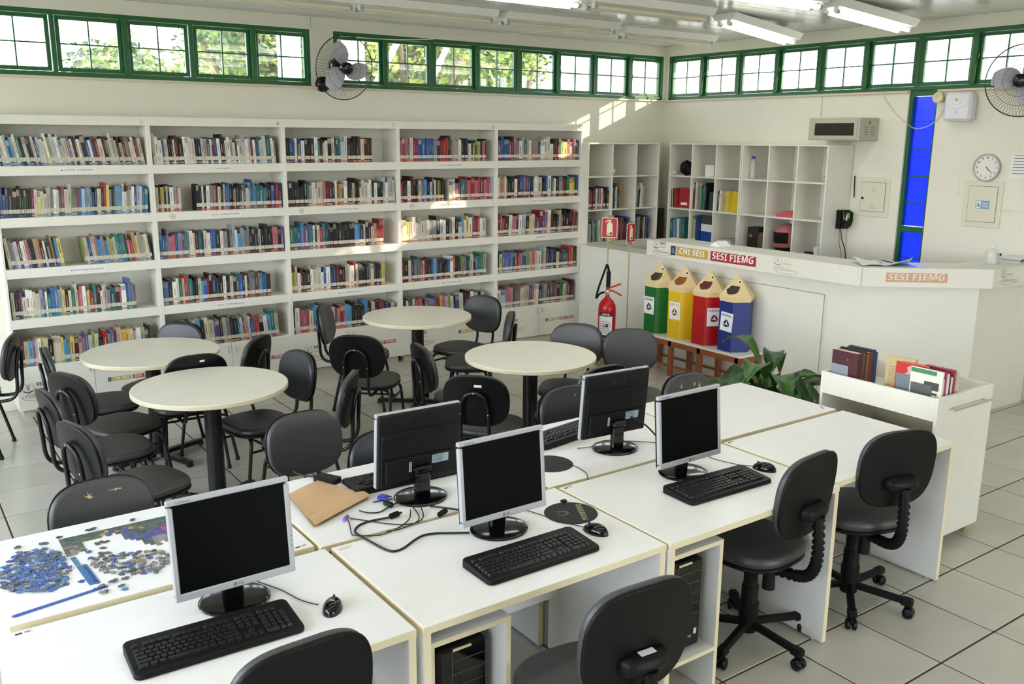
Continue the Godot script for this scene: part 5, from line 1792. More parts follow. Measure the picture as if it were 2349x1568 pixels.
	o = thing("dark_case", "dark upright case in the corner gap right of the wooden board", "case", Vector3(-0.17, 0, 0.16))
	put(boxm(Vector3(-0.05, 0, -0.03), Vector3(0.05, 1.36, 0.03), 0.004), "case", flat(rgb(70, 62, 50)), o)
	# card stuck on the left cabinet, and on the right one
	var card := thing("notice_card", "tilted small notice card on the left pigeonhole cabinet", "card", Vector3(-1.145, 1.80, 0.4005))
	card.rotation.z = deg_to_rad(50)
	put(boxm(Vector3(-0.042, -0.018, 0), Vector3(0.042, 0.018, 0.001)), "card", M.paper, card)
	for k in 3: put(boxm(Vector3(-0.034, 0.008 - 0.009 * k, 0.001), Vector3(0.034, 0.011 - 0.009 * k, 0.0013)), "print", M.ink_grey, card)
	card = thing("notice_card", "small notice strip on the side of the corner pigeonhole cabinet", "card", Vector3.ZERO)
	card.transform = B * T(Vector3(0.062, 1.792, 0.4005), RZ(12))
	put(boxm(Vector3(-0.05, -0.016, 0), Vector3(0.05, 0.016, 0.001)), "card", M.paper, card)
	for k in 2: put(boxm(Vector3(-0.042, 0.005 - 0.011 * k, 0.001), Vector3(0.042, 0.009 - 0.011 * k, 0.0013)), "print", M.ink, card)

# ---------------------------------------------------------------- bins, bench, extinguisher
func recycle_mark(t: Transform3D, s: float, m: Material, parent: Node) -> void:
	var b := MB.new()
	for k in 3:
		var r := Transform3D(t.basis * RZ(120.0 * k), t.origin)
		# one folded arrow of the triangle
		b.prism(PackedVector2Array([Vector2(-0.34 * s, 0.05 * s), Vector2(-0.13 * s, 0.42 * s), Vector2(0.10 * s, 0.42 * s), Vector2(-0.02 * s, 0.22 * s), Vector2(-0.18 * s, -0.03 * s)]), 0.0, 0.0006, r)
		b.prism(PackedVector2Array([Vector2(0.12 * s, 0.40 * s), Vector2(0.28 * s, 0.16 * s), Vector2(0.38 * s, 0.20 * s), Vector2(0.27 * s, -0.04 * s), Vector2(0.02 * s, 0.06 * s), Vector2(0.12 * s, 0.10 * s), Vector2(0.03 * s, 0.24 * s)]), 0.0, 0.0006, r)
	put(b, "recycling_mark", m, parent)

func hexr(th: float, r: float) -> float:
	# radius of a hexagon whose first flat looks along +x, in the direction th
	var a := fposmod(th, PI / 3.0)
	if a > PI / 6.0: a -= PI / 3.0
	return r * cos(PI / 6.0) / cos(a)

func build_bins_and_extinguisher() -> void:
	# bench
	var o := thing("low_bench", "low white topped bench with reddish wooden legs under the recycling bins", "bench", Vector3(-1.80, 0, 2.42))
	var L := 0.70
	put(boxm(Vector3(-0.14, 0.335, -L), Vector3(0.155, 0.355, L - 0.12), 0.002), "bench_top", M.white_laminate, o)
	var wd: Material = M.wood_red
	for x in [-0.13, 0.145]: put(boxm(Vector3(x - 0.010, 0.285, -L + 0.01), Vector3(x + 0.010, 0.335, L - 0.13)), "apron", wd, o)
	for z in [-L + 0.01, L - 0.13]: put(boxm(Vector3(-0.12, 0.285, z - 0.010), Vector3(0.135, 0.335, z + 0.010)), "apron", wd, o)
	for x in [-0.118, 0.133]:
		for z in [-0.66, -0.26, 0.10, 0.54]:
			put(boxm(Vector3(x - 0.022, 0, z - 0.022), Vector3(x + 0.022, 0.335, z + 0.022), 0.003), "leg", wd, o)
	for x in [-0.118, 0.133]:
		put(boxm(Vector3(x - 0.008, 0.085, -0.66), Vector3(x + 0.008, 0.105, 0.54)), "stretcher", wd, o)
	# the four bins, hexagonal with bird-beaked lids
	var bins := [
		["VIDRO", 1.835, rgb(14, 104, 40), rgb(20, 92, 60), rgb(62, 50, 46), "green hexagonal recycling bin lettered VIDRO, farthest on the bench"],
		["METAL", 2.150, rgb(226, 190, 24), rgb(214, 172, 60), rgb(140, 78, 30), "yellow hexagonal recycling bin lettered METAL"],
		["PLÁSTICO", 2.460, rgb(176, 12, 18), rgb(176, 24, 34), rgb(92, 34, 30), "red hexagonal recycling bin lettered PLÁSTICO"],
		["PAPEL", 2.775, rgb(24, 44, 122), rgb(28, 74, 140), rgb(58, 46, 40), "blue hexagonal recycling bin lettered PAPEL, nearest on the bench"]]
	var cream := mat("lid_cream", rgb(226, 202, 152), 0.5)
	var lidmat_eye: Material = M.paper
	for q in bins:
		var bo := thing("recycling_bin", q[5], "bin", Vector3(-1.765, 0.355, q[1]), 0.0, "recycling bins on the bench")
		var R := 0.150
		var poly := PackedVector2Array()
		for k in 6: poly.append(Vector2(cos(PI / 6 + PI / 3 * k), sin(PI / 6 + PI / 3 * k)) * R)
		var up := Transform3D(RX(-90), Vector3.ZERO)
		var b := MB.new()
		b.prism(poly, 0.0, 0.455, up)
		put(b, "body", flat(q[2], 0.42), bo)
		# lid: band, then a pyramid
		b = MB.new()
		var R2 := 0.160
		for k in 6:
			var a0 := PI / 6 + PI / 3 * k
			var a1 := a0 + PI / 3
			var p0 := Vector3(cos(a0), 0, sin(a0))
			var p1 := Vector3(cos(a1), 0, sin(a1))
			var nn := (p0 + p1).normalized()
			b.quad(p0 * (R2 - 0.008) + Vector3(0, 0.440, 0), p1 * (R2 - 0.008) + Vector3(0, 0.440, 0), p1 * R2 + Vector3(0, 0.485, 0), p0 * R2 + Vector3(0, 0.485, 0), nn)
			b.tri(p0 * R2 + Vector3(0, 0.485, 0), p1 * R2 + Vector3(0, 0.485, 0), Vector3(0, 0.675, 0), (nn + Vector3(0, 0.75, 0)).normalized())
			b.tri(p0 * (R2 - 0.008) + Vector3(0, 0.440, 0), p1 * (R2 - 0.008) + Vector3(0, 0.440, 0), Vector3(0, 0.440, 0), Vector3.DOWN)
		var lid := put(b, "lid", cream, bo)
		# mouth opening, wrapped round the front corner
		var look := PI - 0.72            # towards the room
		var P := func(th: float, f: float, out: float) -> Vector3:
			var r := hexr(th, R2) * (1.0 - f) + out
			return Vector3(cos(th) * r, 0.485 + 0.19 * f + out * 0.7, sin(th) * r)
		b = MB.new()
		var rows := []
		for i in 17:
			var s := i / 16.0
			var th := look + 0.40 + (0.5 - s) * 1.30
			var top := 0.30 + 0.18 * smoothstep(0.0, 0.28, s) - 0.02 * s
			var bot := 0.27 - 0.17 * smoothstep(0.0, 0.30, s) + 0.06 * smoothstep(0.4, 0.8, s) + 0.28 * pow(maxf(0.0, s - 0.72) / 0.28, 1.6)
			bot = minf(bot, top - 0.004)
			rows.append([P.call(th, bot, 0.0022), P.call(th, (top + bot) * 0.5, 0.0022), P.call(th, top, 0.0022)])
		for i in 16:
			for j in 2: b.quad(rows[i][j], rows[i + 1][j], rows[i + 1][j + 1], rows[i][j + 1])
		put(b, "mouth", flat(q[4], 0.5), lid)
		# eye on the facet beside the ridge
		var eth := look - 0.30
		var ec: Vector3 = P.call(eth, 0.63, 0.003)
		var fn := Vector3(cos(2 * PI / 3 - 0.0), 0.62, sin(2 * PI / 3)).normalized()
		var ex := fn.cross(Vector3.UP).normalized()
		var eb := Basis(ex, fn, ex.cross(fn))
		b = MB.new()
		b.lathe([Vector2(0, 0.003), Vector2(0.016, 0.003), Vector2(0.018, 0.0)], 20, T(ec, eb))
		put(b, "eye", lidmat_eye, lid)
		b = MB.new()
		b.lathe([Vector2(0, 0.0042), Vector2(0.009, 0.0042), Vector2(0.010, 0.003)], 16, T(ec, eb))
		put(b, "pupil", M.ink, lid)
		# paper sign on the flat that faces -x, or round the next one for the red bin
		var face := PI if q[0] != "PLÁSTICO" else 2 * PI / 3
		var fnn := Vector3(cos(face), 0, sin(face))
		var fx := Vector3.UP.cross(fnn).normalized()
		var tilt := -4.0 if q[0] == "PAPEL" else (2.0 if q[0] == "METAL" else 0.0)
		var sgn := T(fnn * (R * cos(PI / 6) + 0.0008) + Vector3(0, 0.262, 0) + fx * (0.012 if q[0] != "VIDRO" else -0.012), Basis(fx, Vector3.UP, fnn) * RZ(tilt))
		b = MB.new()
		b.box(Vector3.ZERO, Vector3(0.135, 0.165, 0.0012), sgn)
		var pl := put(b, "paper_sign", M.paper, bo)
		text(q[0], 0.022, sgn * T(Vector3(0, 0.056, 0.0008)), flat(q[3]), pl, "bold", 0.108)
		recycle_mark(sgn * T(Vector3(0, -0.015, 0.0007)), 0.085, flat(q[3]), pl)
	# extinguisher with its wire stand and two signs
	var ep := Vector3(-2.14, 0, 1.50)
	o = thing("fire_extinguisher", "red carbon dioxide fire extinguisher with a white label, before the cabinet", "extinguisher", ep)
	var red := mat("extinguisher_red", rgb(190, 16, 22), 0.25)
	var b2 := MB.new()
	b2.lathe([Vector2(0, 0.085), Vector2(0.080, 0.085), Vector2(0.086, 0.094), Vector2(0.086, 0.55), Vector2(0.081, 0.595), Vector2(0.060, 0.635), Vector2(0.028, 0.665), Vector2(0.018, 0.69), Vector2(0.018, 0.70)], 36)
	put(b2, "cylinder", red, o)
	b2 = MB.new()
	b2.lathe([Vector2(0.017, 0.69), Vector2(0.020, 0.70), Vector2(0.020, 0.735), Vector2(0.014, 0.745), Vector2(0, 0.745)], 18)
	b2.cbox(Vector3(-0.03, 0.722, 0.0), Vector3(0.04, 0.018, 0.018), 0.004)
	put(b2, "valve", M.chrome, o)
	b2 = MB.new()
	var ax := Vector3(0.85, 0, 0.5)
	b2.cbox(Vector3(0, 0.76, 0), Vector3(0.03, 0.022, 0.022), 0.004)
	b2.tube([Vector3(0, 0.755, 0), ax * 0.06 + Vector3(0, 0.775, 0), ax * 0.13 + Vector3(0, 0.80, 0)], 0.009, 8)
	b2.tube([Vector3(0, 0.74, 0), ax * 0.06 + Vector3(0, 0.730, 0), ax * 0.14 + Vector3(0, 0.685, 0)], 0.009, 8)
	put(b2, "lever", mat("lever_red", rgb(206, 50, 36), 0.35), o)
	b2 = MB.new()
	b2.tube(arc_pts([Vector3(-0.05, 0.722, 0.0), Vector3(-0.12, 0.716, 0.02), Vector3(-0.185, 0.690, 0.05), Vector3(-0.15, 0.78, 0.04), Vector3(-0.06, 0.94, 0.02), Vector3(-0.015, 0.985, 0.0), Vector3(0.008, 0.93, 0.0), Vector3(0.010, 0.90, 0.0)], 8), 0.0105, 10)
	b2.tube([Vector3(0.008, 0.92, 0.0), Vector3(0.006, 0.80, 0.0), Vector3(0.004, 0.77, 0.0)], 0.021, 12)
	put(b2, "hose_and_horn", M.black_plastic, o)
	# label wrapped on the side towards the room
	var lab := func(a0: float, a1: float, y0: float, y1: float, r: float) -> MB:
		var g := []
		for i in 15:
			var a := a0 + (a1 - a0) * i / 14.0
			g.append([Vector3(cos(a) * r, y0, sin(a) * r), Vector3(cos(a) * r, (y0 + y1) * 0.5, sin(a) * r), Vector3(cos(a) * r, y1, sin(a) * r)])
		var m := MB.new()
		m.grid(g, false, true)
		return m
	var ca := PI - 0.85
	put(lab.call(ca + 0.95, ca - 0.65, 0.30, 0.53, 0.0866), "label", M.paper, o)
	put(lab.call(ca + 0.95, ca - 0.65, 0.495, 0.535, 0.0869), "label_heading", M.ink, o)
	put(lab.call(ca + 0.95, ca - 0.65, 0.295, 0.312, 0.0869), "label_heading", M.ink, o)
	put(lab.call(ca + 0.9, ca + 0.15, 0.235, 0.275, 0.0866), "inspection_seal", M.paper, o)
	put(lab.call(ca + 0.0, ca - 0.6, 0.225, 0.275, 0.0866), "inspection_seal", flat(rgb(226, 214, 220)), o)
	for k in 6: put(lab.call(ca + 0.85, ca - 0.5 + 0.1 * (k % 3), 0.33 + 0.022 * k, 0.335 + 0.022 * k, 0.0869), "print", M.ink_grey, o)
	var lf := Vector3(cos(ca + 0.15), 0, sin(ca + 0.15))
	var lx := Vector3.UP.cross(lf).normalized()
	text("CAPITAL", 0.022, T(lf * 0.0885 + Vector3(0, 0.514, 0), Basis(lx, Vector3.UP, lf)), M.paper, o, "bold", 0.085)
	text("CO₂", 0.022, T(lf * 0.0885 + Vector3(0, 0.40, 0), Basis(lx, Vector3.UP, lf)), M.ink, o, "bold", 0.05)
	# stand
	var s := thing("extinguisher_stand", "thin brass wire stand with two red extinguisher signs on poles", "stand", ep)
	var brass := mat("brass_wire", rgb(178, 164, 112), 0.35, 0.6)
	var pole2 := Vector3(0.245, 0, 0.02)
	b2 = MB.new()
	for p in [Vector3(0.055, 0, -0.075), pole2]: b2.tube([p, p + Vector3(0, 1.25, 0)], 0.006, 8)
	put(b2, "pole", brass, s)
	b2 = MB.new()
	for q in [[Vector3(0, 0.285, 0), 0.108], [Vector3(0.19, 0.275, 0.03), 0.075], [Vector3(0, 0.012, 0), 0.112], [Vector3(0.19, 0.012, 0.03), 0.08]]:
		var ring := []
		for k in 32: ring.append(q[0] + Vector3(cos(TAU * k / 32), 0, sin(TAU * k / 32)) * q[1])
		b2.tube(ring, 0.0045, 6, false, true)
	for a in [0.6, 2.7, 4.6]: b2.tube([Vector3(cos(a) * 0.108, 0.285, sin(a) * 0.108), Vector3(cos(a) * 0.112, 0.012, sin(a) * 0.112)], 0.0035, 6)
	b2.tube([Vector3(-0.1, 0.012, 0), Vector3(0.27, 0.012, 0.03)], 0.004, 6)
	put(b2, "wire_ring", brass, s)
	put(boxm(Vector3(-0.095, 0.070, -0.095), Vector3(0.095, 0.084, 0.095), 0.003), "base_plate", brass, s)
	for q in [[Vector3(0.055, 1.33, -0.062), 48.0, 1.0], [pole2 + Vector3(0, 1.28, 0.014), -14.0, 0.95]]:
		# q: centre, heading (0 looks along +z)
		var t := T(q[0], RY(-q[1] + (0.0)))
		var u: float = q[2]
		var sb := MB.new()
		sb.box(Vector3(0, 0, 0), Vector3(0.150 * u, 0.190 * u, 0.003), t)
		var pn := put(sb, "sign", flat(rgb(240, 226, 224)), s)
		sb = MB.new()
		sb.box(Vector3(0, 0, 0.0018), Vector3(0.140 * u, 0.180 * u, 0.001), t)
		put(sb, "sign_field", flat(rgb(178, 14, 26), 0.4), pn)
		sb = MB.new()
		var body := PackedVector2Array([Vector2(-0.026, -0.072), Vector2(0.030, -0.072), Vector2(0.030, 0.030), Vector2(0.024, 0.046), Vector2(0.010, 0.054), Vector2(0.010, 0.066), Vector2(0.020, 0.068), Vector2(0.020, 0.074), Vector2(0.006, 0.076), Vector2(-0.020, 0.074), Vector2(-0.040, 0.060), Vector2(-0.042, 0.046), Vector2(-0.032, 0.056), Vector2(-0.010, 0.064), Vector2(-0.006, 0.054), Vector2(-0.020, 0.046), Vector2(-0.026, 0.030)])
		var bp := PackedVector2Array()
		for p in body: bp.append(p * u)
		sb.prism(bp, 0.0023, 0.0032, t)
		put(sb, "pictogram", flat(rgb(232, 226, 196)), pn)
		text("CO₂", 0.016 * u, t * T(Vector3(0.002, -0.058 * u, 0.0036)), M.ink, pn, "bold", 0.042 * u)
		sb = MB.new()
		sb.box(Vector3(0.01, 0, -0.010), Vector3(0.055, 0.235 * u, 0.010), t)
		put(sb, "sign_back", flat(rgb(150, 132, 70)), s)

# ---------------------------------------------------------------- book cart, plant
func build_cart_and_plant() -> void:
	var x0 := -3.505
	var x1 := -2.955
	var z0 := 4.915
	var z1 := 5.625
	var o := thing("book_cart", "white laminate book cart with a steel handle right of the desks", "cart", Vector3((x0 + x1) * 0.5, 0, (z0 + z1) * 0.5))
	var hx := (x1 - x0) * 0.5
	var hz := (z1 - z0) * 0.5
	var lam: Material = M.white_laminate
	for s in [-1, 1]:
		var lo := -hz if s < 0 else hz - 0.018
		put(boxm(Vector3(-hx, 0.06, lo), Vector3(hx, 0.872, lo + 0.018), 0.001), "end_panel", lam, o)
		put(boxm(Vector3(s * hx - (0.016 if s > 0 else 0.0), 0.745, -hz + 0.018), Vector3(s * hx + (0.016 if s < 0 else 0.0), 0.870, hz - 0.018), 0.001), "tray_side", lam, o)
	put(boxm(Vector3(-hx + 0.016, 0.748, -hz + 0.018), Vector3(hx - 0.016, 0.764, hz - 0.018)), "tray_floor", lam, o)
	put(boxm(Vector3(hx - 0.016, 0.08, -hz + 0.018), Vector3(hx, 0.745, hz - 0.018)), "back_panel", flat(rgb(214, 206, 178)), o)
	put(boxm(Vector3(-hx + 0.002, 0.38, -hz + 0.018), Vector3(hx - 0.016, 0.398, hz - 0.018)), "shelf", lam, o)
	put(boxm(Vector3(-hx + 0.002, 0.075, -hz + 0.018), Vector3(hx - 0.016, 0.093, hz - 0.018)), "bottom", lam, o)
	var b := MB.new()
	b.tube([Vector3(-0.17, 0.80, hz + 0.032), Vector3(0.20, 0.80, hz + 0.032)], 0.006, 10)
	for x in [-0.14, 0.17]: b.tube([Vector3(x, 0.80, hz), Vector3(x, 0.80, hz + 0.032)], 0.005, 8)
	put(b, "handle", M.chrome, o)
	for sx in [-1, 1]:
		for sz in [-1, 1]:
			b = MB.new()
			b.lathe([Vector2(0, 0.010), Vector2(0.022, 0.010), Vector2(0.025, 0.005), Vector2(0.025, -0.005), Vector2(0.022, -0.010), Vector2(0, -0.010)], 16, T(Vector3(sx * (hx - 0.05), 0.025, sz * (hz - 0.05)), RZ(90)))
			b.cbox(Vector3(sx * (hx - 0.05), 0.052, sz * (hz - 0.05)), Vector3(0.03, 0.02, 0.03), 0.003)
			put(b, "caster", flat(rgb(196, 160, 90)), o)
	# the books in its tray: spines look along +z
	var tray := 0.7645
	var add := func(lab: String, x: float, z: float, t: float, h: float, d: float, c: Color, turn: float, spine: Color) -> Node3D:
		# local: thickness x, height y, depth z with the spine at +z
		var k := thing("cart_book", lab, "book", Vector3(x, tray, z), deg_to_rad(turn), "books on the cart")
		put(boxm(Vector3(-t * 0.5, 0, -d * 0.5), Vector3(-t * 0.5 + 0.002, h, d * 0.5)), "cover", flat(c, 0.4), k)
		put(boxm(Vector3(t * 0.5 - 0.002, 0, -d * 0.5), Vector3(t * 0.5, h, d * 0.5)), "cover", flat(c, 0.4), k)
		put(boxm(Vector3(-t * 0.5 + 0.002, 0, d * 0.5 - 0.002), Vector3(t * 0.5 - 0.002, h, d * 0.5)), "spine", flat(spine, 0.4), k)
		put(boxm(Vector3(-t * 0.5 + 0.002, 0.003, -d * 0.5 + 0.004), Vector3(t * 0.5 - 0.002, h - 0.003, d * 0.5 - 0.002)), "page_block", M.page_block, k)
		return k
	# far group, nearest the plant
	var far := [["thick maroon book facing the desks at the far end of the cart", 0.050, 0.235, rgb(74, 24, 38), rgb(74, 24, 38)], ["brown patterned book beside the thick maroon one on the cart", 0.020, 0.232, rgb(66, 50, 40), rgb(120, 84, 40)], ["black spined book third in the far group on the cart", 0.014, 0.240, rgb(30, 30, 34), rgb(34, 34, 40)], ["orange brown book fourth in the far group on the cart", 0.024, 0.222, rgb(150, 90, 40), rgb(160, 84, 36)], ["dark red book fifth in the far group on the cart", 0.028, 0.228, rgb(120, 34, 34), rgb(124, 36, 36)], ["dark green book sixth in the far group on the cart", 0.016, 0.234, rgb(36, 60, 54), rgb(36, 60, 54)], ["navy book seventh in the far group on the cart", 0.020, 0.238, rgb(32, 40, 84), rgb(32, 40, 84)], ["blue book last in the far group on the cart", 0.020, 0.222, rgb(38, 52, 112), rgb(38, 52, 112)]]
	var x := -3.455
	for q in far:
		var k: Node3D = add.call(q[0], x + q[1] * 0.5, 5.025, q[1] - 0.001, q[2], 0.165, q[3], 0.0, q[4])
		if q[1] > 0.04:
			text("•", 0.02, T(Vector3(-q[1] * 0.5 - 0.0006, 0.19, 0.02), Basis(Vector3(0, 0, 1), Vector3.UP, Vector3(-1, 0, 0))), flat(rgb(200, 120, 60)), k, "bold")
		x += q[1]
	var be := thing("bookend", "pale steel bookend against the maroon book on the cart", "bookend", Vector3(-3.4575, tray, 5.0), 0.0, "steel bookends")
	put(boxm(Vector3(-0.0012, 0, -0.055), Vector3(0.0, 0.155, 0.055), 0.0004), "plate", flat(rgb(140, 152, 162), 0.35), be)
	# near group
	var near := [["parchment coloured book at the middle of the cart, back cover out", -3.375, 5.325, 0.030, 0.250, 0.160, rgb(196, 176, 132), rgb(206, 186, 140), 8.0], ["red book with a pale figure at the middle of the cart", -3.395, 5.400, 0.026, 0.236, 0.170, rgb(200, 42, 26), rgb(190, 150, 140), 4.0],
		["white book with a green stripe and a small photo, near end of the cart", -3.432, 5.508, 0.012, 0.232, 0.180, rgb(232, 230, 220), rgb(226, 214, 190), 0.0]]
	var made := []
	for q in near: made.append(add.call(q[0], q[1], q[2], q[3], q[4], q[5], q[6], q[8], q[7]))
	var lb := Basis(Vector3(0, 0, 1), Vector3.UP, Vector3(-1, 0, 0))
	var dec := func(k: Node3D, t: float, lo: Vector2, hi: Vector2, c: Color, called: String) -> void:
		put(boxm(Vector3(-t * 0.5 - 0.0007, lo.y, lo.x), Vector3(-t * 0.5, hi.y, hi.x)), called, flat(c, 0.5), k)
	for j in 10: dec.call(made[0], 0.030, Vector2(-0.062, 0.075 + 0.013 * j), Vector2(0.030 + 0.005 * (j % 3), 0.078 + 0.013 * j), rgb(140, 120, 84), "print")
	var fp := MB.new()
	fp.prism(PackedVector2Array([Vector2(-0.02, 0.10), Vector2(0.035, 0.10), Vector2(0.045, 0.15), Vector2(0.02, 0.185), Vector2(0.024, 0.215), Vector2(0.0, 0.225), Vector2(-0.022, 0.212), Vector2(-0.016, 0.188), Vector2(-0.045, 0.165), Vector2(-0.05, 0.12)]), 0.0, 0.0008, T(Vector3(-0.014, 0, 0), lb))
	put(fp, "cover_figure", flat(rgb(222, 178, 164)), made[1])
	dec.call(made[2], 0.012, Vector2(-0.088, 0.205), Vector2(0.055, 0.228), rgb(58, 140, 84), "green_stripe")
	dec.call(made[2], 0.012, Vector2(-0.010, 0.125), Vector2(0.072, 0.168), rgb(66, 68, 70), "cover_photo")
	dec.call(made[2], 0.012, Vector2(0.020, 0.100), Vector2(0.066, 0.112), rgb(60, 60, 62), "title_bar")
	for j in 5: dec.call(made[2], 0.012, Vector2(0.030, 0.030 + 0.011 * j), Vector2(0.080, 0.032 + 0.011 * j), rgb(150, 150, 150), "print")
	var cols := [rgb(210, 206, 196), rgb(178, 36, 112), rgb(230, 226, 222), rgb(60, 60, 66), rgb(226, 222, 220), rgb(150, 44, 66), rgb(208, 166, 138), rgb(196, 196, 200)]
	x = -3.424
	for j in cols.size():
		var t := 0.016 + 0.004 * (j % 3)
		add.call("%s book in the row at the near end of the cart" % ["thin beige", "magenta", "cream", "charcoal", "off white", "wine red", "flesh coloured", "pale grey"][j], x + t * 0.5, 5.513, t - 0.001, 0.19 + 0.012 * ((j * 7) % 4), 0.160, cols[j], 0.0, cols[j])
		x += t
	be = thing("bookend", "grey steel bookend between the red book and the near group on the cart", "bookend", Vector3(-3.4135, tray, 5.385), deg_to_rad(4), "steel bookends")
	put(boxm(Vector3(-0.0012, 0, -0.06), Vector3(0.0, 0.175, 0.06), 0.0004), "plate", flat(rgb(118, 130, 138), 0.35), be)
	be = thing("bookend", "dark grey steel bookend against the white book on the cart", "bookend", Vector3(-3.4395, tray, 5.485), 0.0, "steel bookends")
	put(boxm(Vector3(-0.0012, 0, -0.06), Vector3(0.0, 0.15, 0.06), 0.0004), "plate", flat(rgb(92, 96, 92), 0.35), be)

	# potted plant behind the desks
	var pp := Vector3(-3.06, 0, 4.20)
	o = thing("potted_plant", "large dark green broad leaved potted plant behind the right end desk", "plant", pp)
	b = MB.new()
	b.lathe([Vector2(0, 0), Vector2(0.12, 0), Vector2(0.12, 0), Vector2(0.16, 0.28), Vector2(0.17, 0.29), Vector2(0.17, 0.32), Vector2(0.155, 0.32), Vector2(0.15, 0.29), Vector2(0, 0.29)], 32)
	put(b, "pot", mat("plant_pot", rgb(60, 54, 50), 0.6), o)
	var lm := []
	for k in 3:
		var g := mat("plant_leaf_%d" % k, [rgb(34, 74, 26), rgb(52, 98, 34), rgb(24, 56, 24)][k], 0.32)
		g.backlight_enabled = true
		g.backlight = Color(0.10, 0.20, 0.04)
		lm.append(g)
	var rib := mat("leaf_rib", rgb(104, 136, 62), 0.5)
	o.scale = Vector3(1.05, 1.18, 1.05)
	# heading (deg), reach, rise, droop, length, width, shade
	var specs := [[200, 0.10, 0.56, 0.06, 0.40, 0.16, 1], [170, 0.16, 0.50, 0.22, 0.46, 0.13, 0], [140, 0.30, 0.46, 0.30, 0.42, 0.12, 0], [95, 0.06, 0.62, 0.02, 0.40, 0.10, 1], [30, 0.14, 0.58, 0.20, 0.40, 0.12, 0], [350, 0.26, 0.48, 0.28, 0.42, 0.11, 2], [330, 0.34, 0.42, 0.18, 0.44, 0.11, 2], [300, 0.30, 0.34, 0.30, 0.40, 0.12, 2], [250, 0.24, 0.40, 0.26, 0.40, 0.13, 0], [220, 0.32, 0.36, 0.30, 0.42, 0.11, 2], [180, 0.38, 0.36, 0.28, 0.42, 0.10, 2], [155, 0.36, 0.30, 0.26, 0.40, 0.11, 2], [120, 0.28, 0.36, 0.30, 0.40, 0.11, 0], [60, 0.22, 0.44, 0.26, 0.40, 0.11, 0], [10, 0.34, 0.34, 0.26, 0.42, 0.11, 2], [275, 0.16, 0.46, 0.20, 0.38, 0.12, 0], [235, 0.14, 0.54, 0.16, 0.40, 0.13, 1], [190, 0.22, 0.60, 0.30, 0.42, 0.12, 0], [320, 0.18, 0.52, 0.24, 0.40, 0.10, 1], [80, 0.20, 0.52, 0.30, 0.40, 0.10, 1], [345, 0.40, 0.40, 0.10, 0.40, 0.10, 0], [285, 0.36, 0.26, 0.24, 0.36, 0.12, 2]]
	var pr := RandomNumberGenerator.new()
	pr.seed = 12
	for k in 16: specs.append([pr.randf_range(0, 360), pr.randf_range(0.06, 0.32), pr.randf_range(0.34, 0.56), pr.randf_range(0.10, 0.32), pr.randf_range(0.34, 0.46), pr.randf_range(0.10, 0.15), pr.randi() % 3])
	for q in specs:
		var a := deg_to_rad(q[0])
		var dir := Vector3(cos(a), 0, -sin(a))
		var side := dir.cross(Vector3.UP)
		var p0 := Vector3(0, 0.29, 0) + dir * 0.02
		var p1: Vector3 = p0 + dir * q[1] * 0.45 + Vector3(0, (q[2] - 0.29) * 0.95 + 0.10, 0)
		var p2: Vector3 = p0 + dir * (q[1] + q[4] * 0.35) + Vector3(0, q[2] - 0.29 + 0.16 - q[3] * 0.3, 0)
		var p3: Vector3 = p0 + dir * (q[1] + q[4] * 0.75) + Vector3(0, q[2] - 0.29 + 0.06 - q[3], 0)
		var rows := []
		var mid := []
		for i in 15:
			var s := i / 14.0
			var p := p0.bezier_interpolate(p1, p2, p3, s)
			var f := clampf((s - 0.30) / 0.70, 0.0, 1.0)
			var wd: float = q[5] * 0.5 * (pow(sin(PI * pow(f, 0.75)), 0.85) if f > 0.0 else 0.0) + 0.004
			var wav := 0.008 * sin(s * 17.0 + q[0])
			rows.append([p - side * wd + Vector3(0, 0.30 * wd + wav, 0), p - side * wd * 0.5 + Vector3(0, 0.09 * wd, 0), p, p + side * wd * 0.5 + Vector3(0, 0.09 * wd, 0), p + side * wd + Vector3(0, 0.30 * wd - wav, 0)])
			mid.append(p + Vector3(0, 0.0012, 0))
		b = MB.new()
		b.grid(rows, false, true)
		var lf := put(b, "leaf", lm[q[6]], o)
		b = MB.new()
		b.tube(mid, 0.003, 5, true, false, range(15).map(func(i): return 0.0055 - 0.0003 * i))
		put(b, "midrib", rib, lf)

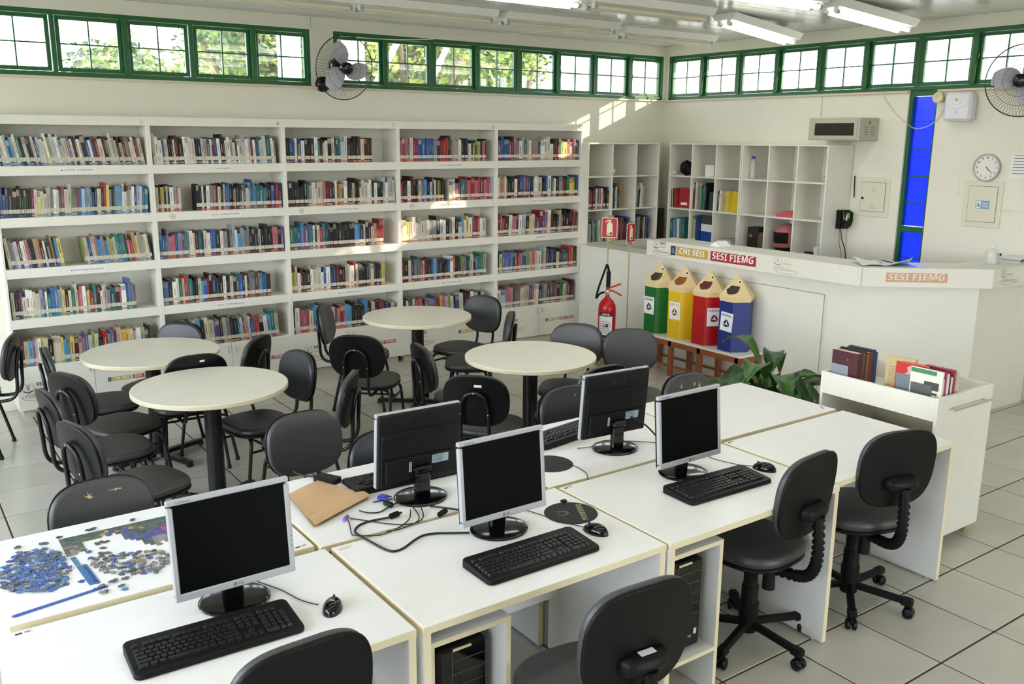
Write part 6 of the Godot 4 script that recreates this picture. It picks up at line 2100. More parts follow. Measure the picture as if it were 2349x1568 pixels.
# ---------------------------------------------------------------- things on the walls
func make_fan(label: String, at: Vector3, normal: Vector3, mount: Vector3, spin: float) -> void:
	var o := thing("wall_fan", label, "fan", at, 0.0, "wall fans")
	var n := normal.normalized()
	var rx := Vector3.UP.cross(n).normalized()
	var f := Basis(rx, n.cross(rx), n)
	var wire: Material = M.black_steel
	var R := 0.275
	var b := MB.new()
	var ring := []
	for k in 48: ring.append(f * Vector3(cos(TAU * k / 48) * R, sin(TAU * k / 48) * R, 0.0))
	b.tube(ring, 0.0045, 6, false, true)
	put(b, "guard_ring", wire, o)
	b = MB.new()
	for k in 64:
		var a := TAU * k / 64
		var c := Vector3(cos(a), sin(a), 0)
		var tw := Vector3(-sin(a), cos(a), 0)
		b.tube([f * (c * 0.05 + Vector3(0, 0, 0.075)), f * (c * 0.16 + tw * 0.02 + Vector3(0, 0, 0.07)), f * (c * 0.25 + tw * 0.04 + Vector3(0, 0, 0.03)), f * (c * R + tw * 0.045)], 0.0011, 4, false)
		b.tube([f * (c * 0.06 + Vector3(0, 0, -0.09)), f * (c * 0.18 - tw * 0.02 + Vector3(0, 0, -0.08)), f * (c * 0.26 - tw * 0.035 + Vector3(0, 0, -0.03)), f * (c * R - tw * 0.04)], 0.0011, 4, false)
	for rr in [0.12, 0.19]:
		var r2 := []
		for k in 36: r2.append(f * Vector3(cos(TAU * k / 36) * rr, sin(TAU * k / 36) * rr, 0.072 - (0.012 if rr > 0.15 else 0.0)))
		b.tube(r2, 0.0013, 4, false, true)
	put(b, "guard_wires", wire, o)
	var blade := mat("fan_blade", rgb(206, 206, 216), 0.35)
	for k in 3:
		var a0 := deg_to_rad(spin + 120.0 * k)
		var g := []
		for i in 11:
			var s := i / 10.0
			var r := 0.045 + 0.185 * s
			var wdt := 0.035 + 0.10 * pow(sin(PI * clampf(s * 0.86 + 0.04, 0, 1)), 0.8)
			var line := []
			for j in 7:
				var t := j / 6.0 - 0.5
				var an := a0 + t * wdt / r * 1.25 + 0.25 * s
				line.append(f * Vector3(cos(an) * r, sin(an) * r, t * 0.055 * (1.0 - 0.4 * s) + 0.006 * sin(j * 3.0)))
			g.append(line)
		b = MB.new()
		b.grid(g)
		put(b, "blade", blade, o)
	b = MB.new()
	b.lathe([Vector2(0, 0.085), Vector2(0.035, 0.082), Vector2(0.050, 0.072), Vector2(0.053, 0.05), Vector2(0.053, 0.03)], 24, T(Vector3.ZERO, f * RX(90)))
	b.lathe([Vector2(0.03, 0.03), Vector2(0.032, -0.03)], 20, T(Vector3.ZERO, f * RX(90)))
	put(b, "hub", M.gloss_black, o)
	b = MB.new()
	b.lathe([Vector2(0.0, -0.09), Vector2(0.06, -0.09), Vector2(0.068, -0.11), Vector2(0.068, -0.17), Vector2(0.05, -0.20), Vector2(0, -0.205)], 24, T(Vector3.ZERO, f * RX(90)))
	put(b, "motor", M.gloss_black, o)
	var m := mount - at
	b = MB.new()
	b.tube(arc_pts([f * Vector3(0, -0.02, -0.15), f * Vector3(0, -0.10, -0.17), m + Vector3(0, 0, 0) + (f * Vector3(0, 0, -0.15) - m) * 0.25, m], 5), 0.013, 10)
	put(b, "bracket_arm", M.gloss_black, o)
	b = MB.new()
	var mn := n
	mn.y = 0
	mn = mn.normalized()
	if absf(mn.x) > absf(mn.z): mn = Vector3(signf(mn.x), 0, 0)
	else: mn = Vector3(0, 0, signf(mn.z))
	var mx := Vector3.UP.cross(mn)
	b.lathe([Vector2(0.0, 0.0), Vector2(0.07, 0.0), Vector2(0.07, 0.0), Vector2(0.066, 0.03), Vector2(0.04, 0.05), Vector2(0, 0.055)], 24, T(m, Basis(mx, mn, mx.cross(mn))))
	put(b, "wall_mount", M.gloss_black, o)

func build_wall_items() -> void:
	make_fan("black wall fan with pale blades beside the left clerestory", Vector3(-4.29, 2.757, 0.36), Vector3(0.04, -0.16, 1.0), Vector3(-4.345, 2.63, 0.0), 100.0)
	make_fan("black wall fan with pale blades cut by the right edge of the photo", Vector3(-0.36, 2.632, 4.295), Vector3(-1.0, -0.05, 0.15), Vector3(0.0, 2.55, 4.30), 40.0)
	# rack cabinet
	var X := Basis(Vector3(0, 0, 1), Vector3.UP, Vector3(-1, 0, 0))     # looks along -x
	var grey := mat("rack_grey", rgb(182, 182, 162), 0.45)
	var o := thing("rack_cabinet", "beige grey wall rack cabinet with a dark window above the pigeonholes", "cabinet", Vector3(0, 2.162, 2.285))
	put(boxm(Vector3(-0.30, 0, 0), Vector3(-0.001, 0.208, 0.562), 0.003), "body", grey, o)
	var d := put(boxm(Vector3(-0.306, 0.012, 0.025), Vector3(-0.30, 0.196, 0.535), 0.003), "door", grey, o)
	put(boxm(Vector3(-0.3075, 0.045, 0.075), Vector3(-0.306, 0.160, 0.505), 0.0005), "dark_pane", flat(rgb(38, 36, 32), 0.15), d)
	put(boxm(Vector3(-0.310, 0.095, 0.040), Vector3(-0.306, 0.115, 0.052), 0.001), "lock", M.silver, d)
	for k in 4:
		put(boxm(Vector3(-0.22 + 0.10 * (k % 2), 0.055 + 0.022 * (k / 2), 0.562), Vector3(-0.17 + 0.10 * (k % 2), 0.061 + 0.022 * (k / 2), 0.5635)), "vent", flat(rgb(120, 120, 104)), o)
		put(boxm(Vector3(-0.22 + 0.10 * (k % 2), 0.105 - 0.0 + 0.022 * (k / 2) - 0.005, 0.562), Vector3(-0.17 + 0.10 * (k % 2), 0.106 + 0.022 * (k / 2), 0.5635)), "vent", flat(rgb(120, 120, 104)), o)
	put(boxm(Vector3(-0.155, 0.150, 0.562), Vector3(-0.140, 0.175, 0.5645), 0.001), "lock", M.ink, o)
	# electrical boxes
	var cream := mat("panel_cream", rgb(226, 222, 202), 0.5)
	for q in [["cream electrical panel door beside the telephone", 2.688, 3.030, 1.452, 1.818, 0], ["cream electrical panel with a blue warning label below the clock", 3.745, 4.080, 1.435, 1.830, 1]]:
		o = thing("electrical_panel", q[0], "panel", Vector3(0, q[3], q[1]), 0.0, "electrical panels")
		var w: float = q[2] - q[1]
		var h: float = q[4] - q[3]
		put(boxm(Vector3(-0.010, 0, 0), Vector3(-0.0005, h, w), 0.003), "frame", cream, o)
		var dd := put(boxm(Vector3(-0.016, 0.05, 0.045), Vector3(-0.010, h - 0.045, w - 0.045), 0.002), "door", cream, o)
		put(boxm(Vector3(-0.0112, 0.047, 0.042), Vector3(-0.0102, h - 0.042, w - 0.042)), "door_gap", flat(rgb(84, 80, 70)), o)
		if q[5] == 0:
			var b := MB.new()
			b.lathe([Vector2(0, 0.006), Vector2(0.012, 0.006), Vector2(0.013, 0)], 16, T(Vector3(-0.016, 0.17, 0.065), RZ(90)))
			put(b, "knob", M.ink, dd)
			for k in 6: put(boxm(Vector3(-0.0172, 0.075 + 0.018 * (k % 3) + (0.16 if k > 2 else 0.0), 0.15), Vector3(-0.016, 0.082 + 0.018 * (k % 3) + (0.16 if k > 2 else 0.0), 0.205), 0.0005), "vent", flat(rgb(200, 196, 176)), dd)
		else:
			put(boxm(Vector3(-0.0168, 0.16, 0.115), Vector3(-0.016, 0.23, 0.235)), "warning_label", flat(rgb(126, 160, 196), 0.5), dd)
			put(boxm(Vector3(-0.0172, 0.165, 0.12), Vector3(-0.0166, 0.225, 0.16)), "warning_mark", M.paper, dd)
			var b := MB.new()
			b.prism(PackedVector2Array([Vector2(-0.014, -0.016), Vector2(0.014, -0.016), Vector2(0, 0.018)]), 0, 0.0006, T(Vector3(-0.0172, 0.195, 0.14), X))
			put(b, "triangle", M.ink_grey, dd)
			for k in 3: put(boxm(Vector3(-0.0172, 0.175 + 0.016 * k, 0.168), Vector3(-0.0167, 0.180 + 0.016 * k, 0.225)), "print", M.paper, dd)
	# clock
	o = thing("wall_clock", "round silver rimmed wall clock showing about half past four", "clock", Vector3(-0.001, 1.945, 3.917))
	var b := MB.new()
	var ct := T(Vector3.ZERO, RZ(90))
	b.lathe([Vector2(0.104, 0.012), Vector2(0.106, 0.026), Vector2(0.112, 0.030), Vector2(0.117, 0.024), Vector2(0.117, 0.0), Vector2(0, 0)], 40, ct)
	put(b, "rim", mat("clock_rim", rgb(188, 190, 192), 0.35), o)
	b = MB.new()
	b.lathe([Vector2(0, 0.014), Vector2(0.105, 0.014)], 40, ct)
	var face := put(b, "dial", mat("clock_dial", rgb(236, 234, 224), 0.4), o)
	for k in 12:
		var a := TAU * (k + 1) / 12.0
		text(str(k + 1), 0.015, T(Vector3(-0.0146, cos(a) * 0.084, sin(a) * 0.084), X), M.ink, face, "bold")
	var hands := [[4.45 / 12.0, 0.050, 0.006, "hour_hand"], [22.0 / 60.0, 0.078, 0.004, "minute_hand"]]
	for q in hands:
		var a: float = TAU * q[0]
		b = MB.new()
		b.box(Vector3(0, q[1] * 0.5 - 0.008, 0.0022), Vector3(q[2], q[1], 0.001), T(Vector3(-0.0146, 0, 0), X * RZ(-rad_to_deg(a))))
		put(b, q[3], mat("hand_brown", rgb(110, 70, 52), 0.5), o)
	# paper notice cut by the frame
	o = thing("paper_notice", "typed paper notice on the wall at the right edge", "notice", Vector3(-0.001, 1.965, 4.19))
	put(boxm(Vector3(-0.001, -0.10, -0.075), Vector3(0.0, 0.10, 0.075)), "sheet", M.paper, o)
	for k in 7: put(boxm(Vector3(-0.0014, 0.085 - 0.025 * k, -0.060), Vector3(-0.001, 0.091 - 0.025 * k, 0.055 - 0.01 * (k % 3))), "print", M.ink_grey, o)
	# white alarm panel box
	o = thing("alarm_panel_box", "white plastic alarm panel box high on the wall beside the blue slot window", "box", Vector3(0, 2.33, 3.515))
	b = MB.new()
	b.cbox(Vector3(-0.055, 0.125, 0.13), Vector3(0.108, 0.245, 0.245), 0.022)
	put(b, "housing", mat("white_plastic", rgb(232, 232, 238), 0.22), o)
	b = MB.new()
	var arc := []
	for k in 17: arc.append(Vector3(-0.110, 0.125 + sin(PI + PI * k / 16.0) * 0.075 + 0.06, 0.13 + cos(PI + PI * k / 16.0) * 0.105))
	b.tube(arc, 0.003, 6)
	put(b, "cover_rib", M.white_plastic, o)
	b = MB.new()
	b.lathe([Vector2(0, 0.004), Vector2(0.045, 0.004), Vector2(0.050, 0)], 28, T(Vector3(-0.109, 0.185, 0.125), RZ(90)))
	put(b, "round_badge", M.white_plastic, o)
	put(boxm(Vector3(-0.1142, 0.172, 0.113), Vector3(-0.1132, 0.192, 0.135)), "mark", flat(rgb(214, 150, 140)), o)
	put(boxm(Vector3(-0.112, 0.072, 0.122), Vector3(-0.108, 0.084, 0.134), 0.001), "key_hole", M.silver, o)
	# siren
	o = thing("round_siren", "small cream round siren between the slot window and the white box", "siren", Vector3(0, 2.535, 3.455))
	b = MB.new()
	b.lathe([Vector2(0, 0.0), Vector2(0.03, 0.0), Vector2(0.034, 0.02), Vector2(0.046, 0.085), Vector2(0.048, 0.095), Vector2(0.03, 0.095), Vector2(0, 0.08)], 24, T(Vector3(0, 0, 0), RZ(90)))
	put(b, "horn", mat("siren_cream", rgb(222, 212, 172), 0.45), o)
	# thin wire sagging across the slot window
	b = MB.new()
	b.tube(arc_pts([Vector3(-0.006, 2.58, 2.86), Vector3(-0.006, 2.44, 2.98), Vector3(-0.006, 2.34, 3.10), Vector3(-0.02, 2.275, 3.22), Vector3(-0.02, 2.29, 3.34), Vector3(-0.006, 2.36, 3.43), Vector3(-0.03, 2.47, 3.50)], 6), 0.0035, 6)
	var wr := put(b, "alarm_wire", flat(rgb(206, 206, 206)))
	tag(wr, "thin white wire sagging across the blue slot window", "wire")
	# small conduit and cover strip
	o = thing("wall_conduit", "thin white conduit running from the lower electrical panel to the right edge", "conduit", Vector3(0, 1.60, 4.08))
	put(boxm(Vector3(-0.012, -0.008, 0.0), Vector3(-0.0005, 0.008, 0.9), 0.002), "duct", M.wall_paint, o)
	o = thing("cover_strip", "short white vertical cover strip left of the clock", "strip", Vector3(0, 1.68, 3.675))
	put(boxm(Vector3(-0.008, 0, 0), Vector3(-0.0005, 0.14, 0.014), 0.002), "strip", M.wall_paint, o)
	# telephone on the cabinet side
	o = thing("wall_telephone", "black wall telephone with a green sticker on the cabinet side", "telephone", Vector3(-0.10, 1.325, 2.607))
	b = MB.new()
	b.prism(PackedVector2Array([Vector2(-0.10, 0.0), Vector2(0.03, -0.004), Vector2(0.085, 0.03), Vector2(0.11, 0.09), Vector2(0.095, 0.15), Vector2(0.03, 0.178), Vector2(-0.10, 0.18)]), 0.0, 0.05)
	put(b, "body", M.black_plastic, o)
	b = MB.new()
	b.tube(arc_pts([Vector3(-0.075, 0.01, 0.06), Vector3(-0.078, 0.09, 0.078), Vector3(-0.075, 0.17, 0.06)], 6), 0.020, 10)
	put(b, "handset", M.gloss_black, o)
	put(boxm(Vector3(-0.005, 0.095, 0.05), Vector3(0.045, 0.150, 0.0512)), "green_sticker", flat(rgb(120, 190, 50)), o)
	put(boxm(Vector3(-0.062, 0.085, 0.097), Vector3(-0.085, 0.135, 0.099)), "white_sticker", M.sticker, o)
	for k in 12: put(boxm(Vector3(-0.03 + 0.028 * (k % 3), 0.012 + 0.018 * (k / 3), 0.05), Vector3(-0.012 + 0.028 * (k % 3), 0.022 + 0.018 * (k / 3), 0.054), 0.001), "key", M.key_cap, o)
	b = MB.new()
	b.tube(arc_pts([Vector3(-0.16, 1.325, 2.64), Vector3(-0.155, 1.22, 2.66), Vector3(-0.10, 1.12, 2.665), Vector3(-0.06, 0.98, 2.66), Vector3(-0.04, 0.75, 2.65)], 6), 0.005, 6)
	b.tube(arc_pts([Vector3(-0.165, 1.325, 2.63), Vector3(-0.17, 1.18, 2.645), Vector3(-0.13, 1.06, 2.65), Vector3(-0.12, 0.80, 2.64)], 6), 0.0025, 6)
	wr = put(b, "telephone_cord", M.cable)
	tag(wr, "dark cords hanging below the black wall telephone", "cord")
	# black cable tail between cabinet and panel
	b = MB.new()
	b.tube([Vector3(-0.012, 1.62, 2.655), Vector3(-0.012, 1.83, 2.645)], 0.006, 6)
	wr = put(b, "cable_tail", M.cable)
	tag(wr, "short black cable beside the electrical panel door", "cable")
	# on the counter: papers, pen, pump bottle, tent card
	var ct0 := 1.2135
	o = thing("paper_sheaf", "loose white papers on a clipboard at the bend of the counter", "papers", Vector3(-1.42, ct0, 3.92), deg_to_rad(-40))
	put(boxm(Vector3(-0.20, 0, -0.12), Vector3(0.22, 0.004, 0.12), 0.001), "clipboard", flat(rgb(150, 176, 168), 0.3), o)
	for q in [[-0.10, 0.0, 6.0], [0.09, 0.01, -8.0]]:
		b = MB.new()
		var g := []
		for i in 9:
			var line := []
			for j in 7:
				var u := i / 8.0 - 0.5
				var w := j / 6.0 - 0.5
				line.append(T(Vector3(q[0], 0.006, q[1]), RY(q[2])) * Vector3(u * 0.21, 0.008 + 0.010 * sin(u * 9 + w * 4) * absf(u) * 2 + (0.045 * pow(maxf(0.0, u + w - 0.25), 1.0) * 2.0 if q[0] > 0 else 0.022 * pow(maxf(0.0, -u - w - 0.2), 1.0) * 2.0), w * 0.22))
			g.append(line)
		b.grid(g, false, true)
		put(b, "sheet", M.paper, o)
	b = MB.new()
	b.tube([Vector3(0.01, 0.026, -0.06), Vector3(0.06, 0.024, 0.05)], 0.004, 8)
	put(b, "pen", M.ink, o)
	o = thing("tent_card", "small white folded card on the counter ledge", "card", Vector3(-1.55, ct0, 2.36), deg_to_rad(90))
	b = MB.new()
	b.prism(PackedVector2Array([Vector2(-0.06, 0), Vector2(0.06, 0), Vector2(0.0, 0.045)]), -0.075, 0.075)
	put(b, "card", M.paper, o)
	o = thing("pump_bottle", "clear hand gel pump bottle at the right end of the counter", "bottle", Vector3(-0.62, ct0, 4.36))
	b = MB.new()
	b.lathe([Vector2(0, 0), Vector2(0.045, 0), Vector2(0.052, 0.006), Vector2(0.052, 0.035), Vector2(0.049, 0.042), Vector2(0.052, 0.050), Vector2(0.052, 0.085), Vector2(0.040, 0.11), Vector2(0.016, 0.122), Vector2(0.015, 0.132)], 28)
	put(b, "bottle_body", M.clear_plastic, o)
	b = MB.new()
	b.lathe([Vector2(0.018, 0.128), Vector2(0.018, 0.142), Vector2(0.006, 0.148), Vector2(0.006, 0.170), Vector2(0.010, 0.172), Vector2(0.010, 0.184), Vector2(0, 0.186)], 16)
	b.tube([Vector3(0, 0.178, 0), Vector3(-0.035, 0.172, 0.0)], 0.004, 8)
	put(b, "pump", mat("pump_white", rgb(230, 232, 232), 0.3), o)
	o = thing("desk_lamp_head", "small black clip stand on the counter right of the pump bottle", "stand", Vector3(-0.50, ct0, 4.35))
	put(boxm(Vector3(-0.02, 0.052, -0.015), Vector3(0.02, 0.075, 0.015), 0.004), "head", M.ink, o)
	b = MB.new()
	b.lathe([Vector2(0, 0), Vector2(0.018, 0), Vector2(0.018, 0.003), Vector2(0.003, 0.006), Vector2(0.003, 0.055)], 12)
	put(b, "stem", M.ink_grey, o)
	o = thing("white_tray", "low white paper tray at the right edge of the counter", "tray", Vector3(-0.28, ct0, 4.38))
	for k in 2:
		put(boxm(Vector3(-0.12, 0.028 * k, -0.10), Vector3(0.14, 0.028 * k + 0.006, 0.10), 0.002), "tray", M.paper, o)
	put(boxm(Vector3(-0.11, 0.006, -0.09), Vector3(-0.10, 0.028, 0.09)), "support", M.silver, o)
	put(boxm(Vector3(0.12, 0.006, -0.09), Vector3(0.13, 0.028, 0.09)), "support", M.silver, o)

# ---------------------------------------------------------------- jigsaw
func piece_poly(s: float, tabs: Array) -> PackedVector2Array:
	# square of side s; tabs per side: 1 out, -1 in, 0 flat
	var p := PackedVector2Array()
	var h := s * 0.5
	for k in 4:
		var a := PI * 0.5 * k
		var dirx := Vector2(cos(a), sin(a))
		var nrm := Vector2(sin(a), -cos(a))
		var st := -dirx * h + nrm * h
		p.append(st)
		var t: float = tabs[k]
		if t != 0.0:
			for q in [[0.40, 0.0], [0.33, 0.16], [0.40, 0.30], [0.60, 0.30], [0.67, 0.16], [0.60, 0.0]]:
				p.append(st + dirx * s * q[0] + nrm * s * q[1] * t)
	return p

var print_tex: Texture2D
func printed(c: Color) -> StandardMaterial3D:
	# picture side of a jigsaw piece: its colour broken up by the printed image
	if print_tex == null: print_tex = noise_tex(0.05, Color(0.66, 0.66, 0.70), Color(1, 1, 1), 256, 4, 51)
	var m := mat("print_" + c.to_html(false), c.lightened(0.10), 0.45)
	m.albedo_texture = print_tex
	m.uv1_triplanar = true; m.uv1_world_triplanar = true; m.uv1_scale = Vector3(9, 9, 9)
	return m

func build_puzzle() -> void:
	var r := RandomNumberGenerator.new()
	r.seed = 77
	var flat_up := RX(-90)
	var variants := []
	for tb in [[1, -1, 1, -1], [1, 1, -1, -1], [-1, 1, 1, 1], [1, 0, 1, -1], [1, -1, -1, 1]]:
		var b := MB.new()
		b.prism(piece_poly(0.0165, tb), 0.0, 0.0018, T(Vector3.ZERO, flat_up))
		variants.append(b.mesh())
	var blues := [rgb(56, 104, 196), rgb(72, 120, 206), rgb(48, 90, 176), rgb(92, 148, 208), rgb(84, 156, 196), rgb(118, 122, 130), rgb(132, 128, 132), rgb(88, 104, 110), rgb(64, 112, 200), rgb(110, 116, 140)]
	var greys := [rgb(158, 150, 132), rgb(140, 134, 124), rgb(174, 164, 140), rgb(96, 92, 90), rgb(120, 130, 134), rgb(92, 124, 170), rgb(74, 92, 150), rgb(64, 78, 64), rgb(180, 168, 146)]
	var greens := [rgb(58, 80, 66), rgb(70, 90, 74), rgb(48, 66, 60), rgb(84, 100, 96)]
	var pal_names := {"b": "blue and grey jigsaw piece, loose pile left of the blue strip", "g": "sandy grey jigsaw piece, scattered right of the blue strip"}
	var spots := []
	var inside := func(p: Vector2, poly: PackedVector2Array) -> bool: return Geometry2D.is_point_in_polygon(p, poly)
	var pile := PackedVector2Array([Vector2(-7.60, 4.62), Vector2(-7.52, 4.64), Vector2(-7.483, 4.71), Vector2(-7.478, 4.86), Vector2(-7.505, 4.965), Vector2(-7.555, 4.985), Vector2(-7.645, 4.935), Vector2(-7.682, 4.88), Vector2(-7.668, 4.74)])
	var pile2 := PackedVector2Array([Vector2(-7.405, 4.80), Vector2(-7.31, 4.82), Vector2(-7.18, 4.89), Vector2(-7.17, 4.98), Vector2(-7.26, 5.06), Vector2(-7.36, 4.98), Vector2(-7.41, 4.90)])
	var tries := 0
	var put_spots := func(poly: PackedVector2Array, cnt: int, mind: float, kind: String) -> void:
		var got := 0
		for k in 6000:
			if got >= cnt: break
			var p := Vector2(r.randf_range(-7.70, -7.15), r.randf_range(4.55, 5.10))
			if not inside.call(p, poly): continue
			var ok := true
			for q in spots:
				if q[0].distance_to(p) < mind: ok = false; break
			if not ok: continue
			spots.append([p, kind, r.randf() * TAU])
			got += 1
	put_spots.call(pile, 175, 0.0140, "b")
	put_spots.call(pile2, 74, 0.0165, "g")
	for q in [[-7.462, 4.563, "n"], [-7.362, 4.556, "n"], [-7.347, 4.560, "n"], [-7.207, 4.559, "n"], [-7.463, 4.968, "b"], [-7.381, 5.034, "b"], [-7.370, 5.030, "b"], [-7.598, 4.577, "n"], [-7.51, 4.590, "b"], [-7.523, 4.596, "n"], [-7.423, 5.093, "g"], [-7.412, 5.088, "g"], [-7.359, 5.105, "b"], [-7.362, 5.082, "b"], [-7.339, 5.030, "b"], [-7.415, 5.046, "b"], [-7.430, 5.050, "b"], [-7.36, 4.700, "n"], [-7.345, 4.690, "n"], [-7.330, 4.698, "n"], [-7.350, 4.745, "n"], [-7.40, 4.752, "b"], [-7.365, 4.79, "g"], [-7.345, 4.80, "b"]]:
		spots.append([Vector2(q[0], q[1]), q[2], r.randf() * TAU])
	for q in spots:
		var cc: Color
		var lab: String
		if q[1] == "b":
			var bi := r.randi() % blues.size()
			cc = blues[bi]; lab = pal_names.b.replace("blue and grey", ["royal blue", "bright blue", "deep blue", "sky blue", "teal blue", "grey", "mauve grey", "slate green", "mid blue", "lavender grey"][bi])
		elif q[1] == "g":
			var gi := r.randi() % greys.size()
			cc = greys[gi]; lab = pal_names.g.replace("sandy grey", ["sandy", "taupe", "pale sand", "dark grey", "cool grey", "dull blue", "indigo", "dark green", "straw"][gi])
		else:
			cc = greens[r.randi() % greens.size()]; lab = "dark green jigsaw piece lying loose near the assembled edge"
		if q[1] == "b" and q[0].x > -7.47: lab = "blue jigsaw piece lying loose near the long blue edge strip"
		var where := "upper" if q[0].y < 4.80 else "lower"
		lab = lab.replace("loose pile", where + " half of the loose pile").replace("scattered right", where + " among those scattered right")
		var o := put(variants[r.randi() % 5], "jigsaw_piece", printed(cc), null, T(Vector3(q[0].x, DH + 0.0002 + 0.0021 * (r.randi() % 3), q[0].y), RY(rad_to_deg(q[2]))))
		tag(o, lab, "jigsaw piece", "loose jigsaw pieces")
	# assembled parts: rows of joined pieces
	var asm := thing("assembled_jigsaw", "assembled part of the jigsaw with orange and violet flowers on dark green", "jigsaw puzzle", Vector3(-7.468, DH, 4.585))
	var c := 0.0165
	var pm := MB.new()
	pm.prism(piece_poly(c - 0.0003, [0, 0, 0, 0]), 0.0, 0.0018, T(Vector3.ZERO, flat_up))
	var sq := pm.mesh()
	var pt := MB.new()
	pt.prism(piece_poly(c - 0.0003, [0, 1, 0, 0]), 0.0, 0.0018, T(Vector3.ZERO, flat_up))
	var sq_tab := pt.mesh()
	for i in 23:
		var depth := 4
		if i < 4: depth = 10 - i / 2
		elif i < 7: depth = 4
		elif i < 12: depth = 3 + (i % 2)
		elif i < 15: depth = 8 + (i % 3)
		else: depth = 13 + (i % 3)
		for j in depth:
			var col: Color = greens[r.randi() % 4]
			if r.randf() < 0.22: col = rgb(96, 116, 66)
			if i >= 8 and i <= 18 and j >= 1 and j <= 3 and r.randf() < 0.35: col = [rgb(226, 168, 52), rgb(222, 136, 60), rgb(236, 186, 40)][r.randi() % 3]
			if i >= 9 and i <= 13 and j >= 2 and r.randf() < 0.6: col = rgb(74, 74, 176)
			if i >= 14 and j >= 6 and j < 11 and r.randf() < 0.7: col = [rgb(78, 76, 172), rgb(88, 92, 190), rgb(62, 60, 128)][r.randi() % 3]
			if i >= 20 and j >= 5 and j < 8: col = [rgb(156, 60, 140), rgb(200, 70, 130), rgb(70, 60, 150)][r.randi() % 3]
			if i >= 17 and j >= 10: col = greys[r.randi() % 3]
			if i < 4 and j > 4: col = greys[(r.randi() % 4)]
			put(sq_tab if j == depth - 1 else sq, "piece", printed(col), asm, T(Vector3((i + 0.5) * c, 0.0002, (j + 0.5) * c)))
	var strip := thing("jigsaw_strip", "narrow assembled blue jigsaw strip standing off from the picture corner", "jigsaw puzzle", Vector3(-7.458, DH, 4.765))
	for j in 15:
		var col := rgb(70, 146, 186).lerp(rgb(48, 110, 200), j / 16.0)
		if j < 1: col = rgb(64, 120, 140)
		if j == 4: col = rgb(150, 150, 140)
		put(sq_tab if false else sq, "piece", printed(col), strip, T(Vector3(0.006 + 0.001 * j, 0.0002, (j + 0.5) * c)))
		if j > 4: put(variants[3], "piece", printed(col), strip, T(Vector3(0.006 + 0.001 * j + c, 0.0002, (j + 0.5) * c)))
	var a := Vector3(-7.676, DH + 0.0002, 5.094)
	var e := Vector3(-7.395, DH + 0.0002, 5.050)
	var edge := thing("jigsaw_edge_strip", "long narrow blue jigsaw edge strip along the front of the desk", "jigsaw puzzle", a)
	var dir := (e - a)
	var n := int(dir.length() / c)
	var ang := rad_to_deg(atan2(-dir.z, dir.x))
	for k in n:
		put(sq_tab if k % 2 == 0 else sq, "piece", printed([rgb(44, 96, 196), rgb(52, 106, 206)][k % 2]), edge, T(dir.normalized() * (k + 0.5) * c, RY(ang + 180)))

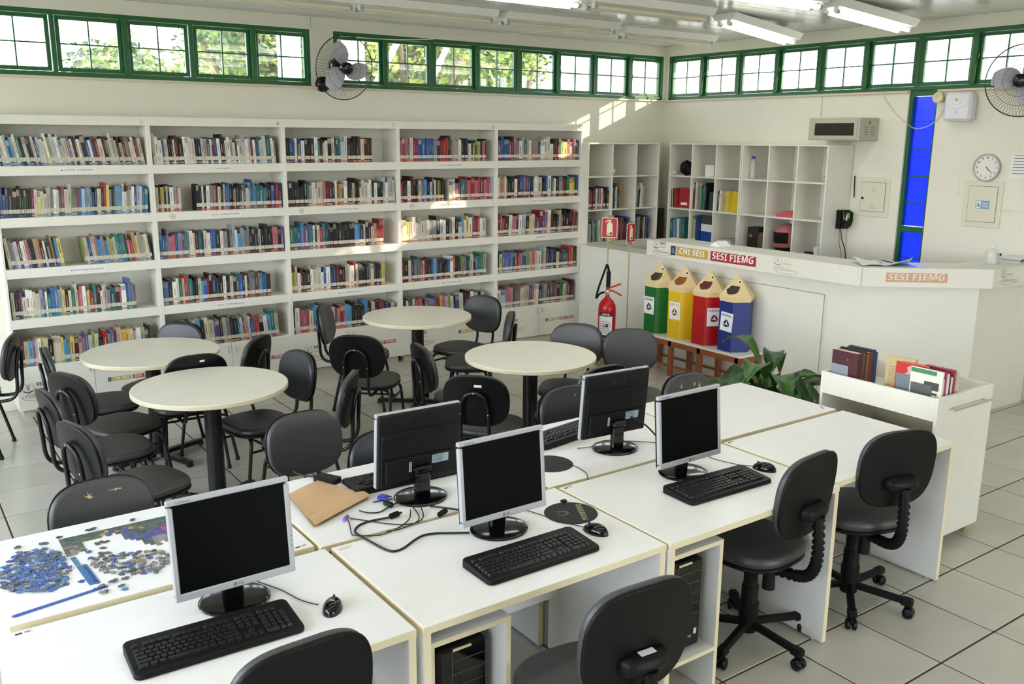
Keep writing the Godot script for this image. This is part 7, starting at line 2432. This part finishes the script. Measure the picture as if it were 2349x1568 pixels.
# ---------------------------------------------------------------- odds and ends on the desks
func build_desk_clutter() -> void:
	# brown envelope
	var o := thing("brown_envelope", "large brown paper envelope lying over the left edge of its desk", "envelope", Vector3(-6.545, DH + 0.004, 4.80))
	var P := [Vector2(-6.640, 4.672), Vector2(-6.453, 4.585), Vector2(-6.362, 4.868), Vector2(-6.668, 5.014)]
	var b := MB.new()
	var g := []
	for i in 13:
		var line := []
		for j in 9:
			var u := i / 12.0
			var w := j / 8.0
			var p := (P[0] as Vector2).lerp(P[1], w).lerp((P[3] as Vector2).lerp(P[2], w), u)
			var y := 0.006 + 0.006 * sin(u * 3.1) * sin(w * 3.1) + 0.004 * sin(u * 5 + w * 3)
			if w < 0.1: y += 0.003
			line.append(Vector3(p.x - o.position.x, y, p.y - o.position.z))
		g.append(line)
	b.grid(g, false, false)
	var kraft := mat("kraft_paper", Color(1, 1, 1), 0.8)
	kraft.albedo_texture = noise_tex(0.02, rgb(200, 164, 122), rgb(206, 171, 130), 256, 4, 41)
	kraft.uv1_triplanar = true; kraft.uv1_scale = Vector3(3, 3, 3)
	put(b, "sheet", kraft, o)
	var low := []
	for line in g: low.append(line.map(func(p): return p + Vector3(0, -0.0035, 0)))
	b = MB.new()
	b.grid(low, false, true)
	put(b, "back_sheet", kraft, o)
	b = MB.new()
	var fl := []
	for i in 9:
		var w := i / 8.0
		var p := (P[3] as Vector2).lerp(P[2], w)
		var q2 := (P[0] as Vector2).lerp(P[3], 0.80).lerp((P[1] as Vector2).lerp(P[2], 0.80), w)
		fl.append([Vector3(p.x - o.position.x, 0.010, p.y - o.position.z + 0.004), Vector3((p.x + q2.x) * 0.5 - o.position.x, 0.0165, (p.y + q2.y) * 0.5 - o.position.z), Vector3(q2.x - o.position.x, 0.0145, q2.y - o.position.z)])
	b.grid(fl, false, true)
	put(b, "flap", kraft, o)
	# power adapter
	o = thing("power_adapter", "flat black power adapter behind the brown envelope", "adapter", Vector3(-6.432, DH, 4.605), deg_to_rad(-62))
	put(boxm(Vector3(-0.055, 0, -0.028), Vector3(0.055, 0.026, 0.028), 0.004), "case", M.black_plastic, o)
	b = MB.new()
	b.tube(arc_pts([Vector3(-0.055, 0.012, 0), Vector3(-0.09, 0.010, 0.004), Vector3(-0.14, 0.005, 0.0), Vector3(-0.20, 0.004, -0.02)], 5), 0.004, 8)
	put(b, "lead", M.cable, o)
	# cables
	cable("thick black monitor cable looping from the tangle onto the second front desk", [D3(-6.339, 5.087, 0.010), D3(-6.404, 5.100, 0.010), D3(-6.462, 5.079), D3(-6.519, 5.089), D3(-6.556, 5.127), D3(-6.560, 5.179, 0.006), D3(-6.550, 5.254, 0.006), D3(-6.536, 5.329, 0.005), D3(-6.517, 5.360, 0.005), D3(-6.476, 5.356, 0.005), D3(-6.411, 5.320, 0.005), D3(-6.365, 5.305, 0.005), D3(-6.323, 5.315, 0.005), D3(-6.288, 5.335, 0.005), D3(-6.218, 5.385, 0.007)], 0.0042)
	cable("thin black cable from the purple plug running right along the desk edge", [D3(-6.52, 5.014), D3(-6.465, 5.085), D3(-6.428, 5.135), D3(-6.38, 5.180, 0.005), D3(-6.324, 5.190, 0.005), D3(-6.278, 5.150), D3(-6.249, 5.080, 0.008)], 0.0022)
	cable("thin black cable from the purple plug looping down and back", [D3(-6.536, 5.028), D3(-6.549, 5.068), D3(-6.577, 5.145), D3(-6.572, 5.172, 0.007), D3(-6.53, 5.205, 0.009), D3(-6.491, 5.218, 0.007), D3(-6.416, 5.196, 0.005), D3(-6.339, 5.146), D3(-6.293, 5.075, 0.006)], 0.0022)
	cable("thin black cable between the envelope and the blue plug", [D3(-6.459, 4.965), D3(-6.44, 5.004), D3(-6.401, 5.022), D3(-6.352, 5.000), D3(-6.300, 4.985, 0.008)], 0.0026)
	cable("short thin black cable behind the blue plug", [D3(-6.378, 4.918), D3(-6.345, 4.925), D3(-6.297, 4.936, 0.006)], 0.0024)
	cable("black power cable from the left monitor turned away to the desk gap", [D3(-6.214, 5.092, 0.008), D3(-6.18, 5.14, 0.010), D3(-6.147, 5.185, 0.010), D3(-6.10, 5.230, 0.006)], 0.004)
	cable("black cable loop hanging at the desk edge under the left monitor turned away", [D3(-6.275, 5.06, 0.008), D3(-6.285, 5.12), D3(-6.315, 5.178, 0.007), D3(-6.36, 5.205, 0.009), D3(-6.42, 5.215, 0.008), D3(-6.46, 5.195)], 0.0022)
	cable("thin mouse cable on the lower left desk", [D3(-7.01, 5.26), D3(-6.952, 5.392), D3(-6.922, 5.498), D3(-6.890, 5.560, 0.006)], 0.0018)
	cable("thin mouse cable behind the second monitor facing the camera", [D3(-5.95, 5.27), D3(-5.926, 5.315), D3(-5.899, 5.395), D3(-5.872, 5.500), D3(-5.835, 5.585, 0.006)], 0.0018)
	cable("thin mouse cable on the third front desk", [D3(-4.875, 5.26), D3(-4.857, 5.284), D3(-4.864, 5.35), D3(-4.831, 5.461), D3(-4.797, 5.510, 0.006)], 0.0018)
	cable("thin cable from the dark mouse pad to the gap between the desks", [D3(-5.494, 4.976), D3(-5.454, 5.036), D3(-5.458, 5.132), D3(-5.482, 5.184, 0.0), Vector3(-5.49, DH - 0.06, 5.20)], 0.0018)
	cable("black power cable hanging behind the right monitor turned away", [Vector3(-5.10, DH + 0.165, 5.035), Vector3(-5.03, DH + 0.12, 5.06), Vector3(-4.99, DH + 0.06, 5.11), Vector3(-4.965, DH + 0.012, 5.165), Vector3(-4.955, DH + 0.02, 5.19), Vector3(-4.93, DH + 0.035, 5.215)], 0.004)
	cable("thin cable lying behind the right monitor turned away", [D3(-5.29, 4.88), D3(-5.22, 4.90), D3(-5.12, 4.87), D3(-5.03, 4.93), D3(-4.93, 5.03), D3(-4.90, 5.12)], 0.0018)
	# plugs and ferrites
	var fr := [["black ferrite bead on the cable right of the purple plug", D3(-6.398, 5.101, 0.012), D3(-6.352, 5.090, 0.012)], ["black ferrite bead next to the blue plug", D3(-6.349, 4.962, 0.012), D3(-6.338, 5.010, 0.012)], ["black ferrite bead in the gap left of the second monitor", D3(-6.238, 5.196, 0.012), D3(-6.190, 5.176, 0.016)]]
	for q in fr:
		b = MB.new()
		var m: Vector3 = (q[1] + q[2]) * 0.5
		var d2: Vector3 = (q[2] - q[1]) * 0.5
		b.tube([m - d2, m - d2 * 0.8, m + d2 * 0.8, m + d2], 0.011, 12, true, false, [0.006, 0.011, 0.011, 0.006])
		var f := put(b, "ferrite_bead", M.black_plastic)
		tag(f, q[0], "ferrite bead", "ferrite beads on the cables")
	o = thing("blue_plug", "blue video plug lying before the left monitor turned away", "plug", Vector3(-6.328, DH, 4.905), deg_to_rad(35))
	put(boxm(Vector3(-0.018, 0.002, -0.016), Vector3(0.018, 0.017, 0.020), 0.004), "hood", flat(rgb(36, 56, 170), 0.35), o)
	for s in [-1, 1]:
		b = MB.new()
		b.tube([Vector3(s * 0.016, 0.009, -0.012), Vector3(s * 0.016, 0.009, 0.032)], 0.004, 8)
		put(b, "thumbscrew", flat(rgb(40, 62, 190), 0.35), o)
	put(boxm(Vector3(-0.012, 0.005, -0.024), Vector3(0.012, 0.014, -0.016)), "shell", M.silver, o)
	o = thing("purple_plug", "small purple keyboard plug beside the envelope", "plug", Vector3(-6.534, DH, 5.006), deg_to_rad(40))
	b = MB.new()
	b.tube([Vector3(-0.022, 0.008, 0), Vector3(-0.016, 0.008, 0), Vector3(0.010, 0.008, 0), Vector3(0.020, 0.006, 0)], 0.008, 12, true, false, [0.0065, 0.0085, 0.0085, 0.0045])
	put(b, "plug_body", flat(rgb(140, 112, 206), 0.4), o)
	# cables under the second front desk
	cable("black cable hanging below the second front desk onto the floor", [Vector3(-6.16, 0.62, 5.34), Vector3(-6.13, 0.45, 5.36), Vector3(-6.15, 0.25, 5.36), Vector3(-6.20, 0.05, 5.40), Vector3(-6.05, 0.008, 5.42), Vector3(-5.85, 0.008, 5.36)], 0.004)
